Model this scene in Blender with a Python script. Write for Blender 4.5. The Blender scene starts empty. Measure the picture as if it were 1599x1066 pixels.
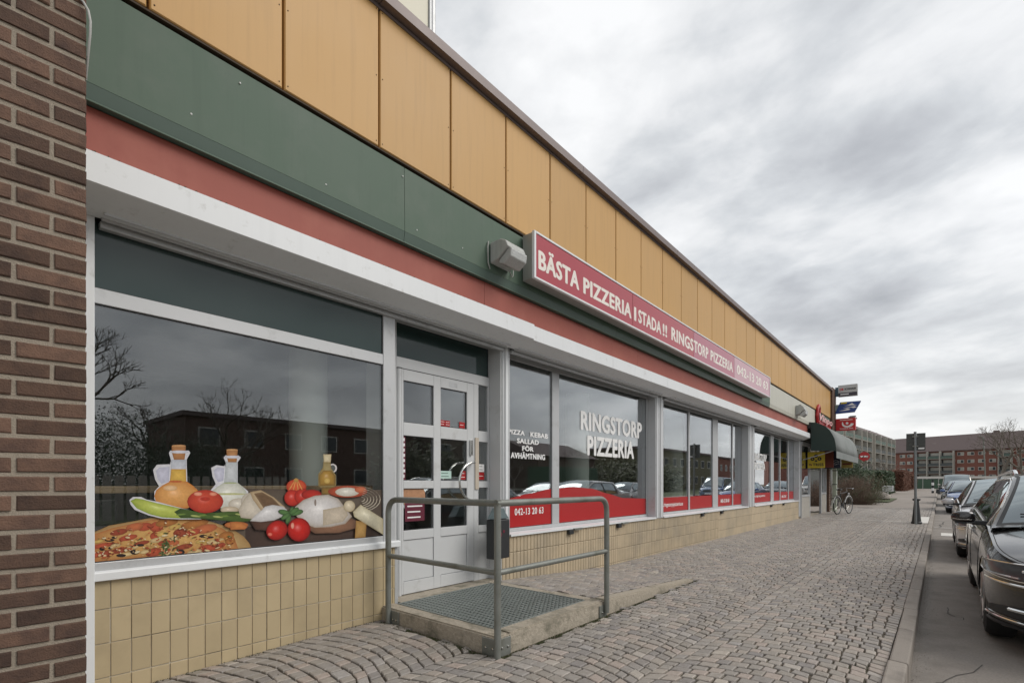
import bpy, bmesh, math, random
from mathutils import Vector, Matrix
from math import sin, cos, pi, radians, sqrt
R = random.Random(7)
scene = bpy.context.scene
COL = scene.collection

# ------------------------------------------------------------ camera, sky, sun, exposure
CAM = (3.72, 0.0, 1.24)
cd = bpy.data.cameras.new("camera"); cam = bpy.data.objects.new("camera", cd); COL.objects.link(cam)
cam.location = CAM; cam.rotation_euler = (radians(90), 0, radians(40.74))
cd.sensor_width = 36; cd.lens = 775/1599*36; cd.shift_y = (755-533)/1599.0; cd.shift_x = 0.0
cd.clip_start = 0.05; cd.clip_end = 2000
scene.camera = cam

SUN_EL, SUN_AZ = radians(42), radians(62)      # azimuth measured from +Y towards +X
w = bpy.data.worlds.new("World"); scene.world = w; w.use_nodes = True
nt = w.node_tree; nt.nodes.clear()
def N(t, typ, **kw):
    n = t.nodes.new(typ)
    for k, v in kw.items():
        if k.startswith('i_'): n.inputs[k[2:].replace('_', ' ')].default_value = v
        else: setattr(n, k, v)
    return n
def L(t, a, b): t.links.new(a, b)
def MATH(t, op, a, b=None, c=None, clamp=False):
    n = t.nodes.new('ShaderNodeMath'); n.operation = op; n.use_clamp = clamp
    for i, v in enumerate((a, b, c)):
        if v is None: continue
        if isinstance(v, (int, float)): n.inputs[i].default_value = v
        else: t.links.new(v, n.inputs[i])
    return n.outputs[0]
def RAMP(t, fac, stops):
    n = t.nodes.new('ShaderNodeValToRGB'); el = n.color_ramp.elements
    while len(el) > 1: el.remove(el[-1])
    for i, (p, c) in enumerate(stops):
        e = el[0] if i == 0 else el.new(p)
        e.position = p
        e.color = (c[0], c[1], c[2], 1) if isinstance(c, (tuple, list)) else (c, c, c, 1)
    t.links.new(fac, n.inputs[0]); return n.outputs[0]
def MIXC(t, fac, a, b, mode='MIX'):
    n = t.nodes.new('ShaderNodeMix'); n.data_type = 'RGBA'; n.blend_type = mode; n.clamp_factor = True
    for k, v in ((0, fac), (6, a), (7, b)):
        if isinstance(v, (int, float)): n.inputs[k].default_value = v
        elif isinstance(v, (tuple, list)): n.inputs[k].default_value = (v[0], v[1], v[2], 1)
        else: t.links.new(v, n.inputs[k])
    return n.outputs[2]
def NOISE(t, vec, scale, detail=4, rough=.55, dist=0.0, lac=2.0):
    n = t.nodes.new('ShaderNodeTexNoise'); n.inputs['Scale'].default_value = scale; n.inputs['Detail'].default_value = detail
    n.inputs['Roughness'].default_value = rough; n.inputs['Distortion'].default_value = dist; n.inputs['Lacunarity'].default_value = lac
    if vec is not None: t.links.new(vec, n.inputs['Vector'])
    return n.outputs['Fac']
sky = N(nt, 'ShaderNodeTexSky', sky_type='NISHITA', sun_disc=False, sun_elevation=SUN_EL, sun_rotation=SUN_AZ, air_density=1.0, dust_density=1.5)
tc = N(nt, 'ShaderNodeTexCoord'); sep = N(nt, 'ShaderNodeSeparateXYZ'); L(nt, tc.outputs['Generated'], sep.inputs[0])
zz = MATH(nt, 'ADD', MATH(nt, 'MAXIMUM', sep.outputs[2], 0.0), 0.22)
cmb = N(nt, 'ShaderNodeCombineXYZ')
L(nt, MATH(nt, 'DIVIDE', sep.outputs[0], zz), cmb.inputs[0]); L(nt, MATH(nt, 'DIVIDE', sep.outputs[1], zz), cmb.inputs[1])
mp = N(nt, 'ShaderNodeMapping'); mp.inputs['Location'].default_value = (1.9, 9.3, 0.4); mp.inputs['Rotation'].default_value = (0, 0, 0.5)
mp.inputs['Scale'].default_value = (1.0, 1.15, 1); L(nt, cmb.outputs[0], mp.inputs[0])
wv_ = N(nt, 'ShaderNodeTexNoise'); wv_.inputs['Scale'].default_value = 1.1; wv_.inputs['Detail'].default_value = 3; L(nt, mp.outputs[0], wv_.inputs['Vector'])
wm = N(nt, 'ShaderNodeVectorMath', operation='MULTIPLY_ADD'); L(nt, wv_.outputs['Color'], wm.inputs[0]); wm.inputs[1].default_value = (.35, .35, .35); L(nt, mp.outputs[0], wm.inputs[2])
n1 = NOISE(nt, wm.outputs[0], 1.25, 10, .5)
n2 = NOISE(nt, wm.outputs[0], 4.2, 8, .55)
n3 = NOISE(nt, mp.outputs[0], 0.5, 2, .5)
mp4 = N(nt, 'ShaderNodeMapping'); mp4.inputs['Scale'].default_value = (4.2, 4.2, 11); mp4.inputs['Location'].default_value = (2.3, .7, 1.1); L(nt, tc.outputs['Generated'], mp4.inputs[0])
n4 = NOISE(nt, mp4.outputs[0], 1.0, 6, .5, .3)
cl = MATH(nt, 'ADD', MATH(nt, 'MULTIPLY', MATH(nt, 'SUBTRACT', n4, .5), .21), MATH(nt, 'ADD', MATH(nt, 'MULTIPLY', n1, .57), MATH(nt, 'ADD', MATH(nt, 'MULTIPLY', n2, .18), MATH(nt, 'MULTIPLY', n3, .25))))
cc = RAMP(nt, cl, [(0.375, (.37, .385, .41)), (0.44, (.51, .525, .55)), (0.49, (.65, .67, .69)), (0.53, (.80, .81, .82)), (0.585, (.93, .935, .94))])
hz = RAMP(nt, sep.outputs[2], [(0.0, 1.0), (0.14, .45), (0.34, 0.0)])
cc2 = MIXC(nt, MATH(nt, 'MULTIPLY', hz, .62), cc, (.88, .87, .845))
bg1 = N(nt, 'ShaderNodeBackground'); bg1.inputs[1].default_value = 0.07; L(nt, sky.outputs[0], bg1.inputs[0])
bg2 = N(nt, 'ShaderNodeBackground'); bg2.inputs[1].default_value = 0.90; L(nt, cc2, bg2.inputs[0])
add = N(nt, 'ShaderNodeMixShader'); add.inputs[0].default_value = 0.9
L(nt, bg1.outputs[0], add.inputs[1]); L(nt, bg2.outputs[0], add.inputs[2])
wo = N(nt, 'ShaderNodeOutputWorld'); L(nt, add.outputs[0], wo.inputs[0])

sd = bpy.data.lights.new("sun", 'SUN'); sun = bpy.data.objects.new("sun", sd); COL.objects.link(sun)
sd.energy = 1.5; sd.angle = radians(35); sd.color = (1.0, .955, .89)
sv = Vector((sin(SUN_AZ)*cos(SUN_EL), cos(SUN_AZ)*cos(SUN_EL), sin(SUN_EL)))
sun.rotation_euler = sv.to_track_quat('Z', 'Y').to_euler()
scene.render.engine = 'CYCLES'
vs = scene.view_settings; vs.view_transform = 'Standard'; vs.look = 'None'; vs.gamma = 1; vs.use_curve_mapping = False; vs.exposure = 0.35
scene.cycles.max_bounces = 8; scene.cycles.transparent_max_bounces = 16

# ------------------------------------------------------------ materials
MATS = {}
def newmat(name):
    m = bpy.data.materials.new(name); m.use_nodes = True; t = m.node_tree; b = t.nodes['Principled BSDF']; MATS[name] = m; return m, t, b
def srgb(r, g, b):
    f = lambda c: ((c/255)/12.92 if c/255 <= .04045 else (((c/255)+.055)/1.055)**2.4)
    return (f(r), f(g), f(b))
def mat(name, col, rough=.5, metal=0.0, var=.12, scale=6.0, bump=0.0, bscale=60.0, spec=None, coat=0.0, streak=0.0, dirt=None, dscale=3.0, dlo=.5, dhi=.75, tone=0.0):
    m, t, b = newmat(name)
    tcn = N(t, 'ShaderNodeTexCoord'); V = tcn.outputs['Object']
    geo = N(t, 'ShaderNodeNewGeometry'); V = geo.outputs['Position']
    n = NOISE(t, V, scale, 5, .6)
    c = MIXC(t, n, tuple(x*(1-var) for x in col), tuple(min(1, x*(1+var)) for x in col))
    if streak > 0:
        ms = N(t, 'ShaderNodeMapping'); ms.inputs['Scale'].default_value = (22, 22, 1.2); L(t, V, ms.inputs[0])
        s = NOISE(t, ms.outputs[0], 1.0, 4, .6)
        c = MIXC(t, MATH(t, 'MULTIPLY', RAMP(t, s, [(.5, 0.0), (.72, 1.0)]), streak), c, tuple(x*.45 for x in col))
    if dirt is not None:
        d = NOISE(t, V, dscale, 7, .65)
        c = MIXC(t, RAMP(t, d, [(dlo, 0.0), (dhi, 1.0)]), c, dirt)
    if tone > 0:
        a = N(t, 'ShaderNodeAttribute', attribute_name='tone')
        c = MIXC(t, 1.0, c, RAMP(t, a.outputs['Fac'], [(0.0, 1-tone), (1.0, 1.0)]), 'MULTIPLY')
    L(t, c, b.inputs['Base Color']); b.inputs['Metallic'].default_value = metal
    rr = MATH(t, 'ADD', MATH(t, 'MULTIPLY', n, .18), rough-.09, clamp=True); L(t, rr, b.inputs['Roughness'])
    if coat: b.inputs['Coat Weight'].default_value = coat; b.inputs['Coat Roughness'].default_value = .04
    if spec is not None: b.inputs['Specular IOR Level'].default_value = spec
    if bump > 0:
        bn = N(t, 'ShaderNodeBump'); bn.inputs['Strength'].default_value = bump; bn.inputs['Distance'].default_value = .01
        L(t, NOISE(t, V, bscale, 6, .65), bn.inputs['Height']); L(t, bn.outputs[0], b.inputs['Normal'])
    return m
def glassmat(name, tint=(.8, .84, .83), f0=.07, rough=0.0, ex=2.2, wob=.0):
    m, t, b = newmat(name); t.nodes.remove(b)
    out = [n for n in t.nodes if n.type == 'OUTPUT_MATERIAL'][0]
    g = N(t, 'ShaderNodeNewGeometry'); dp = N(t, 'ShaderNodeVectorMath', operation='DOT_PRODUCT')
    L(t, g.outputs['Incoming'], dp.inputs[0]); L(t, g.outputs['Normal'], dp.inputs[1])
    a = MATH(t, 'ABSOLUTE', dp.outputs['Value'])
    F = MATH(t, 'ADD', MATH(t, 'MULTIPLY', MATH(t, 'POWER', MATH(t, 'SUBTRACT', 1.0, a, clamp=True), ex), 1-f0), f0, clamp=True)
    tr = N(t, 'ShaderNodeBsdfTransparent'); tr.inputs[0].default_value = (*tint, 1)
    gl = N(t, 'ShaderNodeBsdfGlossy'); gl.inputs['Roughness'].default_value = rough; gl.inputs[0].default_value = (.95, .97, 1, 1)
    if wob:
        bn = N(t, 'ShaderNodeBump'); bn.inputs['Strength'].default_value = wob; bn.inputs['Distance'].default_value = .02
        L(t, NOISE(t, g.outputs['Position'], 1.3, 2, .5), bn.inputs['Height']); L(t, bn.outputs[0], gl.inputs['Normal'])
    mx = N(t, 'ShaderNodeMixShader'); L(t, F, mx.inputs[0]); L(t, tr.outputs[0], mx.inputs[1]); L(t, gl.outputs[0], mx.inputs[2])
    L(t, mx.outputs[0], out.inputs[0]); return m

def attrmat(name, rough=.3):
    m, t, b = newmat(name); a = N(t, 'ShaderNodeAttribute', attribute_name='print'); 
    g = N(t, 'ShaderNodeNewGeometry'); n = NOISE(t, g.outputs['Position'], 55, 6, .7)
    c = MIXC(t, .9, a.outputs['Color'], RAMP(t, n, [(.3, .84), (.7, 1.08)]), 'MULTIPLY')
    L(t, c, b.inputs['Base Color']); b.inputs['Roughness'].default_value = rough
    return m

ALU = mat('aluminium_frame', (.50, .51, .52), .42, .25, .06, 3, dirt=(.30, .30, .29), dscale=6, dlo=.55, dhi=.85)
ALU_W = mat('white_lacquered_metal', (.72, .74, .755), .45, .0, .04, 2, streak=.07, dirt=(.42, .42, .40), dscale=9, dlo=.6, dhi=.85)
ALU_D = mat('door_lacquer_grey', (.56, .57, .575), .4, .0, .05, 2, dirt=(.38, .37, .35), dscale=4, dlo=.58, dhi=.85)
YEL = mat('ochre_cladding', (.55, .322, .112), .5, .0, .05, .8, spec=.35, streak=.13, tone=.10)
DARKY = mat('ochre_joint', (.055, .035, .02), .8)
GRN = mat('green_cladding', (.086, .130, .096), .55, .0, .10, 1.2, spec=.25, streak=.12, dirt=(.11, .145, .115), dscale=2.2, dlo=.5, dhi=.8)
GRN_D = mat('green_lip', (.062, .100, .078), .4, .0, .10, 2)  # darker green puts the shade of the down-facing fold into its colour
CRM = mat('cream_cladding', (.50, .49, .42), .45, .0, .06, 1.2, streak=.3)
RED = mat('red_cladding', (.315, .092, .070), .55, .0, .08, 1.0, spec=.25, streak=.08, dirt=(.37, .125, .092), dscale=1.6)
COP = mat('coping_brown', (.17, .135, .13), .5, .2, .1, 3)
TILE = mat('ochre_tile', (.49, .395, .245), .33, .0, .08, 3, dirt=(.40, .32, .20), dscale=2.6, dlo=.48, dhi=.8, tone=.10)
TILE2 = mat('ribbed_tile', (.50, .405, .275), .6, .0, .1, 5, streak=.2, dirt=(.34, .29, .215), dscale=1.3, dlo=.45, dhi=.75, tone=.14)
GROUT = mat('tile_grout', (.60, .56, .47), .8, dirt=(.33, .29, .22), dscale=4, dlo=.5, dhi=.62)
GROUTD = mat('tile_joint_dark', (.20, .165, .12), .85)
BRK = mat('brown_brick', (.178, .102, .070), .88, .0, .30, 28, bump=.7, bscale=140, dirt=(.085, .050, .040), dscale=9, dlo=.45, dhi=.75, tone=.55)
MRT = mat('brick_mortar', (.345, .295, .235), .95, .0, .2, 40, bump=.8, bscale=180)
CONC = mat('rough_concrete', (.37, .325, .26), .9, .0, .38, 38, bump=1.0, bscale=32, dirt=(.12, .115, .08), dscale=5, dlo=.5, dhi=.72)
SETT = mat('granite_sett', (.355, .328, .298), .68, .0, .22, 70, bump=.45, bscale=160, dirt=(.25, .215, .185), dscale=30, dlo=.5, dhi=.8, tone=.22)
def sett_colours(m):
    t = m.node_tree; b = t.nodes['Principled BSDF']; src = b.inputs['Base Color'].links[0].from_socket
    a = N(t, 'ShaderNodeAttribute', attribute_name='tone')
    c = MIXC(t, .75, src, RAMP(t, a.outputs['Fac'], [(0.0, (.80, .80, .86)), (.25, (1.0, .97, .92)), (.5, (.88, .88, .90)), (.70, (1.04, .99, .93)), (.90, (1.08, .95, .90)), (.93, (.94, .96, 1.02)), (1.0, (1.25, 1.2, 1.12))]), 'MULTIPLY')
    L(t, c, b.inputs['Base Color'])
sett_colours(SETT)
JOINT = mat('sandy_joint', (.115, .095, .07), .95, .0, .4, 60, bump=.6, bscale=200, dirt=(.06, .07, .035), dscale=1.4, dlo=.52, dhi=.7)
KERB = mat('granite_kerb', (.31, .275, .24), .8, .0, .2, 50, bump=.5, bscale=150, dirt=(.17, .15, .13), dscale=3, tone=.25)
ASPH = mat('worn_asphalt', (.245, .220, .196), .88, .0, .45, 60, bump=.7, bscale=150, dirt=(.190, .170, .150), dscale=2.6, dlo=.46, dhi=.66)
PATH = mat('pale_path_asphalt', (.27, .235, .205), .9, .0, .2, 60, bump=.3, bscale=150, dirt=(.19, .165, .145), dscale=.5)
EARTH = mat('far_ground', (.16, .145, .11), .95, .0, .3, .6, dirt=(.075, .09, .04), dscale=.15)
GALV = mat('galvanised_steel', (.235, .245, .225), .5, .45, .22, 14, dirt=(.15, .155, .13), dscale=7, dlo=.45, dhi=.7)
STEEL = mat('polished_steel', (.62, .62, .60), .18, 1.0, .05, 5)
GRATE = mat('grating_steel', (.34, .37, .355), .5, .5, .2, 10)
BLACKP = mat('black_plastic', (.022, .024, .026), .5, .0, .2, 10)
RUB = mat('tyre_rubber', (.016, .016, .016), .85, .0, .2, 20)
WHITEV = mat('white_vinyl', (.80, .80, .79), .5, .0, .03, 3)
REDV = mat('red_vinyl', (.38, .013, .014), .35, .0, .05, 2)
MARO = mat('maroon_print', (.12, .012, .03), .5)
GLASS = glassmat('window_glass', tint=(.9, .92, .91), f0=.10, wob=.012)
GLASS_T = mat('dark_teal_spandrel', (.034, .056, .054), .08, .0, .1, 2)
WALLI = mat('interior_wall', (.30, .31, .30), .9)
WALLD = mat('interior_dark', (.045, .045, .045), .9)
COLM = mat('white_column', (.72, .76, .73), .7, .0, .03, 2)
WOOD = mat('light_wood', (.38, .26, .15), .5, .0, .15, 8)
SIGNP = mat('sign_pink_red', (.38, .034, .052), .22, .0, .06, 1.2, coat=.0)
SIGNQ = mat('sign_pink_glare', (.40, .10, .15), .22, .0, .1, 1.5)  # paler base colour carries the grazing glare on the third sign panel
SIGNR = mat('sign_pink_far_glare', (.52, .28, .33), .22, .0, .14, 2.5)  # palest pink: strongest glare, put into the colour of the farthest panel
SIGNT = mat('sign_letter_cream', (.78, .72, .66), .4)
SIGNH = mat('sign_housing', (.36, .36, .34), .45, .3, .15, 4, streak=.3)
LAMPG = mat('prismatic_glass', (.42, .43, .42), .2, .0, .3, 60, bump=.5, bscale=60)

# ------------------------------------------------------------ mesh helpers
class MB:
    def __init__(s): s.v = []; s.f = []; s.a = []; s.cur = .5
    def add(s, vs, fs):
        o = len(s.v); s.v += [tuple(p) for p in vs]
        for f in fs: s.f.append(tuple(i+o for i in f)); s.a.append(s.cur)
        return s
    def box(s, x0, x1, y0, y1, z0, z1):
        return s.add([(x0,y0,z0),(x1,y0,z0),(x1,y1,z0),(x0,y1,z0),(x0,y0,z1),(x1,y0,z1),(x1,y1,z1),(x0,y1,z1)],
                     [(0,3,2,1),(4,5,6,7),(0,1,5,4),(1,2,6,5),(2,3,7,6),(3,0,4,7)])
    def slab(s, x0, x1, y0, y1, z0, z1, c):
        """box with its +X face chamfered by c (pieces set on the facade)"""
        return s.add([(x0,y0,z0),(x0,y1,z0),(x0,y1,z1),(x0,y0,z1),(x1-c,y0,z0),(x1-c,y1,z0),(x1-c,y1,z1),(x1-c,y0,z1),
                      (x1,y0+c,z0+c),(x1,y1-c,z0+c),(x1,y1-c,z1-c),(x1,y0+c,z1-c)],
                     [(0,3,2,1),(0,1,5,4),(1,2,6,5),(2,3,7,6),(3,0,4,7),(4,5,9,8),(5,6,10,9),(6,7,11,10),(7,4,8,11),(8,9,10,11)])
    def tube(s, pts, r, n=10, cap=True, r1=None):
        pts = [Vector(p) for p in pts]; m = len(pts); o = len(s.v); up = None
        for i, p in enumerate(pts):
            if i == 0: d = pts[1]-pts[0]
            elif i == m-1: d = pts[-1]-pts[-2]
            else: d = (pts[i+1]-pts[i]).normalized()+(pts[i]-pts[i-1]).normalized()
            if d.length < 1e-9: d = Vector((0,0,1))
            d.normalize()
            if up is None: up = d.orthogonal().normalized()
            up = (up-d*up.dot(d))
            if up.length < 1e-6: up = d.orthogonal()
            up.normalize(); sd_ = d.cross(up)
            rr = r if r1 is None else r+(r1-r)*i/(m-1)
            for k in range(n):
                a = 2*pi*k/n; s.v.append(tuple(p+up*(cos(a)*rr)+sd_*(sin(a)*rr)))
        for i in range(m-1):
            for k in range(n):
                a = o+i*n+k; b = o+i*n+(k+1) % n; s.f.append((a, b, b+n, a+n)); s.a.append(s.cur)
        if cap:
            s.f.append(tuple(o+k for k in range(n))[::-1]); s.a.append(s.cur)
            s.f.append(tuple(o+(m-1)*n+k for k in range(n))); s.a.append(s.cur)
        return s
    def prism(s, poly, axis, a0, a1):
        """extrude a 2-D polygon along axis 'x','y' or 'z' (poly in the other two, in xyz order)"""
        n = len(poly)
        def P(p, a):
            return (a, p[0], p[1]) if axis == 'x' else (p[0], a, p[1]) if axis == 'y' else (p[0], p[1], a)
        vs = [P(p, a0) for p in poly]+[P(p, a1) for p in poly]
        fs = [tuple(range(n))[::-1], tuple(range(n, 2*n))]+[(i, (i+1) % n, n+(i+1) % n, n+i) for i in range(n)]
        return s.add(vs, fs)
    def lathe(s, prof, c=(0,0,0), n=24, axis='z'):
        o = len(s.v)
        for r, h in prof:
            for k in range(n):
                a = 2*pi*k/n
                if axis == 'z': p = (c[0]+r*cos(a), c[1]+r*sin(a), c[2]+h)
                elif axis == 'x': p = (c[0]+h, c[1]+r*cos(a), c[2]+r*sin(a))
                else: p = (c[0]+r*cos(a), c[1]+h, c[2]+r*sin(a))
                s.v.append(p)
        for i in range(len(prof)-1):
            for k in range(n):
                a = o+i*n+k; b = o+i*n+(k+1) % n; s.f.append((a, b, b+n, a+n)); s.a.append(s.cur)
        s.f.append(tuple(o+k for k in range(n))[::-1]); s.a.append(s.cur)
        s.f.append(tuple(o+(len(prof)-1)*n+k for k in range(n))); s.a.append(s.cur)
        return s
    def mesh(s, name, m):
        me = bpy.data.meshes.new(name); me.from_pydata(s.v, [], s.f)
        at = me.attributes.new('tone', 'FLOAT', 'FACE'); at.data.foreach_set('value', s.a)
        bm = bmesh.new(); bm.from_mesh(me); bmesh.ops.recalc_face_normals(bm, faces=bm.faces); bm.to_mesh(me); bm.free()
        if m: me.materials.append(m)
        me.update(); return me
    def build(s, name, m, parent=None, smooth=False, bevel=0, kind=None, label=None, seg=2):
        o = bpy.data.objects.new(name, s.mesh(name, m)); COL.objects.link(o); o.parent = parent
        if smooth:
            for p in o.data.polygons: p.use_smooth = True
            e = o.modifiers.new('edge', 'EDGE_SPLIT'); e.split_angle = radians(38)
        if bevel:
            b = o.modifiers.new('bevel', 'BEVEL'); b.width = bevel; b.segments = seg; b.limit_method = 'ANGLE'
        if kind: o['kind'] = kind
        if label: o['label'] = label
        return o
def obj(name, me, parent=None):
    o = bpy.data.objects.new(name, me); COL.objects.link(o); o.parent = parent; return o
def thing(name, label, cat, loc=(0,0,0), rz=0, group=None):
    o = bpy.data.objects.new(name, None); COL.objects.link(o); o.location = loc; o.rotation_euler = (0,0,rz)
    o.empty_display_size = .2; o['label'] = label; o['category'] = cat
    if group: o['group'] = group
    return o
def tag(o, label=None, cat=None, group=None, kind=None):
    if label: o['label'] = label
    if cat: o['category'] = cat
    if group: o['group'] = group
    if kind: o['kind'] = kind
    return o
def kids(o): return [c for c in COL.objects if c.parent == o]
def copy_tree(o, parent=None):
    c = o.copy(); COL.objects.link(c); c.parent = parent
    for ch in kids(o): copy_tree(ch, c)
    return c
def text(s_, x, y0, y1, z0, z1, m, parent, name='lettering', th=.001, bold=.02, axis='x', italic=0.0, heavy=.035):
    """lettering fitted to a rectangle on a plane facing +X (text runs to +Y); axis 'y': plane facing -Y, text runs to +X (x = plane y, y0..y1 = x range)"""
    cu = bpy.data.curves.new('lettering', 'FONT'); cu.body = s_; cu.offset = min(bold, .012); cu.extrude = 0; cu.resolution_u = 3; cu.shear = italic; cu.space_character = 1.08
    to = bpy.data.objects.new('tmp', cu); COL.objects.link(to); bpy.context.view_layer.update()
    me = bpy.data.meshes.new_from_object(to.evaluated_get(bpy.context.evaluated_depsgraph_get()))
    bpy.data.objects.remove(to)
    co = [v.co.copy() for v in me.vertices]; fs = [tuple(p.vertices) for p in me.polygons]; bpy.data.meshes.remove(me)
    xa, xb, ya, yb = min(c.x for c in co), max(c.x for c in co), min(c.y for c in co), max(c.y for c in co)
    hv = heavy if bold > .015 else heavy*.35
    V = []; F = []; sh = [(0, 0), (-hv, 0), (hv, 0), (0, hv*.5), (0, -hv*.5)] if hv > .02 else [(-hv, 0), (hv, 0)]
    for k, (dx, dy) in enumerate(sh):        # heavier strokes: the outline repeated side by side, each a hair prouder
        o = len(V); d = th*(1+.12*k)
        for c in co:
            a = y0+(c.x+dx-xa)/(xb-xa)*(y1-y0); b = z0+(c.y+dy-ya)/(yb-ya)*(z1-z0)
            V.append((x+d, a, b) if axis == 'x' else (a, x-d, b))
        for f in fs: F.append(tuple(i+o for i in f))
    me = bpy.data.meshes.new(name); me.from_pydata(V, [], F); me.materials.append(m); return obj(name, me, parent)

def sm(a, b, x):
    t = max(0., min(1., (x-a)/(b-a))); return t*t*(3-2*t)
def gz(y):      # the street climbs slightly far off
    return .03+.32*sm(25, 80, y)+.15*sm(70, 140, y)
# ------------------------------------------------------------ ground, road, pavement
def grid(xs, ys, zf):
    b = MB(); n = len(ys)
    b.v = [(x, y, zf(x, y)) for x in xs for y in ys]
    for i in range(len(xs)-1):
        for j in range(n-1):
            b.f.append((i*n+j, (i+1)*n+j, (i+1)*n+j+1, i*n+j+1)); b.a.append(.5)
    return b
YS = [-40,-10,0,10,20,25]+list(range(30,150,6))+[160,200,260]
g = grid([-700,-200,-60,-20,0,3.45,12,40,120,700], [-300,-100]+YS+[400,900], lambda x, y: gz(y)-.22)
tag(g.build('ground', EARTH), kind='structure')
road = grid([3.56,11.5], YS, lambda x, y: gz(y)-.13)
tag(road.build('road', ASPH), kind='structure')
def slab_h(x, y):      # top of the paved ramp beside the entrance landing
    return .17+(.035-.17)*max(0, min(1, (y-4.03)/2.3))
def pave_h(x, y):
    return .03*sm(.2, 2.4, y)+.02*sm(1.0, 2.4, y)*(1-sm(.3, 2.2, x))*(1-sm(3.5, 7, y)) + (.0 if y < 30 else gz(y)-.03)
def paved(x, y):
    if x < .004 or x > 3.435: return None
    if y < .42 and x < 1.02: return None
    if x < 1.40 and 2.53 < y < 4.05: return None
    if x < 1.25 and 4.05 <= y < 6.2: return slab_h(x, y)
    if x < 1.39 and 4.05 <= y < 6.2: return None
    return pave_h(x, y)
pv = grid([-.4,0,.35,.7,1.05,1.4,1.8,2.4,3.0,3.45], [-3,-1,0,.5,1,1.5,2,2.5,3,3.5,4,4.5,5,5.5,6,7,8,10,14,20,25,31], lambda x, y: pave_h(x, y)-.016)
pavement = tag(pv.build('pavement', JOINT), kind='structure')
rs = MB(); rs.add([(0,4.05,slab_h(0,4.05)-.014),(1.26,4.05,slab_h(0,4.05)-.014),(1.26,6.28,slab_h(0,6.3)-.014),(0,6.28,slab_h(0,6.3)-.014)], [(0,1,2,3)])
rs.build('ramp_bed', JOINT, pavement)
PP = grid([-14,-4,0,3.45], [31]+[v for v in YS if v > 31 and v < 130], lambda x, y: gz(y)+.0)
tag(PP.build('path', PATH), kind='structure')
PQ = grid([-30,-14,-.45], [25.4,28,31], lambda x, y: gz(y)-.012)
tag(PQ.build('yard', PATH), kind='structure')

# arcs of granite setts
Fv = (-sin(radians(40.74)), cos(radians(40.74))); Rv = (cos(radians(40.74)), sin(radians(40.74)))
def depth_in_view(x, y, z):
    dx, dy = x-CAM[0], y-CAM[1]; t = dx*Fv[0]+dy*Fv[1]; u = dx*Rv[0]+dy*Rv[1]
    if t < .4: return None
    px = 799.5+775*u/t; py = 755-775*(z-CAM[2])/t
    return t if (-20 < px < 1619 and py < 1090) else None
setts = []
BW = 3.46/3; AM = 26; RAD = BW/2/sin(radians(AM)); PIT = .096
for band in range(3):
    xc = BW*(band+.5)+.0
    nj = int((31.2+1.6)/PIT)
    for j in range(nj):
        n = 13 if j % 2 else 12
        yj = -1.6+j*PIT
        amax = radians(AM)
        cuts = [-amax+2*amax*(i+(R.uniform(-.2, .2) if 0 < i < n else 0)+(0)) / n for i in range(n+1)]
        for i in range(n):
            def P(a, dj, e=0):
                jj = j+dj; wob = .010*sin(a*9+jj*.8+band*3)+.006*sin(a*19+jj*1.3)+.03*sin(jj*.09+band*2.1)
                return (xc+RAD*sin(a), yj+dj*PIT+RAD*cos(a)-RAD*.72+wob)
            a0, a1 = cuts[i], cuts[i+1]
            gap = .0042+R.random()*.0042
            q = [P(a0, 0), P(a1, 0), P(a1, 1), P(a0, 1)]
            cxq = sum(p[0] for p in q)/4; cyq = sum(p[1] for p in q)/4
            h = paved(cxq, cyq)
            if h is None or cyq > 30.9 or cyq < -1.2: continue
            qq = []
            for p in q:
                dx, dy = cxq-p[0], cyq-p[1]; l = sqrt(dx*dx+dy*dy)
                k = gap*1.35/l
                qq.append((p[0]+dx*k+R.uniform(-.005, .005), p[1]+dy*k+R.uniform(-.005, .005)))
            qq = [(min(max(p[0], .004), 3.452), p[1]) for p in qq]
            setts.append((cxq, cyq, h, qq, R.random()))
def sett_mesh(b, cx, cy, h, q, tone, o=(0,0,0)):
    b.cur = tone
    tx, ty = R.uniform(-.03, .03), R.uniform(-.03, .03); hh = h+R.uniform(-.002, .002)
    def Z(p, d): return hh+d+(p[0]-cx)*tx+(p[1]-cy)*ty
    ins = [(p[0]+(cx-p[0])*.14, p[1]+(cy-p[1])*.14) for p in q]
    vs = [(p[0]-o[0], p[1]-o[1], Z(p, 0)-o[2]) for p in ins]+[(p[0]-o[0], p[1]-o[1], Z(p, -.0042)-o[2]) for p in q]+[(p[0]-o[0], p[1]-o[1], Z(p, -.03)-o[2]) for p in q]
    fs = [(0,1,2,3)]+[(k, 4+k, 4+(k+1) % 4, (k+1) % 4) for k in range(4)]+[(4+k, 8+k, 8+(k+1) % 4, 4+(k+1) % 4) for k in range(4)]
    b.add(vs, fs)
vis = []
for s_ in setts:
    t = depth_in_view(s_[0], s_[1], s_[2]); vis.append((t if t else 1e9, s_))
vis.sort(key=lambda q: q[0])
for t, s_ in vis[:300]:
    b = MB(); sett_mesh(b, *s_, o=(s_[0], s_[1], s_[2])); ob = b.build('sett', SETT, pavement); ob.location = (s_[0], s_[1], s_[2])
b = MB()
for t, s_ in vis[300:]: sett_mesh(b, *s_)
b.build('setts', SETT, pavement, kind='stuff')
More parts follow.
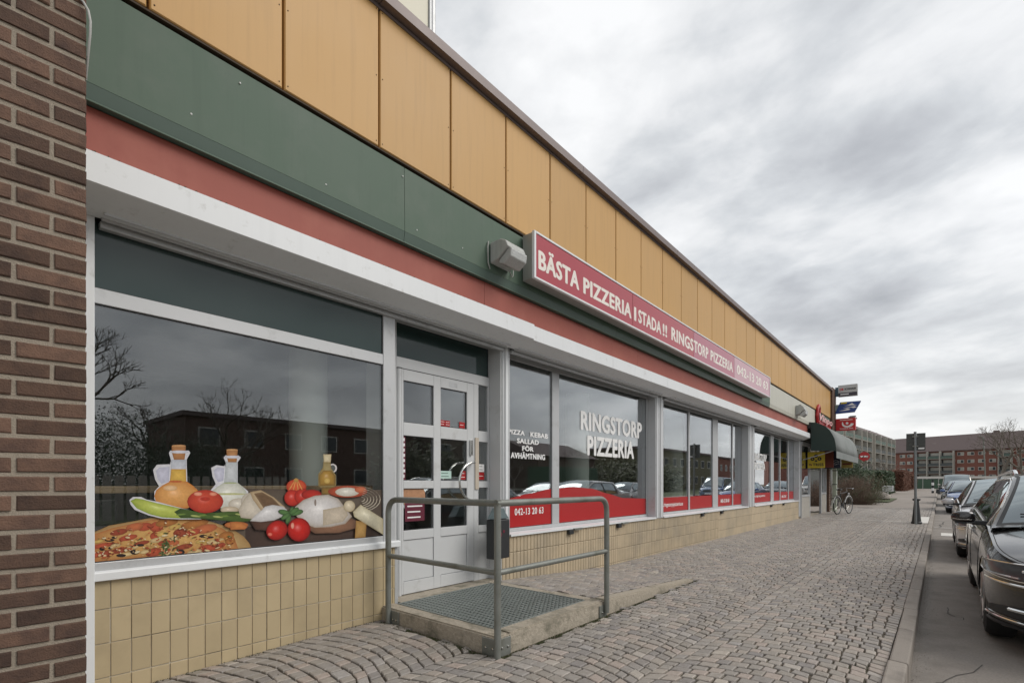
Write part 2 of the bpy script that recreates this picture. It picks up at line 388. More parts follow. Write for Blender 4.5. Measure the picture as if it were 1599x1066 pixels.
# grit and fallen leaf crumbs in the corners
b = MB()
for i in range(700):
    c = R.random()
    if c < .35: x, y = 1.42+abs(R.gauss(0, .035)), R.uniform(2.5, 6.2)
    elif c < .6: x, y = R.uniform(.1, 1.4), 2.54-abs(R.gauss(0, .03))
    elif c < .85: x, y = abs(R.gauss(0, .02))+.01, R.uniform(.6, 2.5)
    else: x, y = R.uniform(.4, 3.4), R.uniform(.6, 9)
    h = paved(x, y)
    if h is None: continue
    s = R.uniform(.002, .007); a = R.random()*6
    b.cur = R.random()
    b.add([(x+s*cos(a), y+s*sin(a), h+.001), (x+s*cos(a+2.1), y+s*sin(a+2.1), h+.001), (x+s*cos(a+4.2), y+s*sin(a+4.2), h+.001), (x, y, h+.001+s*.9)], [(0,1,3),(1,2,3),(2,0,3)])
tag(b.build('grit', JOINT), kind='stuff')
moss = mat('moss', (.05, .058, .022), .95, .0, .4, 40)
b = MB()
for i in range(1500):
    c = R.random()
    if c < .55:
        y = R.uniform(2.5, 6.3); x = 1.405+abs(R.gauss(0, .014))
    elif c < .8: x = R.uniform(.05, 1.4); y = 2.522-abs(R.gauss(0, .014))
    else: x = .006+abs(R.gauss(0, .010)); y = R.uniform(.9, 2.5)
    h = pave_h(x, y)+.0; s = R.uniform(.004, .010); a = R.random()*6
    b.add([(x+s*cos(a), y+s*sin(a), h-.012), (x+s*cos(a+2.1), y+s*sin(a+2.1), h-.012), (x+s*cos(a+4.2), y+s*sin(a+4.2), h-.012), (x, y, h+.0+s*.5)], [(0,1,3),(1,2,3),(2,0,3)])
tag(b.build('moss', moss), kind='stuff')

# kerb stones
kerb = tag(grid([3.46,3.565], [-4,130], lambda x, y: -.25).build('kerb', CONC), kind='structure')
y = -2.2
while y < 120:
    l = R.uniform(.9, 1.25) if y < 40 else 12
    b = MB(); b.cur = R.random(); hz_ = pave_h(0, y) if y < 30 else gz(y); h2 = pave_h(0, y+l) if y+l < 30 else gz(y+l)
    j = R.uniform(-.004, .004)
    b.add([(3.457+j,y+.004,hz_-.3),(3.563+j,y+.004,hz_-.3),(3.563+j,y+l-.004,h2-.3),(3.457+j,y+l-.004,h2-.3),(3.457+j,y+.004,hz_+.006),(3.563+j,y+.004,hz_-.002),(3.563+j,y+l-.004,h2-.002),(3.457+j,y+l-.004,h2+.006)],
          [(0,3,2,1),(4,5,6,7),(0,1,5,4),(1,2,6,5),(2,3,7,6),(3,0,4,7)])
    b.build('kerb_stone', KERB, kerb, bevel=.012); y += l
# paint and patches
WP = mat('worn_white_paint', (.62, .60, .56), .7, .0, .15, 20)
MK = MB()
def strip(b, x0, y0, x1, y1, wd, zf, dz):
    d = Vector((x1-x0, y1-y0)).normalized(); nx, ny = -d.y*wd/2, d.x*wd/2
    b.add([(x0+nx,y0+ny,zf(x0,y0)+dz),(x0-nx,y0-ny,zf(x0,y0)+dz),(x1-nx,y1-ny,zf(x1,y1)+dz),(x1+nx,y1+ny,zf(x1,y1)+dz)], [(0,1,2,3)])
strip(MK, .2, 20.3, 1.3, 20.06, .09, lambda x, y: pave_h(x, y), .009); strip(MK, 1.3, 20.06, 3.1, 20.04, .09, lambda x, y: pave_h(x, y), .009)
tag(MK.build('line_marking', WP), kind='structure')
MK = MB(); MK.box(3.20, 3.45, 19.75, 23.4, .0, .043); tag(MK.build('white_concrete_slab', WP), kind='structure')
MK = MB(); strip(MK, 3.6, 20.0, 6.0, 20.0, .10, lambda x, y: gz(y)-.13, .006); MK.add([(3.75,16.9,-.094),(4.0,16.9,-.094),(4.0,17.9,-.094),(3.75,17.9,-.094)], [(0,1,2,3)])
tag(MK.build('parking_marking', WP), kind='structure')
TAR = mat('asphalt_patch', (.075, .068, .062), .9, .0, .3, 80, bump=.5, bscale=200)
MK = MB(); MK.add([(4.6,7.5,-.096),(5.6,7.4,-.096),(5.7,12.,-.096),(4.7,12.2,-.096)], [(0,1,2,3)])
for k in range(3):
    pts = [(3.7+k*.5, 20+k*4)]
    for i in range(8):
        pts.append((pts[-1][0]+R.uniform(-.05, .1), pts[-1][1]+R.uniform(.3, .6)))
    for i in range(7): strip(MK, pts[i][0], pts[i][1], pts[i+1][0], pts[i+1][1], .03, lambda x, y: gz(y)-.13, .006)
tag(MK.build('asphalt_repair', TAR), kind='structure')

# opposite side of the street (seen in the windows)
ps = grid([11.5,14.5], YS, lambda x, y: gz(y)+.0); tag(ps.build('opposite_pavement', PATH), kind='structure')
GRASS = mat('grass_verge', (.07, .085, .035), .95, .0, .4, 20, bump=.4, bscale=40)
gs = grid([14.5,33], YS, lambda x, y: gz(y)-.02); tag(gs.build('lawn', GRASS), kind='structure')

# ------------------------------------------------------------ entrance landing
land = thing('entrance_landing', 'raised concrete entrance landing with steel grating and a sloping kerb wall', 'landing', (0, 2.55, 0))
def lb(b, name, m, **k):
    o = b.build(name, m, land, **k); o.location = (0, -2.55, 0); return o
def rough_slab(x0, x1, y0, y1, z0, z1a, z1b, n=26, seed=1):
    rr = random.Random(seed); bm = bmesh.new()
    bmesh.ops.create_cube(bm, size=1)
    for v in bm.verts:
        x = x0 if v.co.x < 0 else x1; y = y0 if v.co.y < 0 else y1
        z = z0 if v.co.z < 0 else (z1a if v.co.y < 0 else z1b); v.co = (x, y, z)
    bmesh.ops.bevel(bm, geom=[e for e in bm.edges if all(v.co.z > (z0+.001) for v in e.verts)], offset=.012, segments=2, affect='EDGES')
    bmesh.ops.subdivide_edges(bm, edges=[e for e in bm.edges if e.calc_length() > .2], cuts=n, use_grid_fill=True)
    for v in bm.verts:
        if v.co.z > z0+.01: v.co += Vector((rr.uniform(-1, 1), rr.uniform(-1, 1), rr.uniform(-1, .6)))*.0004
    return bm
def bm_obj(name, bm, m, parent, loc=(0,0,0)):
    bmesh.ops.recalc_face_normals(bm, faces=bm.faces)
    me = bpy.data.meshes.new(name); bm.to_mesh(me); bm.free(); me.materials.append(m); me.attributes.new('tone', 'FLOAT', 'FACE'); o = obj(name, me, parent); o.location = loc; return o
LL = (0, -2.55, 0)
# frame of concrete round the grating
bm_obj('concrete_edge', rough_slab(-.02, 1.37, 2.56, 2.70, -.15, .168, .168, seed=1), CONC, land, LL)
bm_obj('concrete_edge', rough_slab(1.235, 1.374, 2.703, 4.03, -.15, .168, .168, seed=2), CONC, land, LL)
bm_obj('concrete_edge', rough_slab(-.02, 1.233, 3.92, 4.048, -.15, .166, .166, n=14, seed=3), CONC, land, LL)
bm_obj('ramp_kerb', rough_slab(1.26, 1.372, 4.034, 6.25, -.15, .172, .040, n=30, seed=4), CONC, land, LL)
b = MB(); b.box(-.26, .035, 2.74, 3.917, -.1, .172); b.box(-.26, -.021, 3.918, 4.119, -.1, .168); lb(b, 'threshold_strip', CONC)
b = MB(); b.box(.03, 1.24, 2.70, 3.92, .06, .10); lb(b, 'pit_floor', mat('pit_dirt', (.20, .20, .18), .9, .0, .3, 12, dirt=(.09, .09, .08), dscale=5))
b = MB()
for i in range(31):
    x = .037+i*1.196/30; b.box(x-.002, x+.002, 2.703, 3.917, .135, .166)
lb(b, 'grating_bars', GRATE, kind='stuff')
b = MB()
for i in range(21):
    yy = 2.705+i*1.21/20; b.box(.037, 1.233, yy-.0025, yy+.0025, .140, .1672)
lb(b, 'grating_cross_rods', GRATE, kind='stuff')
b = MB(); b.box(.036,1.234,2.7035,2.708,.13,.17); b.box(.036,1.234,3.912,3.9165,.13,.17); b.box(.0365,.041,2.709,3.911,.13,.17); b.box(1.229,1.2335,2.709,3.911,.13,.17); lb(b, 'grating_frame', GRATE)

# handrail of galvanised tube
rail = thing('handrail', 'galvanised steel tube handrail bent around the entrance landing', 'handrail', (1.40, 2.52, 0))
def rb(b, name, m=GALV, **k):
    o = b.build(name, m, rail, smooth=True, **k); o.location = (-1.40, -2.52, 0); return o
rt = .0245
def bend(p0, p1, p2, r, n=8):
    p0, p1, p2 = map(Vector, (p0, p1, p2)); a = (p0-p1).normalized(); c = (p2-p1).normalized()
    s, e = p1+a*r, p1+c*r
    return [(s*(1-t)**2+p1*2*t*(1-t)+e*t*t) for t in [i/n for i in range(n+1)]]
TZ, MZ = 1.106, .625
CX, CY = 1.405, 2.535
b = MB(); b.tube([(.135, CY, .02)]+bend((.135, CY, 0), (.135, CY, TZ), (CX, CY, TZ), .13)+[(CX+.02, CY, TZ)], rt, 14); rb(b, 'end_post')
b = MB(); b.tube([(CX, CY, -.01), (CX, CY, TZ-.01)], rt, 14); rb(b, 'corner_post')
b = MB(); b.tube([(CX, CY-.018, TZ)]+bend((CX, CY, TZ), (CX, 4.02, TZ), (CX, 4.02, 0), .13)+[(CX, 4.02, .06)], rt, 14); rb(b, 'end_post')
b = MB(); b.tube([(.135, CY, MZ), (CX, CY, MZ)], rt*.86, 12); rb(b, 'mid_rail')
b = MB(); b.tube([(CX, CY, MZ), (CX, 4.02, MZ)], rt*.86, 12); rb(b, 'mid_rail')
def plate(x0, x1, y0, y1, z0, z1, nx):
    b = MB(); b.box(x0, x1, y0, y1, z0, z1); o = b.build('base_plate', GALV, rail, bevel=.014, seg=3); o.location = (-1.40, -2.52, 0)
    for (fx, fz) in ((.3, .5), (.75, .5)):
        c = MB()
        if nx: c.lathe([(.009, 0), (.009, -.008), (.004, -.010)], (x0+(x1-x0)*fx, y0, z0+(z1-z0)*fz), 8, 'y')
        else: c.lathe([(.009, 0), (.009, .008), (.004, .010)], (x1, y0+(y1-y0)*fx, z0+(z1-z0)*fz), 8, 'x')
        c.build('bolt', STEEL, o)
plate(.155, .26, 2.548, 2.556, .015, .155, True)
plate(1.24, 1.39, 2.546, 2.555, .02, .15, True)
plate(1.378, 1.386, 2.56, 2.70, .02, .15, False)
plate(1.378, 1.386, 3.93, 4.06, .0, .13, False)

# loose grit on the road and in the gutter
b = MB()
for i in range(2600):
    if i < 1500: x = 3.575+abs(R.gauss(0, .05)); y = R.uniform(2.5, 16)
    else: x = R.uniform(3.6, 6.0); y = 2.6+(R.random()**1.6)*9
    h = gz(y)-.13 if y > 25 else -.10
    s = R.uniform(.002, .0055)*(1.6 if R.random() < .05 else 1); a = R.random()*6
    b.add([(x+s*cos(a), y+s*sin(a), h), (x+s*cos(a+2.1), y+s*sin(a+2.1), h), (x+s*cos(a+4.2), y+s*sin(a+4.2), h), (x, y, h+s*.9)], [(0,1,3),(1,2,3),(2,0,3)])
tag(b.build('road_grit', KERB), kind='stuff')
MK = MB()
for (x0, y0, n_, dx) in ((3.62, 9.2, 9, .12), (3.9, 6.6, 7, -.03), (3.7, 4.4, 6, .05)):
    pts = [(x0, y0)]
    for i in range(n_): pts.append((pts[-1][0]+dx+R.uniform(-.04, .04), pts[-1][1]+R.uniform(-.02, .16)))
    for p, q in zip(pts, pts[1:]): strip(MK, p[0], p[1], q[0], q[1], .008, lambda x, y: -.10, .0035)
tag(MK.build('asphalt_cracks', TAR), kind='structure')
DECAL=[([(1.312,1.189),(1.442,1.206),(1.899,1.197),(2.575,1.186),(2.578,0.784),(1.899,0.776),(1.597,0.779),(1.312,0.775)],(112,100,88),(92,78,68),0),
([(1.433,0.935),(1.899,0.935),(2.564,0.942),(2.578,0.784),(1.795,0.775),(1.433,0.774)],(88,70,62),(72,58,52),0),
([(0.592,0.956),(0.67,0.993),(0.81,1.016),(0.933,1.039),(1.049,1.037),(1.187,0.995),(1.334,0.937),(1.42,0.87),(1.46,0.816),(1.472,0.782),(1.005,0.777),(0.593,0.778)],(214,182,128),(176,138,88),0),
([(0.593,0.944),(0.682,0.976),(0.81,1.004),(0.947,1.025),(1.005,1.033),(1.155,0.99),(1.284,0.936),(1.36,0.866),(1.385,0.788),(1.005,0.781),(0.593,0.782)],(222,176,108),(190,120,70),0),
([(0.884,0.981),(0.88,0.966),(0.864,0.953),(0.842,0.947),(0.821,0.95),(0.807,0.96),(0.805,0.974),(0.815,0.988),(0.834,0.998),(0.856,1.0),(0.875,0.994)],(196,92,64),(160,75,52),0),
([(0.943,0.976),(0.94,0.957),(0.926,0.942),(0.905,0.936),(0.885,0.941),(0.871,0.954),(0.868,0.973),(0.877,0.99),(0.895,1.001),(0.916,1.002),(0.934,0.993)],(196,92,64),(160,75,52),0),
([(0.919,0.916),(0.917,0.902),(0.909,0.892),(0.896,0.888),(0.883,0.891),(0.873,0.902),(0.871,0.916),(0.876,0.928),(0.887,0.936),(0.901,0.936),(0.913,0.929)],(196,92,64),(160,75,52),0),
([(0.761,0.958),(0.755,0.947),(0.738,0.936),(0.714,0.931),(0.691,0.931),(0.676,0.938),(0.675,0.948),(0.686,0.959),(0.708,0.968),(0.732,0.971),(0.752,0.967)],(168,80,56),(137,65,45),0),
([(0.809,0.922),(0.803,0.911),(0.784,0.901),(0.757,0.895),(0.733,0.895),(0.717,0.901),(0.716,0.911),(0.729,0.921),(0.752,0.93),(0.779,0.933),(0.8,0.93)],(196,92,64),(160,75,52),0),
([(0.84,0.985),(0.834,0.971),(0.816,0.958),(0.791,0.952),(0.768,0.954),(0.752,0.962),(0.75,0.976),(0.762,0.99),(0.784,0.999),(0.809,1.002),(0.83,0.997)],(206,118,76),(168,96,62),0),
([(1.025,1.007),(1.018,0.989),(0.992,0.974),(0.957,0.966),(0.924,0.967),(0.903,0.977),(0.901,0.992),(0.917,1.009),(0.948,1.022),(0.983,1.026),(1.012,1.02)],(188,124,66),(154,101,54),0),
([(1.201,0.989),(1.19,0.972),(1.156,0.955),(1.11,0.946),(1.067,0.945),(1.04,0.954),(1.037,0.969),(1.06,0.986),(1.1,1.0),(1.147,1.006),(1.185,1.002)],(188,124,66),(154,101,54),0),
([(1.074,0.929),(1.07,0.912),(1.055,0.899),(1.033,0.893),(1.012,0.897),(0.998,0.909),(0.995,0.925),(1.004,0.94),(1.023,0.95),(1.046,0.952),(1.065,0.944)],(168,80,56),(137,65,45),0),
([(1.254,0.95),(1.245,0.932),(1.215,0.916),(1.174,0.907),(1.135,0.909),(1.111,0.919),(1.108,0.936),(1.127,0.953),(1.163,0.966),(1.205,0.97),(1.239,0.965)],(206,118,76),(168,96,62),0),
([(1.154,0.929),(1.149,0.916),(1.131,0.905),(1.106,0.899),(1.083,0.901),(1.067,0.909),(1.065,0.921),(1.077,0.933),(1.099,0.942),(1.124,0.944),(1.145,0.939)],(196,92,64),(160,75,52),0),
([(1.307,0.825),(1.295,0.809),(1.259,0.795),(1.211,0.787),(1.166,0.788),(1.138,0.796),(1.136,0.81),(1.159,0.825),(1.202,0.836),(1.251,0.841),(1.29,0.837)],(196,92,64),(160,75,52),0),
([(1.359,0.886),(1.354,0.867),(1.335,0.852),(1.308,0.846),(1.281,0.85),(1.264,0.864),(1.26,0.882),(1.272,0.899),(1.296,0.911),(1.324,0.912),(1.347,0.903)],(188,124,66),(154,101,54),0),
([(0.694,0.886),(0.686,0.877),(0.664,0.868),(0.634,0.862),(0.606,0.861),(0.589,0.865),(0.588,0.873),(0.603,0.882),(0.63,0.89),(0.66,0.894),(0.684,0.892)],(196,92,64),(160,75,52),0),
([(0.7,0.834),(0.696,0.822),(0.682,0.812),(0.662,0.807),(0.643,0.809),(0.63,0.817),(0.629,0.829),(0.638,0.84),(0.656,0.847),(0.676,0.849),(0.693,0.844)],(168,80,56),(137,65,45),0),
([(0.645,0.832),(0.642,0.822),(0.63,0.814),(0.614,0.81),(0.598,0.812),(0.588,0.818),(0.587,0.828),(0.594,0.837),(0.609,0.843),(0.625,0.844),(0.639,0.84)],(196,92,64),(160,75,52),0),
([(0.77,0.848),(0.764,0.837),(0.745,0.828),(0.719,0.823),(0.695,0.823),(0.68,0.829),(0.678,0.839),(0.691,0.849),(0.714,0.857),(0.74,0.86),(0.761,0.856)],(168,80,56),(137,65,45),0),
([(0.726,0.877),(0.723,0.87),(0.713,0.865),(0.699,0.862),(0.686,0.862),(0.678,0.866),(0.677,0.872),(0.684,0.879),(0.696,0.883),(0.71,0.885),(0.721,0.882)],(232,204,150),(190,167,122),0),
([(0.936,0.818),(0.932,0.803),(0.914,0.791),(0.889,0.785),(0.866,0.788),(0.85,0.799),(0.848,0.814),(0.859,0.828),(0.881,0.837),(0.906,0.839),(0.927,0.832)],(196,92,64),(160,75,52),0),
([(0.87,0.882),(0.865,0.874),(0.849,0.866),(0.827,0.862),(0.806,0.862),(0.794,0.866),(0.792,0.873),(0.803,0.881),(0.823,0.887),(0.845,0.89),(0.863,0.888)],(168,80,56),(137,65,45),0),
([(0.982,0.87),(0.978,0.859),(0.965,0.85),(0.945,0.846),(0.927,0.848),(0.915,0.855),(0.913,0.865),(0.922,0.875),(0.939,0.882),(0.959,0.884),(0.975,0.879)],(196,92,64),(160,75,52),0),
([(1.03,0.865),(1.027,0.854),(1.014,0.845),(0.996,0.841),(0.978,0.843),(0.967,0.851),(0.965,0.861),(0.974,0.871),(0.99,0.878),(1.008,0.879),(1.023,0.874)],(206,118,76),(168,96,62),0),
([(1.108,0.838),(1.101,0.828),(1.08,0.818),(1.052,0.813),(1.025,0.814),(1.009,0.819),(1.007,0.829),(1.021,0.839),(1.046,0.847),(1.075,0.849),(1.098,0.846)],(168,80,56),(137,65,45),0),
([(0.997,0.811),(0.993,0.797),(0.98,0.785),(0.961,0.781),(0.942,0.784),(0.929,0.795),(0.927,0.809),(0.936,0.822),(0.952,0.831),(0.972,0.831),(0.989,0.824)],(232,204,150),(190,167,122),0),
([(1.162,0.796),(1.157,0.786),(1.138,0.777),(1.113,0.772),(1.09,0.774),(1.075,0.78),(1.073,0.79),(1.085,0.8),(1.107,0.807),(1.133,0.809),(1.153,0.805)],(232,204,150),(190,167,122),0),
([(1.299,0.856),(1.292,0.844),(1.269,0.834),(1.238,0.828),(1.209,0.829),(1.191,0.836),(1.189,0.847),(1.204,0.859),(1.231,0.867),(1.263,0.87),(1.288,0.866)],(232,204,150),(190,167,122),0),
([(0.816,0.858),(0.812,0.851),(0.799,0.844),(0.782,0.84),(0.765,0.841),(0.754,0.845),(0.753,0.852),(0.762,0.859),(0.778,0.864),(0.796,0.866),(0.81,0.864)],(232,204,150),(190,167,122),0),
([(0.961,0.926),(0.958,0.917),(0.947,0.909),(0.932,0.905),(0.917,0.907),(0.908,0.913),(0.906,0.922),(0.913,0.931),(0.927,0.938),(0.942,0.939),(0.955,0.935)],(226,190,110),(185,155,90),0),
([(0.94,0.892),(0.935,0.883),(0.922,0.875),(0.903,0.871),(0.885,0.872),(0.874,0.878),(0.872,0.886),(0.881,0.894),(0.898,0.901),(0.917,0.903),(0.933,0.899)],(232,204,150),(190,167,122),0),
([(1.033,0.895),(1.03,0.887),(1.019,0.88),(1.003,0.877),(0.988,0.878),(0.978,0.883),(0.977,0.891),(0.984,0.898),(0.998,0.904),(1.014,0.905),(1.028,0.902)],(232,204,150),(190,167,122),0),
([(1.198,0.862),(1.193,0.854),(1.177,0.847),(1.156,0.843),(1.136,0.843),(1.123,0.848),(1.122,0.854),(1.133,0.862),(1.152,0.868),(1.173,0.87),(1.191,0.867)],(226,190,110),(185,155,90),0),
([(0.79,0.818),(0.785,0.81),(0.769,0.804),(0.748,0.8),(0.729,0.8),(0.716,0.804),(0.715,0.811),(0.726,0.818),(0.745,0.823),(0.766,0.826),(0.783,0.823)],(232,204,150),(190,167,122),0),
([(0.645,0.908),(0.642,0.902),(0.632,0.897),(0.619,0.894),(0.607,0.894),(0.599,0.897),(0.598,0.902),(0.605,0.908),(0.617,0.912),(0.63,0.914),(0.64,0.912)],(226,190,110),(185,155,90),0),
([(0.867,0.822),(0.864,0.815),(0.855,0.81),(0.842,0.807),(0.83,0.808),(0.822,0.812),(0.821,0.819),(0.827,0.825),(0.839,0.83),(0.852,0.83),(0.862,0.828)],(232,204,150),(190,167,122),0),
([(1.367,0.845),(1.364,0.832),(1.352,0.822),(1.333,0.818),(1.316,0.821),(1.304,0.83),(1.301,0.843),(1.309,0.855),(1.325,0.863),(1.344,0.863),(1.36,0.857)],(188,124,66),(154,101,54),0),
([(1.041,0.969),(1.036,0.959),(1.022,0.95),(1.002,0.946),(0.984,0.946),(0.972,0.953),(0.97,0.962),(0.979,0.972),(0.997,0.979),(1.017,0.981),(1.033,0.977)],(226,190,110),(185,155,90),0),
([(0.697,0.905),(0.691,0.9),(0.677,0.898),(0.661,0.9),(0.651,0.906),(0.651,0.912),(0.661,0.915),(0.677,0.915),(0.691,0.911)],(52,42,42),(34,28,30),0),
([(0.709,0.92),(0.705,0.915),(0.697,0.913),(0.688,0.915),(0.682,0.919),(0.682,0.924),(0.688,0.927),(0.697,0.927),(0.705,0.924)],(52,42,42),(34,28,30),0),
([(0.652,0.857),(0.648,0.85),(0.641,0.847),(0.632,0.849),(0.626,0.856),(0.626,0.864),(0.632,0.869),(0.641,0.87),(0.648,0.865)],(52,42,42),(34,28,30),0),
([(0.686,0.859),(0.684,0.854),(0.678,0.852),(0.671,0.853),(0.667,0.858),(0.667,0.863),(0.671,0.867),(0.678,0.867),(0.684,0.864)],(52,42,42),(34,28,30),0),
([(0.818,0.821),(0.812,0.812),(0.798,0.808),(0.782,0.811),(0.772,0.821),(0.772,0.832),(0.782,0.839),(0.798,0.839),(0.812,0.832)],(52,42,42),(34,28,30),0),
([(0.752,0.808),(0.746,0.802),(0.732,0.8),(0.716,0.803),(0.705,0.809),(0.705,0.816),(0.716,0.82),(0.732,0.819),(0.746,0.814)],(52,42,42),(34,28,30),0),
([(0.842,0.861),(0.838,0.856),(0.827,0.855),(0.814,0.857),(0.806,0.862),(0.806,0.867),(0.814,0.871),(0.827,0.871),(0.838,0.867)],(52,42,42),(34,28,30),0),
([(1.192,0.889),(1.186,0.882),(1.171,0.88),(1.155,0.883),(1.144,0.889),(1.144,0.896),(1.155,0.901),(1.171,0.901),(1.186,0.896)],(52,42,42),(34,28,30),0),
([(1.231,0.878),(1.225,0.874),(1.211,0.873),(1.195,0.875),(1.184,0.88),(1.184,0.885),(1.195,0.888),(1.211,0.887),(1.225,0.884)],(52,42,42),(34,28,30),0),
([(1.06,0.796),(1.055,0.786),(1.042,0.781),(1.027,0.785),(1.017,0.795),(1.017,0.806),(1.027,0.814),(1.042,0.815),(1.055,0.808)],(52,42,42),(34,28,30),0),
([(0.803,0.863),(0.801,0.86),(0.796,0.858),(0.789,0.86),(0.785,0.863),(0.785,0.867),(0.789,0.869),(0.796,0.87),(0.801,0.867)],(52,42,42),(34,28,30),0),
([(0.968,0.812),(0.963,0.819),(0.957,0.837),(0.957,0.847),(0.963,0.839),(0.968,0.821)],(84,104,56),(84,104,56),0),
([(0.965,0.822),(0.962,0.832),(0.964,0.85),(0.967,0.859),(0.97,0.849),(0.969,0.831)],(66,84,46),(66,84,46),0),
([(0.988,0.882),(0.98,0.886),(0.968,0.898),(0.964,0.907),(0.972,0.904),(0.984,0.891)],(106,120,70),(106,120,70),0),
([(0.919,0.795),(0.924,0.803),(0.936,0.813),(0.944,0.815),(0.94,0.807),(0.927,0.797)],(66,84,46),(66,84,46),0),
([(0.963,0.778),(0.967,0.786),(0.98,0.796),(0.988,0.798),(0.983,0.79),(0.971,0.78)],(66,84,46),(66,84,46),0),
([(0.976,0.848),(0.969,0.854),(0.96,0.869),(0.958,0.879),(0.965,0.873),(0.974,0.858)],(106,120,70),(106,120,70),0),
([(0.995,0.891),(1.0,0.899),(1.013,0.908),(1.022,0.91),(1.017,0.902),(1.003,0.893)],(66,84,46),(66,84,46),0),
([(0.986,0.802),(0.987,0.812),(0.994,0.828),(1.0,0.835),(1.0,0.825),(0.993,0.809)],(106,120,70),(106,120,70),0),
([(0.972,0.805),(0.965,0.811),(0.954,0.825),(0.951,0.835),(0.959,0.83),(0.969,0.815)],(106,120,70),(106,120,70),0),
([(0.973,0.832),(0.966,0.838),(0.956,0.853),(0.953,0.862),(0.961,0.857),(0.971,0.842)],(106,120,70),(106,120,70),0),
([(1.001,0.864),(0.998,0.873),(0.997,0.892),(1.0,0.901),(1.003,0.892),(1.004,0.873)],(66,84,46),(66,84,46),0),
([(0.945,0.816),(0.94,0.824),(0.937,0.843),(0.938,0.852),(0.943,0.844),(0.946,0.825)],(84,104,56),(84,104,56),0),
([(0.96,0.787),(0.952,0.786),(0.937,0.79),(0.929,0.796),(0.937,0.797),(0.953,0.793)],(84,104,56),(84,104,56),0),
([(0.873,0.81),(0.87,0.819),(0.869,0.837),(0.872,0.846),(0.875,0.836),(0.875,0.818)],(106,120,70),(106,120,70),0),
([(0.922,0.84),(0.929,0.844),(0.944,0.846),(0.953,0.843),(0.945,0.838),(0.93,0.837)],(84,104,56),(84,104,56),0),
([(1.012,0.793),(1.011,0.803),(1.017,0.82),(1.022,0.827),(1.023,0.817),(1.017,0.8)],(66,84,46),(66,84,46),0),
([(0.948,0.802),(0.95,0.811),(0.96,0.824),(0.967,0.829),(0.965,0.819),(0.955,0.806)],(66,84,46),(66,84,46),0),
([(0.958,0.845),(0.951,0.851),(0.943,0.867),(0.941,0.877),(0.948,0.871),(0.956,0.855)],(84,104,56),(84,104,56),0),
([(0.953,0.852),(0.951,0.862),(0.954,0.879),(0.959,0.887),(0.96,0.878),(0.957,0.86)],(84,104,56),(84,104,56),0),
([(1.018,0.772),(1.01,0.778),(1.0,0.793),(0.997,0.803),(1.005,0.797),(1.015,0.782)],(84,104,56),(84,104,56),0),
([(0.988,0.82),(0.994,0.827),(1.008,0.834),(1.017,0.834),(1.011,0.827),(0.996,0.82)],(66,84,46),(66,84,46),0),
([(0.971,0.923),(0.963,0.92),(0.947,0.923),(0.939,0.927),(0.947,0.93),(0.963,0.928)],(66,84,46),(66,84,46),0),
([(0.949,0.812),(0.949,0.822),(0.955,0.838),(0.961,0.845),(0.96,0.835),(0.955,0.818)],(106,120,70),(106,120,70),0),
([(0.952,0.839),(0.952,0.849),(0.956,0.866),(0.961,0.874),(0.962,0.864),(0.958,0.846)],(66,84,46),(66,84,46),0),
([(0.953,0.804),(0.951,0.814),(0.955,0.831),(0.96,0.839),(0.961,0.829),(0.957,0.811)],(84,104,56),(84,104,56),0),
([(0.975,0.837),(0.967,0.835),(0.952,0.839),(0.944,0.845),(0.952,0.846),(0.968,0.842)],(84,104,56),(84,104,56),0),
([(0.914,0.803),(0.921,0.807),(0.937,0.809),(0.945,0.806),(0.937,0.801),(0.922,0.8)],(106,120,70),(106,120,70),0),
([(1.03,0.767),(1.025,0.776),(1.02,0.794),(1.02,0.804),(1.026,0.796),(1.031,0.777)],(84,104,56),(84,104,56),0),
([(0.959,0.822),(0.962,0.831),(0.971,0.845),(0.978,0.85),(0.976,0.841),(0.967,0.827)],(106,120,70),(106,120,70),0),
([(0.97,0.857),(0.962,0.856),(0.947,0.859),(0.939,0.865),(0.947,0.866),(0.963,0.863)],(66,84,46),(66,84,46),0),
([(0.956,0.857),(0.948,0.855),(0.933,0.858),(0.926,0.863),(0.934,0.865),(0.949,0.862)],(106,120,70),(106,120,70),0),
([(0.931,0.776),(0.931,0.786),(0.937,0.802),(0.943,0.809),(0.943,0.799),(0.937,0.782)],(84,104,56),(84,104,56),0),
([(0.947,0.825),(0.941,0.833),(0.936,0.851),(0.936,0.861),(0.942,0.853),(0.947,0.835)],(84,104,56),(84,104,56),0),
([(0.961,0.793),(0.961,0.803),(0.967,0.82),(0.973,0.826),(0.973,0.816),(0.967,0.8)],(66,84,46),(66,84,46),0),
([(1.2,0.848),(1.198,0.844),(1.193,0.843),(1.188,0.845),(1.186,0.849),(1.188,0.852),(1.193,0.853),(1.198,0.851)],(232,206,160),(232,206,160),0),
([(1.154,0.869),(1.15,0.867),(1.145,0.869),(1.14,0.873),(1.138,0.876),(1.141,0.877),(1.147,0.876),(1.152,0.872)],(200,104,66),(200,104,66),0),
([(1.005,0.796),(0.999,0.794),(0.986,0.798),(0.974,0.805),(0.97,0.812),(0.977,0.814),(0.989,0.81),(1.001,0.803)],(228,186,120),(228,186,120),0),
([(1.11,0.95),(1.107,0.947),(1.102,0.948),(1.097,0.952),(1.096,0.955),(1.099,0.958),(1.104,0.957),(1.109,0.953)],(228,186,120),(228,186,120),0),
([(1.26,0.769),(1.255,0.766),(1.247,0.768),(1.241,0.773),(1.239,0.779),(1.243,0.781),(1.251,0.779),(1.258,0.774)],(200,104,66),(200,104,66),0),
([(0.824,0.906),(0.821,0.901),(0.812,0.898),(0.803,0.899),(0.799,0.903),(0.802,0.908),(0.81,0.911),(0.82,0.911)],(214,150,88),(214,150,88),0),
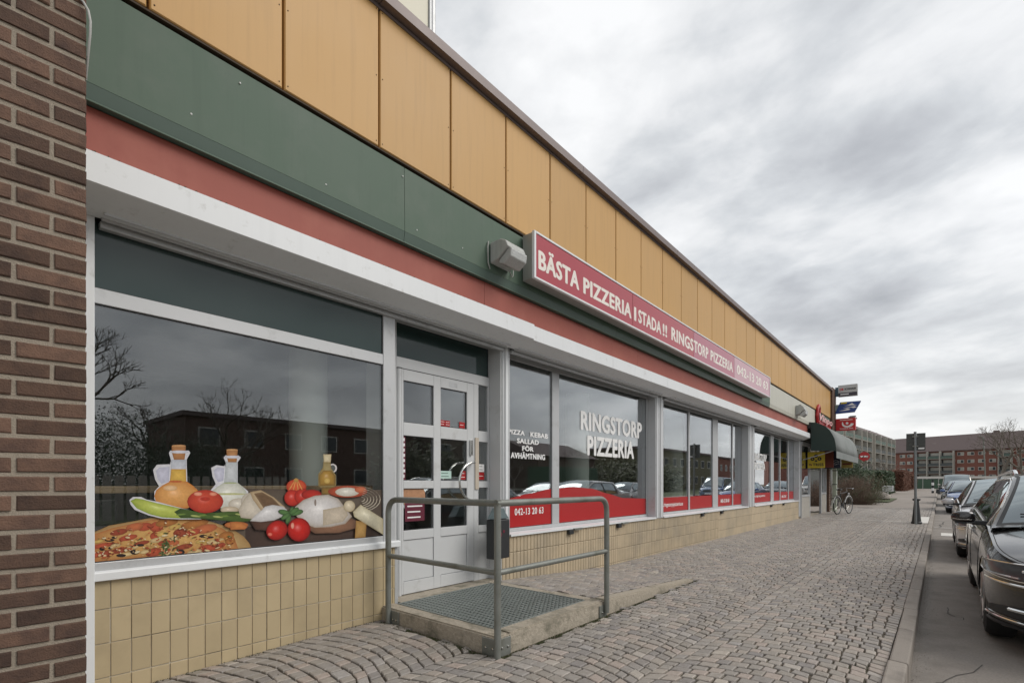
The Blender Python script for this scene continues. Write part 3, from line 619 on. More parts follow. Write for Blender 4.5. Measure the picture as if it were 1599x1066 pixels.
([(1.288,0.763),(1.282,0.761),(1.268,0.762),(1.255,0.767),(1.249,0.772),(1.255,0.774),(1.269,0.772),(1.282,0.768)],(232,206,160),(232,206,160),0),
([(0.736,0.898),(0.733,0.893),(0.729,0.892),(0.724,0.895),(0.723,0.901),(0.725,0.906),(0.73,0.907),(0.735,0.903)],(176,86,58),(176,86,58),0),
([(0.657,0.921),(0.654,0.917),(0.647,0.915),(0.64,0.917),(0.637,0.921),(0.639,0.924),(0.646,0.926),(0.653,0.925)],(236,220,180),(236,220,180),0),
([(0.879,0.833),(0.874,0.833),(0.862,0.838),(0.851,0.844),(0.847,0.848),(0.852,0.848),(0.864,0.844),(0.875,0.838)],(214,150,88),(214,150,88),0),
([(0.695,0.826),(0.69,0.825),(0.68,0.828),(0.67,0.834),(0.667,0.84),(0.672,0.842),(0.683,0.839),(0.692,0.832)],(228,186,120),(228,186,120),0),
([(0.75,0.851),(0.745,0.849),(0.735,0.851),(0.726,0.857),(0.722,0.862),(0.727,0.864),(0.737,0.862),(0.747,0.857)],(200,104,66),(200,104,66),0),
([(1.269,0.842),(1.267,0.837),(1.262,0.836),(1.257,0.838),(1.255,0.843),(1.257,0.848),(1.262,0.849),(1.267,0.847)],(232,206,160),(232,206,160),0),
([(1.227,0.823),(1.224,0.821),(1.219,0.822),(1.215,0.825),(1.214,0.829),(1.216,0.83),(1.221,0.829),(1.226,0.826)],(214,150,88),(214,150,88),0),
([(1.272,0.863),(1.267,0.861),(1.253,0.861),(1.24,0.864),(1.235,0.868),(1.241,0.87),(1.254,0.869),(1.267,0.867)],(200,104,66),(200,104,66),0),
([(0.866,0.838),(0.862,0.835),(0.855,0.836),(0.848,0.841),(0.847,0.847),(0.851,0.85),(0.858,0.849),(0.865,0.844)],(200,104,66),(200,104,66),0),
([(0.884,0.967),(0.878,0.966),(0.868,0.97),(0.859,0.977),(0.856,0.983),(0.861,0.984),(0.871,0.979),(0.881,0.972)],(176,86,58),(176,86,58),0),
([(0.887,0.859),(0.886,0.853),(0.882,0.85),(0.877,0.852),(0.874,0.857),(0.875,0.862),(0.879,0.865),(0.884,0.864)],(228,186,120),(228,186,120),0),
([(0.809,0.833),(0.808,0.828),(0.803,0.826),(0.798,0.828),(0.796,0.832),(0.798,0.836),(0.802,0.838),(0.807,0.837)],(228,186,120),(228,186,120),0),
([(0.722,0.848),(0.719,0.845),(0.711,0.845),(0.704,0.848),(0.701,0.851),(0.704,0.854),(0.711,0.855),(0.719,0.852)],(200,104,66),(200,104,66),0),
([(1.268,0.809),(1.264,0.805),(1.254,0.801),(1.243,0.799),(1.238,0.801),(1.241,0.805),(1.252,0.809),(1.263,0.811)],(232,206,160),(232,206,160),0),
([(1.164,0.835),(1.161,0.833),(1.156,0.834),(1.151,0.837),(1.15,0.841),(1.153,0.843),(1.158,0.843),(1.163,0.839)],(176,86,58),(176,86,58),0),
([(0.845,0.843),(0.843,0.842),(0.839,0.843),(0.835,0.845),(0.835,0.848),(0.837,0.85),(0.841,0.849),(0.844,0.846)],(236,220,180),(236,220,180),0),
([(0.982,0.817),(0.978,0.813),(0.971,0.813),(0.964,0.818),(0.963,0.824),(0.967,0.829),(0.974,0.828),(0.98,0.824)],(176,86,58),(176,86,58),0),
([(1.032,0.89),(1.028,0.888),(1.021,0.889),(1.016,0.894),(1.015,0.9),(1.019,0.903),(1.025,0.901),(1.031,0.896)],(214,150,88),(214,150,88),0),
([(0.835,0.906),(0.834,0.9),(0.83,0.897),(0.825,0.898),(0.821,0.903),(0.822,0.908),(0.827,0.911),(0.832,0.91)],(176,86,58),(176,86,58),0),
([(1.268,0.847),(1.262,0.845),(1.249,0.848),(1.237,0.856),(1.234,0.863),(1.24,0.865),(1.253,0.862),(1.265,0.854)],(176,86,58),(176,86,58),0),
([(0.665,0.858),(0.663,0.854),(0.658,0.851),(0.652,0.851),(0.649,0.854),(0.65,0.858),(0.656,0.86),(0.662,0.86)],(214,150,88),(214,150,88),0),
([(1.255,0.816),(1.248,0.813),(1.234,0.816),(1.22,0.823),(1.216,0.831),(1.223,0.834),(1.237,0.831),(1.251,0.824)],(176,86,58),(176,86,58),0),
([(1.182,0.774),(1.179,0.768),(1.173,0.767),(1.167,0.772),(1.165,0.778),(1.168,0.784),(1.175,0.785),(1.181,0.781)],(214,150,88),(214,150,88),0),
([(1.337,0.87),(1.333,0.867),(1.326,0.868),(1.32,0.873),(1.319,0.878),(1.323,0.881),(1.329,0.88),(1.335,0.876)],(232,206,160),(232,206,160),0),
([(0.758,0.839),(0.756,0.834),(0.75,0.831),(0.744,0.834),(0.741,0.839),(0.743,0.844),(0.749,0.847),(0.755,0.844)],(236,220,180),(236,220,180),0),
([(1.021,0.799),(1.018,0.796),(1.012,0.797),(1.006,0.8),(1.004,0.805),(1.007,0.807),(1.014,0.807),(1.019,0.803)],(236,220,180),(236,220,180),0),
([(0.984,0.898),(0.98,0.895),(0.968,0.893),(0.955,0.894),(0.95,0.898),(0.955,0.902),(0.967,0.904),(0.979,0.902)],(228,186,120),(228,186,120),0),
([(1.196,0.88),(1.191,0.879),(1.181,0.882),(1.171,0.887),(1.168,0.892),(1.173,0.894),(1.183,0.891),(1.193,0.885)],(228,186,120),(228,186,120),0),
([(0.921,0.892),(0.919,0.888),(0.912,0.883),(0.905,0.882),(0.901,0.885),(0.903,0.889),(0.909,0.893),(0.916,0.895)],(200,104,66),(200,104,66),0),
([(0.966,0.914),(0.961,0.909),(0.949,0.906),(0.937,0.907),(0.931,0.911),(0.936,0.916),(0.948,0.919),(0.96,0.918)],(236,220,180),(236,220,180),0),
([(0.678,0.909),(0.674,0.906),(0.665,0.906),(0.657,0.909),(0.654,0.913),(0.658,0.916),(0.666,0.916),(0.675,0.913)],(214,150,88),(214,150,88),0),
([(0.658,0.818),(0.657,0.813),(0.652,0.809),(0.646,0.81),(0.642,0.815),(0.643,0.82),(0.649,0.824),(0.655,0.823)],(232,206,160),(232,206,160),0),
([(1.175,0.829),(1.172,0.823),(1.162,0.818),(1.151,0.816),(1.145,0.818),(1.148,0.824),(1.158,0.83),(1.169,0.832)],(176,86,58),(176,86,58),0),
([(0.77,0.847),(0.769,0.843),(0.766,0.841),(0.762,0.841),(0.76,0.844),(0.76,0.848),(0.764,0.85),(0.768,0.85)],(214,150,88),(214,150,88),0),
([(0.658,0.81),(0.656,0.805),(0.648,0.801),(0.64,0.801),(0.636,0.805),(0.638,0.809),(0.646,0.813),(0.654,0.813)],(200,104,66),(200,104,66),0),
([(0.717,0.891),(0.713,0.887),(0.702,0.887),(0.692,0.89),(0.688,0.895),(0.692,0.899),(0.703,0.9),(0.713,0.896)],(214,150,88),(214,150,88),0),
([(1.092,0.829),(1.091,0.825),(1.086,0.822),(1.08,0.823),(1.077,0.826),(1.078,0.831),(1.083,0.833),(1.089,0.833)],(176,86,58),(176,86,58),0),
([(0.807,0.889),(0.806,0.884),(0.801,0.881),(0.796,0.882),(0.793,0.887),(0.794,0.893),(0.799,0.896),(0.804,0.894)],(228,186,120),(228,186,120),0),
([(0.873,0.862),(0.87,0.858),(0.864,0.857),(0.857,0.859),(0.854,0.862),(0.857,0.866),(0.863,0.867),(0.87,0.866)],(228,186,120),(228,186,120),0),
([(0.634,0.825),(0.633,0.82),(0.628,0.816),(0.622,0.816),(0.619,0.82),(0.62,0.826),(0.625,0.829),(0.631,0.829)],(232,206,160),(232,206,160),0),
([(0.689,0.862),(0.687,0.858),(0.681,0.857),(0.676,0.859),(0.674,0.863),(0.676,0.867),(0.681,0.868),(0.687,0.866)],(232,206,160),(232,206,160),0),
([(1.122,0.916),(1.115,0.914),(1.102,0.919),(1.089,0.927),(1.085,0.934),(1.092,0.936),(1.106,0.932),(1.118,0.924)],(228,186,120),(228,186,120),0),
([(1.299,0.852),(1.295,0.846),(1.282,0.84),(1.269,0.839),(1.262,0.842),(1.266,0.848),(1.279,0.854),(1.292,0.855)],(214,150,88),(214,150,88),0),
([(1.046,0.797),(1.041,0.791),(1.028,0.79),(1.015,0.792),(1.01,0.798),(1.015,0.803),(1.027,0.805),(1.04,0.802)],(200,104,66),(200,104,66),0),
([(1.128,0.803),(1.125,0.798),(1.118,0.797),(1.111,0.801),(1.109,0.807),(1.113,0.812),(1.12,0.813),(1.126,0.809)],(214,150,88),(214,150,88),0),
([(0.821,0.827),(0.818,0.821),(0.808,0.815),(0.797,0.814),(0.792,0.818),(0.795,0.824),(0.804,0.829),(0.815,0.83)],(236,220,180),(236,220,180),0),
([(0.771,0.913),(0.767,0.909),(0.758,0.909),(0.749,0.913),(0.746,0.918),(0.75,0.922),(0.759,0.922),(0.768,0.918)],(232,206,160),(232,206,160),0),
([(0.976,0.811),(0.972,0.806),(0.961,0.801),(0.949,0.798),(0.943,0.8),(0.947,0.804),(0.959,0.809),(0.971,0.812)],(200,104,66),(200,104,66),0),
([(0.962,0.841),(0.961,0.837),(0.955,0.834),(0.949,0.833),(0.946,0.835),(0.947,0.839),(0.953,0.842),(0.959,0.843)],(236,220,180),(236,220,180),0),
([(1.163,0.781),(1.159,0.778),(1.151,0.78),(1.145,0.785),(1.143,0.79),(1.147,0.793),(1.155,0.791),(1.161,0.786)],(236,220,180),(236,220,180),0),
([(1.206,0.79),(1.2,0.786),(1.187,0.787),(1.175,0.792),(1.17,0.797),(1.175,0.801),(1.188,0.8),(1.201,0.796)],(232,206,160),(232,206,160),0),
([(0.625,0.843),(0.625,0.838),(0.622,0.835),(0.618,0.837),(0.616,0.841),(0.616,0.845),(0.619,0.848),(0.623,0.847)],(232,206,160),(232,206,160),0),
([(0.782,0.848),(0.778,0.844),(0.768,0.843),(0.757,0.844),(0.753,0.847),(0.757,0.851),(0.767,0.852),(0.778,0.851)],(200,104,66),(200,104,66),0),
([(1.033,0.98),(1.03,0.978),(1.022,0.979),(1.019,0.981),(1.022,0.983),(1.03,0.982)],(96,110,60),(96,110,60),0),
([(0.961,0.888),(0.957,0.885),(0.948,0.884),(0.943,0.888),(0.947,0.892),(0.957,0.892)],(120,60,40),(120,60,40),0),
([(0.723,0.952),(0.718,0.953),(0.71,0.957),(0.706,0.962),(0.711,0.961),(0.719,0.957)],(96,110,60),(96,110,60),0),
([(0.882,0.87),(0.88,0.866),(0.875,0.864),(0.871,0.867),(0.873,0.871),(0.878,0.873)],(96,110,60),(96,110,60),0),
([(0.962,1.0),(0.957,0.998),(0.949,1.0),(0.946,1.005),(0.951,1.007),(0.958,1.005)],(120,60,40),(120,60,40),0),
([(1.039,0.918),(1.034,0.918),(1.027,0.924),(1.026,0.93),(1.031,0.93),(1.038,0.924)],(150,70,46),(150,70,46),0),
([(0.774,0.939),(0.773,0.933),(0.766,0.927),(0.762,0.927),(0.763,0.933),(0.769,0.939)],(246,232,200),(246,232,200),0),
([(1.004,0.958),(1.003,0.953),(0.998,0.95),(0.994,0.952),(0.995,0.957),(1.0,0.96)],(222,162,96),(222,162,96),0),
([(1.344,0.841),(1.338,0.842),(1.327,0.849),(1.323,0.854),(1.329,0.853),(1.34,0.846)],(150,70,46),(150,70,46),0),
([(0.725,0.84),(0.72,0.838),(0.713,0.841),(0.71,0.846),(0.714,0.848),(0.722,0.845)],(240,222,184),(240,222,184),0),
([(0.782,0.862),(0.777,0.862),(0.769,0.867),(0.767,0.873),(0.772,0.873),(0.779,0.868)],(206,120,80),(206,120,80),0),
([(1.351,0.858),(1.35,0.855),(1.346,0.853),(1.343,0.854),(1.344,0.857),(1.348,0.859)],(240,200,150),(240,200,150),0),
([(1.314,0.783),(1.308,0.783),(1.299,0.789),(1.296,0.795),(1.302,0.795),(1.311,0.789)],(120,60,40),(120,60,40),0),
([(0.673,0.919),(0.67,0.917),(0.665,0.917),(0.662,0.92),(0.665,0.923),(0.67,0.923)],(150,70,46),(150,70,46),0),
([(0.824,0.907),(0.822,0.901),(0.815,0.895),(0.81,0.895),(0.812,0.901),(0.819,0.907)],(96,110,60),(96,110,60),0),
([(0.704,0.918),(0.7,0.917),(0.696,0.921),(0.695,0.926),(0.699,0.927),(0.704,0.923)],(240,200,150),(240,200,150),0),
([(1.092,0.902),(1.089,0.896),(1.081,0.893),(1.075,0.895),(1.078,0.901),(1.086,0.904)],(172,96,60),(172,96,60),0),
([(0.838,0.799),(0.836,0.797),(0.833,0.796),(0.831,0.798),(0.832,0.8),(0.836,0.801)],(240,200,150),(240,200,150),0),
([(1.101,0.909),(1.098,0.906),(1.09,0.904),(1.086,0.905),(1.09,0.908),(1.097,0.91)],(172,96,60),(172,96,60),0),
([(1.129,0.891),(1.124,0.886),(1.112,0.885),(1.106,0.887),(1.111,0.892),(1.122,0.893)],(150,70,46),(150,70,46),0),
([(0.607,0.839),(0.605,0.836),(0.602,0.838),(0.601,0.842),(0.604,0.844),(0.607,0.843)],(246,232,200),(246,232,200),0),
([(0.891,0.976),(0.889,0.972),(0.883,0.968),(0.879,0.967),(0.881,0.971),(0.887,0.976)],(120,60,40),(120,60,40),0),
([(0.71,0.848),(0.707,0.845),(0.703,0.847),(0.701,0.85),(0.704,0.853),(0.708,0.852)],(240,222,184),(240,222,184),0),
([(1.028,0.845),(1.025,0.843),(1.018,0.844),(1.015,0.848),(1.019,0.849),(1.025,0.848)],(240,222,184),(240,222,184),0),
([(1.045,0.956),(1.042,0.953),(1.036,0.953),(1.034,0.957),(1.037,0.961),(1.042,0.96)],(120,60,40),(120,60,40),0),
([(0.859,0.848),(0.856,0.844),(0.848,0.843),(0.844,0.846),(0.847,0.849),(0.855,0.851)],(172,96,60),(172,96,60),0),
([(1.026,0.794),(1.022,0.794),(1.015,0.799),(1.013,0.804),(1.018,0.804),(1.024,0.799)],(240,222,184),(240,222,184),0),
([(0.733,0.886),(0.732,0.882),(0.729,0.881),(0.726,0.883),(0.727,0.887),(0.73,0.888)],(222,162,96),(222,162,96),0),
([(0.71,0.865),(0.706,0.865),(0.7,0.87),(0.698,0.873),(0.701,0.873),(0.707,0.868)],(150,70,46),(150,70,46),0),
([(1.258,0.895),(1.253,0.893),(1.242,0.894),(1.237,0.898),(1.243,0.901),(1.253,0.9)],(240,222,184),(240,222,184),0),
([(0.783,0.959),(0.779,0.958),(0.77,0.961),(0.766,0.965),(0.771,0.966),(0.779,0.963)],(246,232,200),(246,232,200),0),
([(1.162,0.86),(1.157,0.858),(1.146,0.857),(1.141,0.859),(1.146,0.862),(1.156,0.863)],(240,222,184),(240,222,184),0),
([(0.605,0.866),(0.605,0.862),(0.602,0.86),(0.599,0.861),(0.6,0.865),(0.602,0.867)],(206,120,80),(206,120,80),0),
([(0.894,0.814),(0.893,0.81),(0.888,0.808),(0.885,0.81),(0.886,0.814),(0.89,0.816)],(120,60,40),(120,60,40),0),
([(0.72,0.85),(0.717,0.845),(0.71,0.838),(0.705,0.836),(0.708,0.841),(0.715,0.848)],(222,162,96),(222,162,96),0),
([(0.798,0.883),(0.797,0.88),(0.793,0.879),(0.791,0.882),(0.792,0.885),(0.795,0.886)],(96,110,60),(96,110,60),0),
([(0.713,0.928),(0.712,0.926),(0.709,0.924),(0.707,0.925),(0.708,0.927),(0.711,0.929)],(172,96,60),(172,96,60),0),
([(1.334,0.793),(1.331,0.789),(1.324,0.788),(1.32,0.79),(1.323,0.793),(1.329,0.795)],(172,96,60),(172,96,60),0),
([(1.019,0.974),(1.016,0.969),(1.01,0.964),(1.006,0.963),(1.008,0.967),(1.015,0.973)],(222,162,96),(222,162,96),0),
([(0.787,0.863),(0.786,0.857),(0.779,0.854),(0.775,0.856),(0.776,0.861),(0.783,0.865)],(120,60,40),(120,60,40),0),
([(0.849,0.897),(0.846,0.895),(0.842,0.897),(0.84,0.9),(0.843,0.903),(0.847,0.901)],(246,232,200),(246,232,200),0),
([(0.985,0.88),(0.981,0.878),(0.976,0.879),(0.974,0.883),(0.977,0.885),(0.982,0.884)],(240,200,150),(240,200,150),0),
([(1.025,0.848),(1.022,0.848),(1.018,0.852),(1.017,0.855),(1.02,0.855),(1.024,0.851)],(206,120,80),(206,120,80),0),
([(1.235,0.824),(1.231,0.82),(1.224,0.82),(1.219,0.822),(1.223,0.825),(1.231,0.826)],(172,96,60),(172,96,60),0),
([(1.081,0.908),(1.076,0.908),(1.067,0.914),(1.064,0.919),(1.069,0.919),(1.078,0.913)],(240,200,150),(240,200,150),0),
([(0.718,0.942),(0.716,0.942),(0.713,0.944),(0.713,0.947),(0.715,0.947),(0.718,0.945)],(120,60,40),(120,60,40),0),
([(0.606,0.847),(0.605,0.842),(0.601,0.842),(0.598,0.846),(0.6,0.85),(0.604,0.85)],(172,96,60),(172,96,60),0),
([(1.068,0.903),(1.063,0.901),(1.052,0.902),(1.047,0.905),(1.052,0.908),(1.063,0.907)],(246,232,200),(246,232,200),0),
([(0.834,0.972),(0.832,0.973),(0.829,0.976),(0.828,0.979),(0.831,0.978),(0.833,0.975)],(150,70,46),(150,70,46),0),
([(0.902,0.847),(0.899,0.845),(0.894,0.845),(0.892,0.848),(0.894,0.851),(0.899,0.85)],(172,96,60),(172,96,60),0),
([(1.258,0.888),(1.255,0.885),(1.248,0.886),(1.244,0.891),(1.248,0.894),(1.255,0.893)],(206,120,80),(206,120,80),0),
([(0.945,0.81),(0.942,0.807),(0.935,0.804),(0.931,0.804),(0.934,0.807),(0.94,0.811)],(96,110,60),(96,110,60),0),
([(0.911,0.894),(0.91,0.891),(0.906,0.889),(0.904,0.889),(0.905,0.892),(0.908,0.894)],(240,222,184),(240,222,184),0),
([(0.904,0.923),(0.9,0.922),(0.895,0.926),(0.894,0.93),(0.898,0.931),(0.903,0.927)],(96,110,60),(96,110,60),0),
([(0.877,0.813),(0.873,0.809),(0.865,0.809),(0.86,0.811),(0.864,0.814),(0.873,0.815)],(222,162,96),(222,162,96),0),
([(0.958,0.988),(0.954,0.987),(0.948,0.991),(0.947,0.996),(0.951,0.997),(0.957,0.993)],(246,232,200),(246,232,200),0),
([(1.008,0.873),(1.007,0.869),(1.003,0.865),(0.999,0.866),(1.0,0.87),(1.004,0.873)],(96,110,60),(96,110,60),0),
([(1.259,0.832),(1.257,0.826),(1.248,0.824),(1.242,0.826),(1.245,0.831),(1.254,0.834)],(240,200,150),(240,200,150),0),
([(0.965,0.813),(0.964,0.808),(0.958,0.805),(0.953,0.807),(0.955,0.812),(0.96,0.815)],(246,232,200),(246,232,200),0),
([(1.25,0.904),(1.244,0.903),(1.235,0.907),(1.231,0.913),(1.236,0.913),(1.246,0.909)],(96,110,60),(96,110,60),0),
([(0.79,0.946),(0.787,0.945),(0.783,0.949),(0.783,0.953),(0.786,0.953),(0.79,0.95)],(206,120,80),(206,120,80),0),
([(1.292,0.777),(1.286,0.778),(1.278,0.786),(1.276,0.793),(1.282,0.792),(1.291,0.784)],(246,232,200),(246,232,200),0),
([(1.303,0.803),(1.297,0.803),(1.29,0.81),(1.288,0.816),(1.294,0.816),(1.302,0.81)],(206,120,80),(206,120,80),0),
([(1.342,0.874),(1.34,0.87),(1.335,0.867),(1.33,0.87),(1.332,0.874),(1.337,0.877)],(96,110,60),(96,110,60),0),
([(1.066,0.941),(1.062,0.938),(1.055,0.94),(1.052,0.944),(1.056,0.947),(1.063,0.946)],(240,222,184),(240,222,184),0),
([(0.693,0.949),(0.689,0.95),(0.682,0.954),(0.679,0.959),(0.683,0.958),(0.69,0.953)],(240,200,150),(240,200,150),0),
([(1.225,0.848),(1.223,0.841),(1.215,0.835),(1.209,0.835),(1.211,0.842),(1.219,0.848)],(120,60,40),(120,60,40),0),
([(0.676,0.841),(0.676,0.836),(0.672,0.833),(0.668,0.835),(0.669,0.839),(0.672,0.842)],(240,200,150),(240,200,150),0),
([(1.042,0.955),(1.039,0.95),(1.03,0.946),(1.024,0.947),(1.028,0.952),(1.037,0.956)],(240,222,184),(240,222,184),0),
([(1.326,0.83),(1.322,0.827),(1.315,0.828),(1.312,0.832),(1.316,0.835),(1.323,0.834)],(206,120,80),(206,120,80),0),
([(1.117,0.801),(1.112,0.798),(1.103,0.801),(1.099,0.806),(1.104,0.808),(1.113,0.805)],(206,120,80),(206,120,80),0),
([(0.784,0.957),(0.779,0.958),(0.77,0.963),(0.767,0.967),(0.771,0.966),(0.78,0.961)],(206,120,80),(206,120,80),0),
([(0.649,0.844),(0.648,0.84),(0.643,0.836),(0.64,0.836),(0.641,0.841),(0.646,0.844)],(240,222,184),(240,222,184),0),
([(1.237,0.825),(1.231,0.825),(1.221,0.831),(1.218,0.837),(1.224,0.838),(1.234,0.832)],(222,162,96),(222,162,96),0),
([(1.114,0.891),(1.111,0.887),(1.101,0.881),(1.095,0.881),(1.099,0.885),(1.109,0.89)],(96,110,60),(96,110,60),0),
([(0.716,0.88),(0.712,0.881),(0.707,0.886),(0.706,0.89),(0.71,0.89),(0.715,0.885)],(172,96,60),(172,96,60),0),
([(0.901,0.824),(0.898,0.822),(0.893,0.822),(0.89,0.823),(0.893,0.825),(0.898,0.826)],(120,60,40),(120,60,40),0),
([(1.002,0.822),(1.0,0.816),(0.992,0.812),(0.986,0.813),(0.988,0.818),(0.996,0.823)],(120,60,40),(120,60,40),0),
([(0.964,0.967),(0.96,0.965),(0.951,0.966),(0.947,0.97),(0.952,0.972),(0.96,0.971)],(150,70,46),(150,70,46),0),
([(1.07,0.858),(1.065,0.858),(1.058,0.861),(1.055,0.865),(1.059,0.865),(1.067,0.862)],(240,200,150),(240,200,150),0),
([(1.202,0.921),(1.198,0.919),(1.19,0.92),(1.186,0.923),(1.19,0.925),(1.198,0.924)],(172,96,60),(172,96,60),0),
([(0.789,0.827),(0.788,0.824),(0.784,0.824),(0.781,0.826),(0.783,0.829),(0.787,0.829)],(240,200,150),(240,200,150),0),
([(0.972,0.953),(0.971,0.948),(0.965,0.945),(0.961,0.947),(0.963,0.952),(0.968,0.955)],(222,162,96),(222,162,96),0),
([(0.948,0.812),(0.942,0.812),(0.933,0.818),(0.93,0.825),(0.936,0.825),(0.945,0.818)],(206,120,80),(206,120,80),0),
([(0.944,0.956),(0.942,0.953),(0.936,0.951),(0.933,0.951),(0.935,0.954),(0.941,0.957)],(150,70,46),(150,70,46),0),
([(1.131,0.872),(1.127,0.871),(1.121,0.874),(1.12,0.879),(1.124,0.88),(1.129,0.877)],(172,96,60),(172,96,60),0),
([(1.01,0.903),(1.005,0.902),(1.0,0.907),(1.0,0.913),(1.005,0.913),(1.01,0.908)],(246,232,200),(246,232,200),0),
([(1.157,0.934),(1.155,0.93),(1.149,0.926),(1.144,0.926),(1.146,0.93),(1.153,0.934)],(246,232,200),(246,232,200),0),
([(1.076,0.836),(1.072,0.832),(1.063,0.832),(1.059,0.836),(1.063,0.84),(1.072,0.84)],(172,96,60),(172,96,60),0),
([(0.785,0.844),(0.783,0.839),(0.776,0.836),(0.772,0.837),(0.774,0.842),(0.78,0.845)],(222,162,96),(222,162,96),0),
([(0.958,0.973),(0.956,0.97),(0.949,0.967),(0.945,0.968),(0.948,0.971),(0.954,0.974)],(96,110,60),(96,110,60),0),
([(0.766,0.879),(0.764,0.875),(0.758,0.873),(0.754,0.875),(0.756,0.88),(0.762,0.881)],(240,200,150),(240,200,150),0),
([(0.788,0.892),(0.783,0.891),(0.776,0.895),(0.773,0.9),(0.778,0.901),(0.785,0.897)],(240,222,184),(240,222,184),0),
([(0.992,0.842),(0.988,0.842),(0.981,0.846),(0.978,0.85),(0.982,0.85),(0.989,0.847)],(240,222,184),(240,222,184),0),
([(1.352,0.866),(1.351,0.862),(1.346,0.861),(1.343,0.865),(1.345,0.869),(1.35,0.87)],(206,120,80),(206,120,80),0),
([(0.858,0.918),(0.854,0.918),(0.849,0.92),(0.846,0.924),(0.85,0.924),(0.855,0.921)],(206,120,80),(206,120,80),0),
([(0.696,0.884),(0.692,0.885),(0.685,0.891),(0.683,0.897),(0.688,0.896),(0.695,0.89)],(120,60,40),(120,60,40),0),
([(0.913,0.927),(0.909,0.923),(0.9,0.921),(0.896,0.922),(0.899,0.926),(0.908,0.928)],(222,162,96),(222,162,96),0),
([(1.289,0.817),(1.285,0.815),(1.281,0.818),(1.28,0.823),(1.284,0.825),(1.288,0.822)],(150,70,46),(150,70,46),0),
([(0.631,0.84),(0.628,0.84),(0.621,0.843),(0.619,0.847),(0.623,0.847),(0.629,0.843)],(120,60,40),(120,60,40),0),
([(0.902,0.949),(0.9,0.942),(0.892,0.935),(0.886,0.935),(0.888,0.942),(0.896,0.949)],(150,70,46),(150,70,46),0),
([(0.695,0.886),(0.69,0.885),(0.684,0.889),(0.683,0.895),(0.687,0.896),(0.693,0.892)],(120,60,40),(120,60,40),0),
([(1.258,0.823),(1.252,0.822),(1.245,0.828),(1.244,0.834),(1.25,0.835),(1.257,0.829)],(120,60,40),(120,60,40),0),
([(0.905,0.819),(0.903,0.816),(0.898,0.815),(0.895,0.817),(0.897,0.82),(0.902,0.821)],(206,120,80),(206,120,80),0),
([(1.006,0.965),(1.004,0.96),(0.997,0.956),(0.993,0.956),(0.995,0.96),(1.002,0.965)],(120,60,40),(120,60,40),0),
([(0.952,0.879),(0.947,0.877),(0.938,0.876),(0.932,0.878),(0.937,0.88),(0.947,0.881)],(96,110,60),(96,110,60),0),
([(1.174,0.855),(1.169,0.853),(1.161,0.856),(1.158,0.861),(1.163,0.864),(1.171,0.861)],(246,232,200),(246,232,200),0),
([(0.936,0.973),(0.934,0.967),(0.926,0.961),(0.92,0.961),(0.922,0.967),(0.93,0.973)],(206,120,80),(206,120,80),0),
([(1.1,0.856),(1.095,0.855),(1.086,0.858),(1.082,0.862),(1.087,0.863),(1.096,0.86)],(172,96,60),(172,96,60),0),
([(1.101,0.804),(1.098,0.802),(1.093,0.802),(1.09,0.806),(1.093,0.809),(1.098,0.808)],(96,110,60),(96,110,60),0),
([(0.645,0.83),(0.643,0.826),(0.638,0.825),(0.635,0.829),(0.637,0.833),(0.642,0.833)],(246,232,200),(246,232,200),0),
([(0.755,0.863),(0.75,0.859),(0.741,0.858),(0.736,0.862),(0.74,0.866),(0.749,0.867)],(222,162,96),(222,162,96),0),
([(0.911,0.867),(0.91,0.863),(0.906,0.861),(0.903,0.864),(0.904,0.868),(0.908,0.87)],(172,96,60),(172,96,60),0),
([(0.873,0.938),(0.87,0.933),(0.862,0.93),(0.857,0.932),(0.86,0.938),(0.868,0.94)],(206,120,80),(206,120,80),0),
([(1.315,0.87),(1.313,0.864),(1.305,0.859),(1.299,0.859),(1.301,0.865),(1.309,0.87)],(222,162,96),(222,162,96),0),
([(1.332,0.872),(1.327,0.872),(1.321,0.877),(1.319,0.882),(1.324,0.882),(1.33,0.877)],(206,120,80),(206,120,80),0),
([(0.656,0.868),(0.652,0.866),(0.647,0.869),(0.646,0.874),(0.649,0.875),(0.654,0.872)],(246,232,200),(246,232,200),0),
([(0.662,0.872),(0.659,0.869),(0.653,0.869),(0.649,0.871),(0.652,0.874),(0.659,0.874)],(222,162,96),(222,162,96),0),
([(1.037,0.886),(1.032,0.887),(1.024,0.892),(1.021,0.898),(1.027,0.897),(1.035,0.891)],(150,70,46),(150,70,46),0),
([(1.184,0.807),(1.179,0.805),(1.172,0.808),(1.169,0.813),(1.174,0.816),(1.181,0.812)],(120,60,40),(120,60,40),0),
([(1.215,0.898),(1.212,0.894),(1.207,0.894),(1.203,0.898),(1.206,0.903),(1.212,0.903)],(150,70,46),(150,70,46),0),
([(1.054,0.951),(1.05,0.949),(1.044,0.952),(1.043,0.958),(1.047,0.96),(1.053,0.957)],(240,222,184),(240,222,184),0),
([(1.03,0.919),(1.025,0.917),(1.017,0.92),(1.014,0.926),(1.019,0.928),(1.027,0.925)],(172,96,60),(172,96,60),0),
([(1.295,0.802),(1.293,0.799),(1.289,0.798),(1.286,0.801),(1.287,0.804),(1.292,0.805)],(222,162,96),(222,162,96),0),
([(0.908,0.848),(0.904,0.846),(0.896,0.847),(0.892,0.851),(0.896,0.853),(0.904,0.852)],(240,200,150),(240,200,150),0),
([(1.095,0.905),(1.092,0.905),(1.088,0.909),(1.088,0.912),(1.091,0.912),(1.095,0.908)],(240,222,184),(240,222,184),0),
([(0.649,0.861),(0.648,0.857),(0.645,0.856),(0.643,0.86),(0.644,0.864),(0.647,0.865)],(150,70,46),(150,70,46),0),
([(0.788,0.888),(0.784,0.885),(0.778,0.886),(0.775,0.891),(0.779,0.894),(0.785,0.893)],(222,162,96),(222,162,96),0),
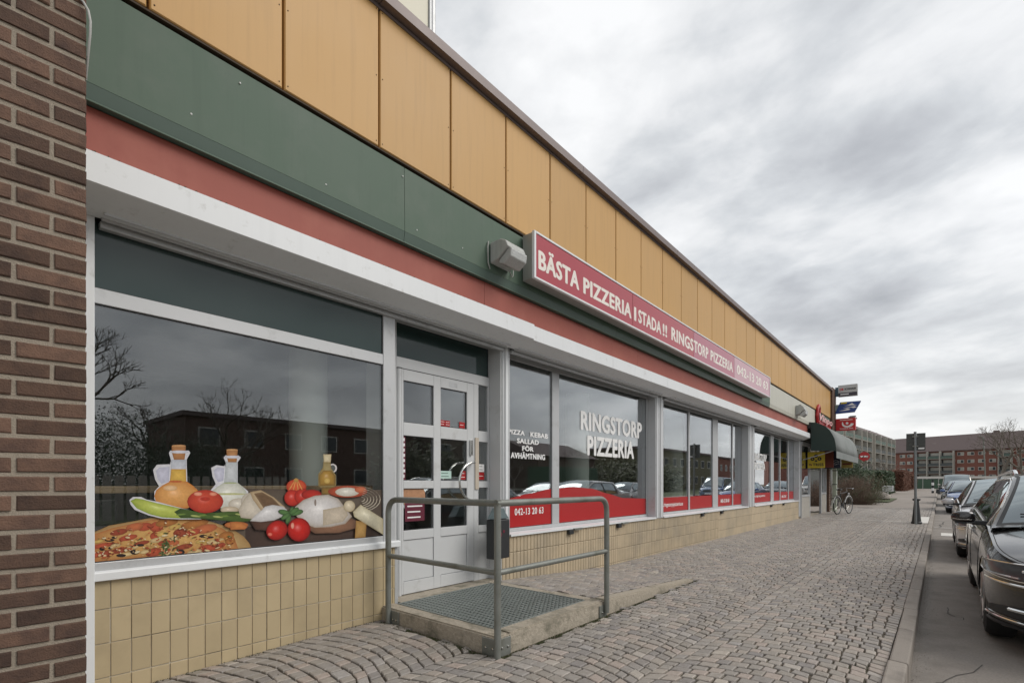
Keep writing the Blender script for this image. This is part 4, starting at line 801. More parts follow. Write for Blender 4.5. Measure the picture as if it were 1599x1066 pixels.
([(1.332,0.815),(1.328,0.812),(1.319,0.812),(1.314,0.815),(1.318,0.819),(1.327,0.819)],(240,222,184),(240,222,184),0),
([(0.777,0.97),(0.773,0.967),(0.768,0.969),(0.766,0.973),(0.769,0.976),(0.774,0.974)],(172,96,60),(172,96,60),0),
([(0.645,0.865),(0.642,0.862),(0.636,0.862),(0.633,0.866),(0.636,0.869),(0.642,0.868)],(172,96,60),(172,96,60),0),
([(0.926,0.906),(0.924,0.903),(0.919,0.9),(0.916,0.901),(0.918,0.904),(0.923,0.906)],(246,232,200),(246,232,200),0),
([(1.08,0.941),(1.075,0.937),(1.064,0.938),(1.058,0.942),(1.064,0.945),(1.075,0.944)],(120,60,40),(120,60,40),0),
([(0.625,0.92),(0.623,0.917),(0.619,0.917),(0.616,0.919),(0.618,0.922),(0.622,0.923)],(96,110,60),(96,110,60),0),
([(1.26,0.814),(1.255,0.812),(1.245,0.814),(1.241,0.819),(1.246,0.821),(1.256,0.819)],(120,60,40),(120,60,40),0),
([(0.684,0.819),(0.681,0.815),(0.673,0.814),(0.669,0.818),(0.672,0.822),(0.68,0.822)],(222,162,96),(222,162,96),0),
([(0.672,0.807),(0.67,0.802),(0.661,0.798),(0.656,0.799),(0.659,0.804),(0.667,0.809)],(172,96,60),(172,96,60),0),
([(0.647,0.924),(0.644,0.924),(0.64,0.927),(0.639,0.93),(0.642,0.93),(0.646,0.927)],(120,60,40),(120,60,40),0),
([(1.117,0.816),(1.112,0.814),(1.106,0.819),(1.105,0.825),(1.11,0.826),(1.116,0.822)],(222,162,96),(222,162,96),0),
([(0.966,0.811),(0.963,0.809),(0.959,0.81),(0.958,0.813),(0.96,0.816),(0.964,0.814)],(240,200,150),(240,200,150),0),
([(1.179,0.865),(1.177,0.861),(1.171,0.859),(1.167,0.86),(1.169,0.864),(1.175,0.867)],(120,60,40),(120,60,40),0),
([(0.728,0.882),(0.726,0.879),(0.722,0.879),(0.72,0.881),(0.722,0.884),(0.726,0.884)],(172,96,60),(172,96,60),0),
([(1.349,0.831),(1.349,0.825),(1.344,0.821),(1.339,0.823),(1.339,0.829),(1.344,0.832)],(120,60,40),(120,60,40),0),
([(0.708,0.852),(0.703,0.852),(0.694,0.855),(0.69,0.858),(0.694,0.859),(0.704,0.856)],(172,96,60),(172,96,60),0),
([(0.929,0.842),(0.926,0.838),(0.919,0.836),(0.915,0.839),(0.917,0.843),(0.925,0.845)],(172,96,60),(172,96,60),0),
([(1.156,0.81),(1.153,0.81),(1.149,0.814),(1.148,0.818),(1.151,0.818),(1.155,0.814)],(222,162,96),(222,162,96),0),
([(0.678,0.826),(0.675,0.824),(0.672,0.827),(0.671,0.831),(0.674,0.833),(0.678,0.83)],(120,60,40),(120,60,40),0),
([(1.337,0.805),(1.334,0.801),(1.327,0.8),(1.323,0.804),(1.326,0.808),(1.333,0.808)],(240,200,150),(240,200,150),0),
([(1.332,0.879),(1.327,0.875),(1.316,0.874),(1.309,0.878),(1.314,0.882),(1.326,0.883)],(96,110,60),(96,110,60),0),
([(0.692,0.829),(0.692,0.824),(0.687,0.821),(0.684,0.823),(0.684,0.828),(0.688,0.831)],(150,70,46),(150,70,46),0),
([(0.666,0.892),(0.665,0.889),(0.661,0.886),(0.659,0.887),(0.659,0.89),(0.663,0.893)],(120,60,40),(120,60,40),0),
([(0.776,0.845),(0.775,0.839),(0.769,0.835),(0.764,0.836),(0.765,0.841),(0.771,0.846)],(172,96,60),(172,96,60),0),
([(0.794,0.858),(0.789,0.856),(0.783,0.859),(0.781,0.864),(0.785,0.866),(0.791,0.863)],(206,120,80),(206,120,80),0),
([(0.875,0.8),(0.871,0.797),(0.861,0.795),(0.856,0.797),(0.86,0.801),(0.869,0.802)],(120,60,40),(120,60,40),0),
([(0.906,0.843),(0.901,0.843),(0.893,0.849),(0.89,0.853),(0.895,0.853),(0.903,0.847)],(240,222,184),(240,222,184),0),
([(0.978,0.939),(0.975,0.935),(0.968,0.933),(0.963,0.935),(0.966,0.939),(0.974,0.941)],(150,70,46),(150,70,46),0),
([(0.937,0.825),(0.935,0.822),(0.929,0.819),(0.925,0.82),(0.927,0.824),(0.933,0.826)],(240,200,150),(240,200,150),0),
([(0.992,0.848),(0.989,0.846),(0.985,0.848),(0.983,0.853),(0.986,0.855),(0.991,0.852)],(222,162,96),(222,162,96),0),
([(0.726,0.823),(0.723,0.822),(0.72,0.825),(0.72,0.829),(0.722,0.83),(0.726,0.827)],(240,222,184),(240,222,184),0),
([(0.893,0.865),(0.892,0.862),(0.888,0.859),(0.885,0.86),(0.885,0.863),(0.89,0.866)],(150,70,46),(150,70,46),0),
([(1.203,0.874),(1.199,0.871),(1.189,0.871),(1.184,0.874),(1.189,0.878),(1.198,0.878)],(150,70,46),(150,70,46),0),
([(0.997,0.875),(0.994,0.876),(0.99,0.88),(0.989,0.884),(0.992,0.883),(0.996,0.879)],(96,110,60),(96,110,60),0),
([(1.098,0.848),(1.093,0.848),(1.087,0.853),(1.086,0.859),(1.091,0.859),(1.097,0.853)],(246,232,200),(246,232,200),0),
([(0.774,0.836),(0.77,0.836),(0.764,0.84),(0.761,0.844),(0.765,0.843),(0.771,0.839)],(246,232,200),(246,232,200),0),
([(1.253,0.865),(1.247,0.861),(1.236,0.863),(1.23,0.868),(1.236,0.871),(1.248,0.87)],(172,96,60),(172,96,60),0),
([(1.328,0.782),(1.323,0.78),(1.313,0.783),(1.309,0.788),(1.314,0.79),(1.324,0.787)],(172,96,60),(172,96,60),0),
([(1.18,0.804),(1.176,0.802),(1.17,0.802),(1.167,0.805),(1.17,0.808),(1.176,0.807)],(172,96,60),(172,96,60),0),
([(1.166,0.796),(1.162,0.793),(1.152,0.792),(1.147,0.795),(1.152,0.797),(1.161,0.798)],(150,70,46),(150,70,46),0),
([(0.866,0.844),(0.862,0.842),(0.853,0.842),(0.849,0.843),(0.853,0.845),(0.862,0.845)],(120,60,40),(120,60,40),0),
([(1.062,0.974),(1.056,0.973),(1.047,0.975),(1.043,0.98),(1.048,0.982),(1.058,0.979)],(206,120,80),(206,120,80),0),
([(0.976,1.365),(0.905,1.36),(0.885,1.327),(0.895,1.268),(0.916,1.225),(0.891,1.193),(0.891,1.144),(0.926,1.101),(1.117,1.086),(1.144,1.164),(1.124,1.208),(1.071,1.252),(1.067,1.398),(1.088,1.442),(1.079,1.457),(0.976,1.452),(0.969,1.436),(0.979,1.395)],(232,232,238),(232,232,238),0),
([(0.972,1.348),(0.916,1.342),(0.9,1.319),(0.909,1.272),(0.928,1.241),(0.969,1.255)],(214,214,232),(200,202,224),0),
([(0.982,1.395),(1.064,1.398),(1.065,1.252),(0.973,1.251)],(214,218,228),(190,196,206),0),
([(0.981,1.334),(1.063,1.336),(1.065,1.252),(0.973,1.251)],(232,190,92),(214,160,70),0),
([(0.973,1.255),(0.933,1.23),(0.902,1.201),(0.891,1.164),(0.902,1.123),(0.933,1.093),(0.99,1.081),(1.071,1.081),(1.124,1.108),(1.143,1.155),(1.131,1.199),(1.101,1.23),(1.067,1.256)],(238,176,104),(214,134,62),1),
([(1.041,1.256),(1.04,1.254),(1.034,1.252),(1.026,1.25),(1.016,1.249),(1.005,1.249),(0.993,1.249),(0.983,1.25),(0.975,1.252),(0.97,1.253),(0.969,1.255),(0.97,1.258),(0.975,1.259),(0.983,1.261),(0.993,1.262),(1.005,1.262),(1.016,1.262),(1.026,1.261),(1.034,1.26),(1.04,1.258)],(206,110,60),(206,110,60),0),
([(0.984,1.483),(1.062,1.488),(1.061,1.449),(1.055,1.397),(0.996,1.395),(0.984,1.445)],(190,134,84),(160,108,64),0),
([(1.062,1.487),(1.06,1.484),(1.055,1.482),(1.046,1.48),(1.035,1.478),(1.023,1.477),(1.011,1.477),(1.0,1.477),(0.992,1.478),(0.986,1.48),(0.984,1.482),(0.986,1.485),(0.992,1.487),(1.0,1.49),(1.011,1.491),(1.023,1.492),(1.035,1.493),(1.046,1.492),(1.055,1.491),(1.06,1.489)],(208,156,104),(208,156,104),0),
([(1.08,1.448),(1.078,1.445),(1.07,1.442),(1.059,1.439),(1.044,1.437),(1.028,1.436),(1.012,1.435),(0.998,1.436),(0.987,1.438),(0.98,1.44),(0.977,1.443),(0.98,1.447),(0.987,1.45),(0.998,1.453),(1.012,1.455),(1.028,1.456),(1.044,1.456),(1.059,1.456),(1.07,1.454),(1.078,1.451)],(226,226,236),(206,208,220),0),
([(1.016,1.213),(1.014,1.207),(1.009,1.202),(1.0,1.198),(0.988,1.196),(0.976,1.195),(0.963,1.196),(0.952,1.199),(0.944,1.203),(0.938,1.208),(0.936,1.214),(0.938,1.219),(0.944,1.224),(0.952,1.228),(0.963,1.231),(0.976,1.232),(0.988,1.231),(1.0,1.228),(1.009,1.224),(1.014,1.219)],(246,206,160),(232,170,104),0),
([(1.292,1.361),(1.243,1.367),(1.211,1.348),(1.219,1.288),(1.239,1.239),(1.203,1.19),(1.203,1.101),(1.447,1.074),(1.447,1.187),(1.378,1.248),(1.377,1.391),(1.398,1.424),(1.381,1.439),(1.299,1.435),(1.287,1.42),(1.3,1.388)],(232,232,238),(232,232,238),0),
([(1.291,1.347),(1.247,1.351),(1.227,1.33),(1.235,1.283),(1.253,1.252),(1.286,1.261)],(214,214,232),(198,200,224),0),
([(1.302,1.393),(1.373,1.395),(1.377,1.238),(1.289,1.239)],(212,216,220),(190,198,200),0),
([(1.289,1.248),(1.243,1.216),(1.211,1.185),(1.204,1.141),(1.223,1.096),(1.284,1.069),(1.368,1.066),(1.433,1.094),(1.445,1.14),(1.431,1.192),(1.403,1.225),(1.377,1.248)],(236,236,226),(200,204,186),1),
([(1.372,1.247),(1.37,1.245),(1.364,1.244),(1.355,1.242),(1.343,1.242),(1.33,1.241),(1.317,1.242),(1.305,1.242),(1.296,1.243),(1.29,1.245),(1.288,1.247),(1.29,1.248),(1.296,1.25),(1.305,1.251),(1.317,1.252),(1.33,1.252),(1.343,1.252),(1.355,1.251),(1.364,1.25),(1.37,1.249)],(176,186,140),(176,186,140),0),
([(1.429,1.168),(1.424,1.166),(1.409,1.164),(1.386,1.163),(1.357,1.163),(1.326,1.163),(1.295,1.164),(1.267,1.165),(1.245,1.167),(1.231,1.169),(1.227,1.172),(1.231,1.174),(1.245,1.176),(1.267,1.177),(1.295,1.177),(1.326,1.177),(1.357,1.177),(1.386,1.175),(1.409,1.173),(1.424,1.171)],(206,206,150),(206,206,150),0),
([(1.305,1.475),(1.378,1.479),(1.375,1.437),(1.37,1.391),(1.316,1.389),(1.307,1.434)],(190,136,86),(160,108,64),0),
([(1.378,1.478),(1.376,1.476),(1.371,1.473),(1.362,1.472),(1.352,1.47),(1.341,1.469),(1.33,1.469),(1.319,1.469),(1.312,1.47),(1.306,1.472),(1.305,1.474),(1.306,1.476),(1.312,1.478),(1.319,1.48),(1.33,1.481),(1.341,1.482),(1.352,1.482),(1.362,1.482),(1.371,1.481),(1.376,1.479)],(210,160,108),(210,160,108),0),
([(1.396,1.428),(1.393,1.425),(1.386,1.422),(1.374,1.419),(1.359,1.417),(1.343,1.416),(1.326,1.416),(1.312,1.417),(1.3,1.419),(1.293,1.421),(1.291,1.424),(1.293,1.427),(1.3,1.43),(1.312,1.433),(1.326,1.435),(1.343,1.436),(1.359,1.437),(1.374,1.436),(1.386,1.434),(1.393,1.432)],(226,226,236),(206,208,220),0),
([(1.456,1.093),(1.452,1.079),(1.442,1.067),(1.426,1.058),(1.407,1.052),(1.385,1.051),(1.364,1.054),(1.345,1.061),(1.33,1.071),(1.32,1.084),(1.317,1.097),(1.32,1.111),(1.33,1.123),(1.345,1.132),(1.364,1.138),(1.385,1.14),(1.407,1.137),(1.426,1.13),(1.442,1.12),(1.452,1.107)],(226,218,204),(196,182,160),1),
([(1.523,1.11),(1.52,1.089),(1.511,1.071),(1.497,1.057),(1.48,1.048),(1.46,1.046),(1.441,1.05),(1.424,1.06),(1.41,1.075),(1.401,1.093),(1.398,1.113),(1.401,1.133),(1.41,1.151),(1.424,1.165),(1.441,1.174),(1.46,1.177),(1.48,1.174),(1.497,1.164),(1.511,1.149),(1.52,1.131)],(222,214,202),(190,178,160),1),
([(1.385,1.058),(1.382,1.051),(1.374,1.045),(1.361,1.04),(1.344,1.037),(1.326,1.037),(1.307,1.039),(1.291,1.043),(1.278,1.049),(1.27,1.055),(1.267,1.063),(1.27,1.07),(1.278,1.076),(1.291,1.081),(1.307,1.084),(1.326,1.084),(1.344,1.082),(1.361,1.079),(1.374,1.073),(1.382,1.066)],(220,204,180),(186,166,136),1),
([(0.765,1.143),(0.783,1.161),(0.824,1.16),(0.851,1.143),(0.912,1.127),(1.005,1.094),(1.159,1.045),(1.151,1.006),(1.034,1.011),(0.933,1.021),(0.861,1.045),(0.791,1.082),(0.77,1.115)],(232,232,238),(232,232,238),0),
([(0.77,1.137),(0.797,1.152),(0.83,1.145),(0.905,1.119),(1.005,1.09),(1.155,1.041),(1.148,1.011),(1.034,1.017),(0.933,1.028),(0.864,1.053),(0.801,1.091)],(202,214,104),(146,170,56),1),
([(0.997,1.061),(1.034,1.082),(1.071,1.071),(1.155,1.045),(1.243,1.046),(1.317,1.05),(1.42,1.043),(1.483,1.017),(1.492,0.978),(1.403,0.969),(1.276,0.99),(1.155,1.008),(1.034,1.019)],(86,112,54),(58,80,40),0),
([(1.064,1.044),(1.055,1.039),(1.034,1.036),(1.014,1.037),(1.005,1.04),(1.013,1.045),(1.033,1.048),(1.054,1.048)],(120,146,70),(120,146,70),0),
([(1.106,1.023),(1.097,1.019),(1.076,1.019),(1.054,1.022),(1.046,1.026),(1.054,1.03),(1.076,1.031),(1.097,1.028)],(70,92,44),(70,92,44),0),
([(1.149,1.023),(1.14,1.02),(1.118,1.022),(1.096,1.027),(1.088,1.033),(1.097,1.036),(1.119,1.034),(1.14,1.029)],(186,196,120),(186,196,120),0),
([(1.193,1.033),(1.184,1.028),(1.162,1.025),(1.14,1.025),(1.131,1.029),(1.139,1.034),(1.161,1.037),(1.183,1.037)],(120,146,70),(120,146,70),0),
([(1.238,1.033),(1.229,1.029),(1.206,1.028),(1.183,1.031),(1.174,1.036),(1.183,1.04),(1.206,1.04),(1.229,1.038)],(70,92,44),(70,92,44),0),
([(1.284,1.011),(1.274,1.008),(1.25,1.01),(1.228,1.015),(1.219,1.021),(1.229,1.024),(1.252,1.022),(1.274,1.017)],(186,196,120),(186,196,120),0),
([(1.331,1.021),(1.321,1.016),(1.298,1.013),(1.274,1.013),(1.264,1.017),(1.273,1.022),(1.297,1.025),(1.32,1.025)],(120,146,70),(120,146,70),0),
([(1.378,1.021),(1.368,1.017),(1.344,1.016),(1.32,1.019),(1.31,1.024),(1.32,1.028),(1.344,1.029),(1.368,1.026)],(70,92,44),(70,92,44),0),
([(1.427,1.02),(1.416,1.017),(1.392,1.019),(1.368,1.025),(1.358,1.031),(1.368,1.034),(1.393,1.032),(1.417,1.026)],(186,196,120),(186,196,120),0),
([(1.477,1.008),(1.467,1.003),(1.442,1.0),(1.417,1.0),(1.406,1.004),(1.416,1.01),(1.441,1.013),(1.466,1.012)],(120,146,70),(120,146,70),0),
([(1.286,1.119),(1.28,1.095),(1.264,1.073),(1.239,1.057),(1.209,1.047),(1.175,1.044),(1.142,1.05),(1.112,1.062),(1.089,1.08),(1.075,1.101),(1.07,1.125),(1.075,1.148),(1.089,1.169),(1.112,1.186),(1.142,1.196),(1.175,1.2),(1.209,1.196),(1.239,1.184),(1.264,1.166),(1.28,1.144)],(216,82,58),(176,46,36),1),
([(1.207,1.138),(1.205,1.134),(1.201,1.13),(1.194,1.127),(1.185,1.125),(1.175,1.125),(1.165,1.126),(1.156,1.128),(1.15,1.131),(1.145,1.135),(1.144,1.14),(1.145,1.144),(1.15,1.148),(1.156,1.151),(1.165,1.152),(1.175,1.153),(1.185,1.152),(1.194,1.15),(1.201,1.147),(1.205,1.143)],(196,60,44),(206,80,60),0),
([(1.158,1.173),(1.157,1.168),(1.153,1.164),(1.148,1.161),(1.14,1.16),(1.132,1.159),(1.124,1.16),(1.117,1.162),(1.111,1.165),(1.107,1.169),(1.106,1.173),(1.107,1.178),(1.111,1.182),(1.117,1.185),(1.124,1.186),(1.132,1.187),(1.14,1.186),(1.148,1.184),(1.153,1.181),(1.157,1.177)],(244,170,140),(216,90,66),0),
([(1.247,1.171),(1.246,1.167),(1.242,1.163),(1.237,1.161),(1.23,1.159),(1.223,1.158),(1.215,1.159),(1.209,1.161),(1.203,1.164),(1.2,1.168),(1.199,1.172),(1.2,1.176),(1.203,1.18),(1.209,1.183),(1.215,1.184),(1.223,1.185),(1.23,1.184),(1.237,1.182),(1.242,1.179),(1.246,1.175)],(244,160,130),(216,90,66),0),
([(1.447,0.948),(1.443,0.941),(1.432,0.935),(1.414,0.93),(1.392,0.929),(1.368,0.929),(1.344,0.932),(1.323,0.937),(1.306,0.943),(1.296,0.95),(1.292,0.958),(1.296,0.965),(1.306,0.971),(1.323,0.975),(1.344,0.977),(1.368,0.977),(1.392,0.974),(1.414,0.97),(1.432,0.963),(1.443,0.956)],(206,130,72),(176,98,56),0),
([(1.38,1.058),(1.424,1.141),(1.459,1.177),(1.551,1.052),(1.541,0.976),(1.398,1.002)],(222,212,196),(188,176,156),0),
([(1.459,1.182),(1.532,1.196),(1.626,1.141),(1.709,1.065),(1.674,1.008),(1.551,1.023),(1.477,1.13)],(214,192,158),(176,150,114),0),
([(1.485,1.17),(1.541,1.181),(1.616,1.137),(1.674,1.076),(1.626,1.063),(1.551,1.066)],(118,92,68),(150,122,92),0),
([(1.458,0.976),(1.665,0.977),(1.647,0.921),(1.597,0.895),(1.495,0.91)],(96,68,56),(62,44,38),0),
([(1.459,0.976),(1.495,1.016),(1.541,1.052),(1.562,1.075),(1.616,1.086),(1.694,1.071),(1.724,1.045),(1.694,0.997),(1.626,0.971),(1.532,0.965)],(232,230,230),(196,192,190),1),
([(1.329,0.978),(1.407,0.969),(1.442,0.934),(1.424,0.919),(1.329,0.922)],(212,136,76),(180,104,60),0),
([(1.874,1.218),(1.87,1.2),(1.858,1.184),(1.841,1.172),(1.819,1.164),(1.795,1.162),(1.771,1.165),(1.749,1.173),(1.732,1.186),(1.721,1.201),(1.718,1.219),(1.721,1.236),(1.732,1.251),(1.749,1.264),(1.771,1.272),(1.795,1.275),(1.819,1.272),(1.841,1.264),(1.858,1.252),(1.87,1.236)],(222,96,60),(176,56,36),0),
([(1.828,1.132),(1.824,1.113),(1.815,1.095),(1.801,1.082),(1.783,1.074),(1.764,1.071),(1.745,1.075),(1.727,1.084),(1.714,1.098),(1.705,1.116),(1.702,1.135),(1.705,1.154),(1.714,1.171),(1.727,1.184),(1.745,1.193),(1.764,1.195),(1.783,1.192),(1.801,1.183),(1.815,1.169),(1.824,1.151)],(212,62,48),(158,34,30),1),
([(1.905,1.141),(1.901,1.121),(1.892,1.103),(1.878,1.09),(1.861,1.081),(1.841,1.079),(1.822,1.083),(1.805,1.092),(1.791,1.106),(1.782,1.124),(1.779,1.143),(1.782,1.162),(1.791,1.18),(1.805,1.193),(1.822,1.202),(1.841,1.205),(1.861,1.202),(1.878,1.193),(1.892,1.178),(1.901,1.16)],(206,56,44),(150,32,28),1),
([(2.001,1.154),(1.996,1.142),(1.984,1.131),(1.965,1.123),(1.941,1.118),(1.915,1.117),(1.89,1.119),(1.866,1.125),(1.848,1.134),(1.837,1.145),(1.833,1.157),(1.837,1.169),(1.848,1.18),(1.866,1.188),(1.89,1.193),(1.915,1.195),(1.941,1.193),(1.965,1.187),(1.984,1.178),(1.996,1.167)],(192,52,42),(140,34,28),0),
([(1.778,1.264),(1.786,1.264),(1.744,1.194),(1.734,1.194)],(236,166,96),(206,120,70),0),
([(1.785,1.264),(1.793,1.264),(1.776,1.193),(1.766,1.193)],(236,166,96),(206,120,70),0),
([(1.794,1.264),(1.802,1.264),(1.813,1.193),(1.803,1.193)],(236,166,96),(206,120,70),0),
([(1.801,1.264),(1.809,1.264),(1.846,1.193),(1.835,1.193)],(236,166,96),(206,120,70),0),
([(1.811,1.269),(1.81,1.264),(1.807,1.26),(1.803,1.257),(1.798,1.255),(1.792,1.255),(1.787,1.255),(1.782,1.257),(1.778,1.26),(1.775,1.264),(1.774,1.269),(1.775,1.273),(1.778,1.277),(1.782,1.28),(1.787,1.282),(1.792,1.283),(1.798,1.282),(1.803,1.28),(1.807,1.277),(1.81,1.273)],(196,150,80),(196,150,80),0),
([(2.131,1.367),(2.129,1.356),(2.124,1.346),(2.115,1.337),(2.105,1.332),(2.094,1.33),(2.082,1.332),(2.072,1.337),(2.064,1.345),(2.059,1.354),(2.057,1.366),(2.059,1.377),(2.064,1.387),(2.072,1.395),(2.082,1.401),(2.094,1.403),(2.105,1.401),(2.115,1.396),(2.124,1.389),(2.129,1.379)],(228,222,220),(228,222,220),0),
([(2.117,1.367),(2.116,1.359),(2.112,1.352),(2.107,1.346),(2.101,1.342),(2.094,1.341),(2.086,1.342),(2.08,1.345),(2.075,1.351),(2.072,1.358),(2.071,1.366),(2.072,1.374),(2.075,1.381),(2.08,1.387),(2.086,1.391),(2.094,1.392),(2.101,1.391),(2.107,1.388),(2.112,1.382),(2.116,1.375)],(96,100,98),(96,100,98),0),
([(1.97,1.317),(2.009,1.37),(2.013,1.417),(2.074,1.419),(2.081,1.366),(2.123,1.308),(2.123,1.224),(2.099,1.212),(1.986,1.212),(1.97,1.225)],(176,160,112),(140,118,70),0),
([(1.977,1.306),(2.013,1.347),(2.081,1.348),(2.116,1.303),(2.113,1.227),(1.982,1.223)],(184,144,66),(120,90,44),1),
([(2.012,1.475),(2.082,1.478),(2.076,1.414),(2.017,1.412)],(222,208,172),(190,172,130),0),
([(2.072,1.265),(2.07,1.258),(2.067,1.251),(2.06,1.246),(2.053,1.243),(2.044,1.242),(2.036,1.243),(2.029,1.246),(2.023,1.251),(2.019,1.258),(2.017,1.265),(2.019,1.272),(2.023,1.278),(2.029,1.283),(2.036,1.287),(2.044,1.288),(2.053,1.287),(2.06,1.284),(2.067,1.279),(2.07,1.272)],(222,188,108),(190,150,74),0),
([(1.997,1.21),(2.111,1.212),(2.076,1.153),(1.997,1.155)],(150,118,60),(110,90,56),0),
([(2.415,1.174),(2.406,1.158),(2.378,1.144),(2.336,1.133),(2.284,1.127),(2.227,1.126),(2.172,1.129),(2.122,1.137),(2.084,1.149),(2.06,1.163),(2.051,1.178),(2.06,1.193),(2.084,1.206),(2.122,1.217),(2.172,1.224),(2.227,1.226),(2.284,1.224),(2.336,1.216),(2.378,1.205),(2.406,1.19)],(196,92,62),(150,66,44),0),
([(2.337,1.171),(2.331,1.16),(2.315,1.149),(2.29,1.141),(2.258,1.137),(2.224,1.136),(2.189,1.138),(2.159,1.144),(2.135,1.152),(2.12,1.163),(2.114,1.174),(2.12,1.185),(2.135,1.195),(2.159,1.203),(2.189,1.208),(2.224,1.21),(2.258,1.208),(2.29,1.202),(2.315,1.194),(2.331,1.183)],(230,226,214),(200,190,170),1),
([(2.404,1.19),(2.401,1.181),(2.393,1.174),(2.38,1.168),(2.365,1.164),(2.347,1.163),(2.33,1.165),(2.315,1.169),(2.303,1.175),(2.295,1.182),(2.292,1.191),(2.295,1.199),(2.303,1.206),(2.315,1.212),(2.33,1.216),(2.347,1.217),(2.365,1.216),(2.38,1.212),(2.393,1.206),(2.401,1.198)],(212,120,84),(180,84,56),0),
([(2.385,1.213),(2.445,1.2),(2.451,1.195),(2.392,1.209)],(206,196,178),(206,196,178),0),
([(2.445,1.2),(2.494,1.176),(2.5,1.172),(2.451,1.195)],(206,196,178),(206,196,178),0),
([(2.494,1.176),(2.527,1.146),(2.534,1.141),(2.5,1.172)],(206,196,178),(206,196,178),0),
([(2.527,1.146),(2.54,1.111),(2.547,1.106),(2.534,1.141)],(206,196,178),(206,196,178),0),
([(2.54,1.111),(2.531,1.076),(2.538,1.071),(2.547,1.106)],(206,196,178),(206,196,178),0),
([(2.531,1.076),(2.501,1.045),(2.508,1.041),(2.538,1.071)],(206,196,178),(206,196,178),0),
([(2.501,1.045),(2.454,1.023),(2.461,1.018),(2.508,1.041)],(206,196,178),(206,196,178),0),
([(2.454,1.023),(2.397,1.01),(2.403,1.005),(2.461,1.018)],(206,196,178),(206,196,178),0),
([(2.379,1.197),(2.428,1.186),(2.435,1.181),(2.385,1.192)],(206,196,178),(206,196,178),0),
([(2.428,1.186),(2.469,1.166),(2.476,1.161),(2.435,1.181)],(206,196,178),(206,196,178),0),
([(2.469,1.166),(2.497,1.14),(2.503,1.135),(2.476,1.161)],(206,196,178),(206,196,178),0),
([(2.497,1.14),(2.507,1.111),(2.514,1.106),(2.503,1.135)],(206,196,178),(206,196,178),0),
([(2.507,1.111),(2.5,1.082),(2.507,1.077),(2.514,1.106)],(206,196,178),(206,196,178),0),
([(2.5,1.082),(2.475,1.056),(2.482,1.051),(2.507,1.077)],(206,196,178),(206,196,178),0),
([(2.475,1.056),(2.436,1.037),(2.443,1.032),(2.482,1.051)],(206,196,178),(206,196,178),0),
([(2.436,1.037),(2.388,1.026),(2.394,1.022),(2.443,1.032)],(206,196,178),(206,196,178),0),
([(2.372,1.181),(2.412,1.171),(2.418,1.167),(2.378,1.176)],(206,196,178),(206,196,178),0),
([(2.412,1.171),(2.445,1.155),(2.451,1.151),(2.418,1.167)],(206,196,178),(206,196,178),0),
([(2.445,1.155),(2.467,1.135),(2.473,1.13),(2.451,1.151)],(206,196,178),(206,196,178),0),
([(2.467,1.135),(2.475,1.111),(2.482,1.106),(2.473,1.13)],(206,196,178),(206,196,178),0),
([(2.475,1.111),(2.469,1.088),(2.476,1.083),(2.482,1.106)],(206,196,178),(206,196,178),0),
([(2.469,1.088),(2.45,1.067),(2.456,1.062),(2.476,1.083)],(206,196,178),(206,196,178),0),
([(2.45,1.067),(2.418,1.052),(2.425,1.047),(2.456,1.062)],(206,196,178),(206,196,178),0),
([(2.418,1.052),(2.379,1.043),(2.386,1.038),(2.425,1.047)],(206,196,178),(206,196,178),0),
([(2.365,1.164),(2.396,1.157),(2.402,1.153),(2.372,1.16)],(206,196,178),(206,196,178),0),
([(2.396,1.157),(2.421,1.145),(2.427,1.14),(2.402,1.153)],(206,196,178),(206,196,178),0),
([(2.421,1.145),(2.437,1.129),(2.444,1.124),(2.427,1.14)],(206,196,178),(206,196,178),0),
([(2.437,1.129),(2.444,1.111),(2.45,1.107),(2.444,1.124)],(206,196,178),(206,196,178),0),
([(2.444,1.111),(2.439,1.094),(2.446,1.089),(2.45,1.107)],(206,196,178),(206,196,178),0),
([(2.439,1.094),(2.424,1.078),(2.431,1.073),(2.446,1.089)],(206,196,178),(206,196,178),0),
([(2.424,1.078),(2.401,1.066),(2.407,1.061),(2.431,1.073)],(206,196,178),(206,196,178),0),
([(2.401,1.066),(2.371,1.059),(2.377,1.054),(2.407,1.061)],(206,196,178),(206,196,178),0),
([(2.358,1.148),(2.379,1.143),(2.386,1.139),(2.365,1.144)],(206,196,178),(206,196,178),0),
([(2.379,1.143),(2.397,1.135),(2.403,1.13),(2.386,1.139)],(206,196,178),(206,196,178),0),
([(2.397,1.135),(2.408,1.124),(2.415,1.119),(2.403,1.13)],(206,196,178),(206,196,178),0),
([(2.408,1.124),(2.413,1.112),(2.419,1.107),(2.415,1.119)],(206,196,178),(206,196,178),0),
([(2.413,1.112),(2.409,1.099),(2.416,1.095),(2.419,1.107)],(206,196,178),(206,196,178),0),
([(2.409,1.099),(2.399,1.088),(2.406,1.084),(2.416,1.095)],(206,196,178),(206,196,178),0),
([(2.399,1.088),(2.383,1.08),(2.389,1.075),(2.406,1.084)],(206,196,178),(206,196,178),0),
([(2.383,1.08),(2.362,1.075),(2.369,1.071),(2.389,1.075)],(206,196,178),(206,196,178),0),
([(2.352,1.132),(2.363,1.129),(2.37,1.125),(2.358,1.127)],(206,196,178),(206,196,178),0),
([(2.363,1.129),(2.373,1.125),(2.379,1.12),(2.37,1.125)],(206,196,178),(206,196,178),0),
([(2.373,1.125),(2.379,1.119),(2.386,1.114),(2.379,1.12)],(206,196,178),(206,196,178),0),
([(2.379,1.119),(2.382,1.112),(2.388,1.107),(2.386,1.114)],(206,196,178),(206,196,178),0),
([(2.382,1.112),(2.38,1.105),(2.386,1.1),(2.388,1.107)],(206,196,178),(206,196,178),0),
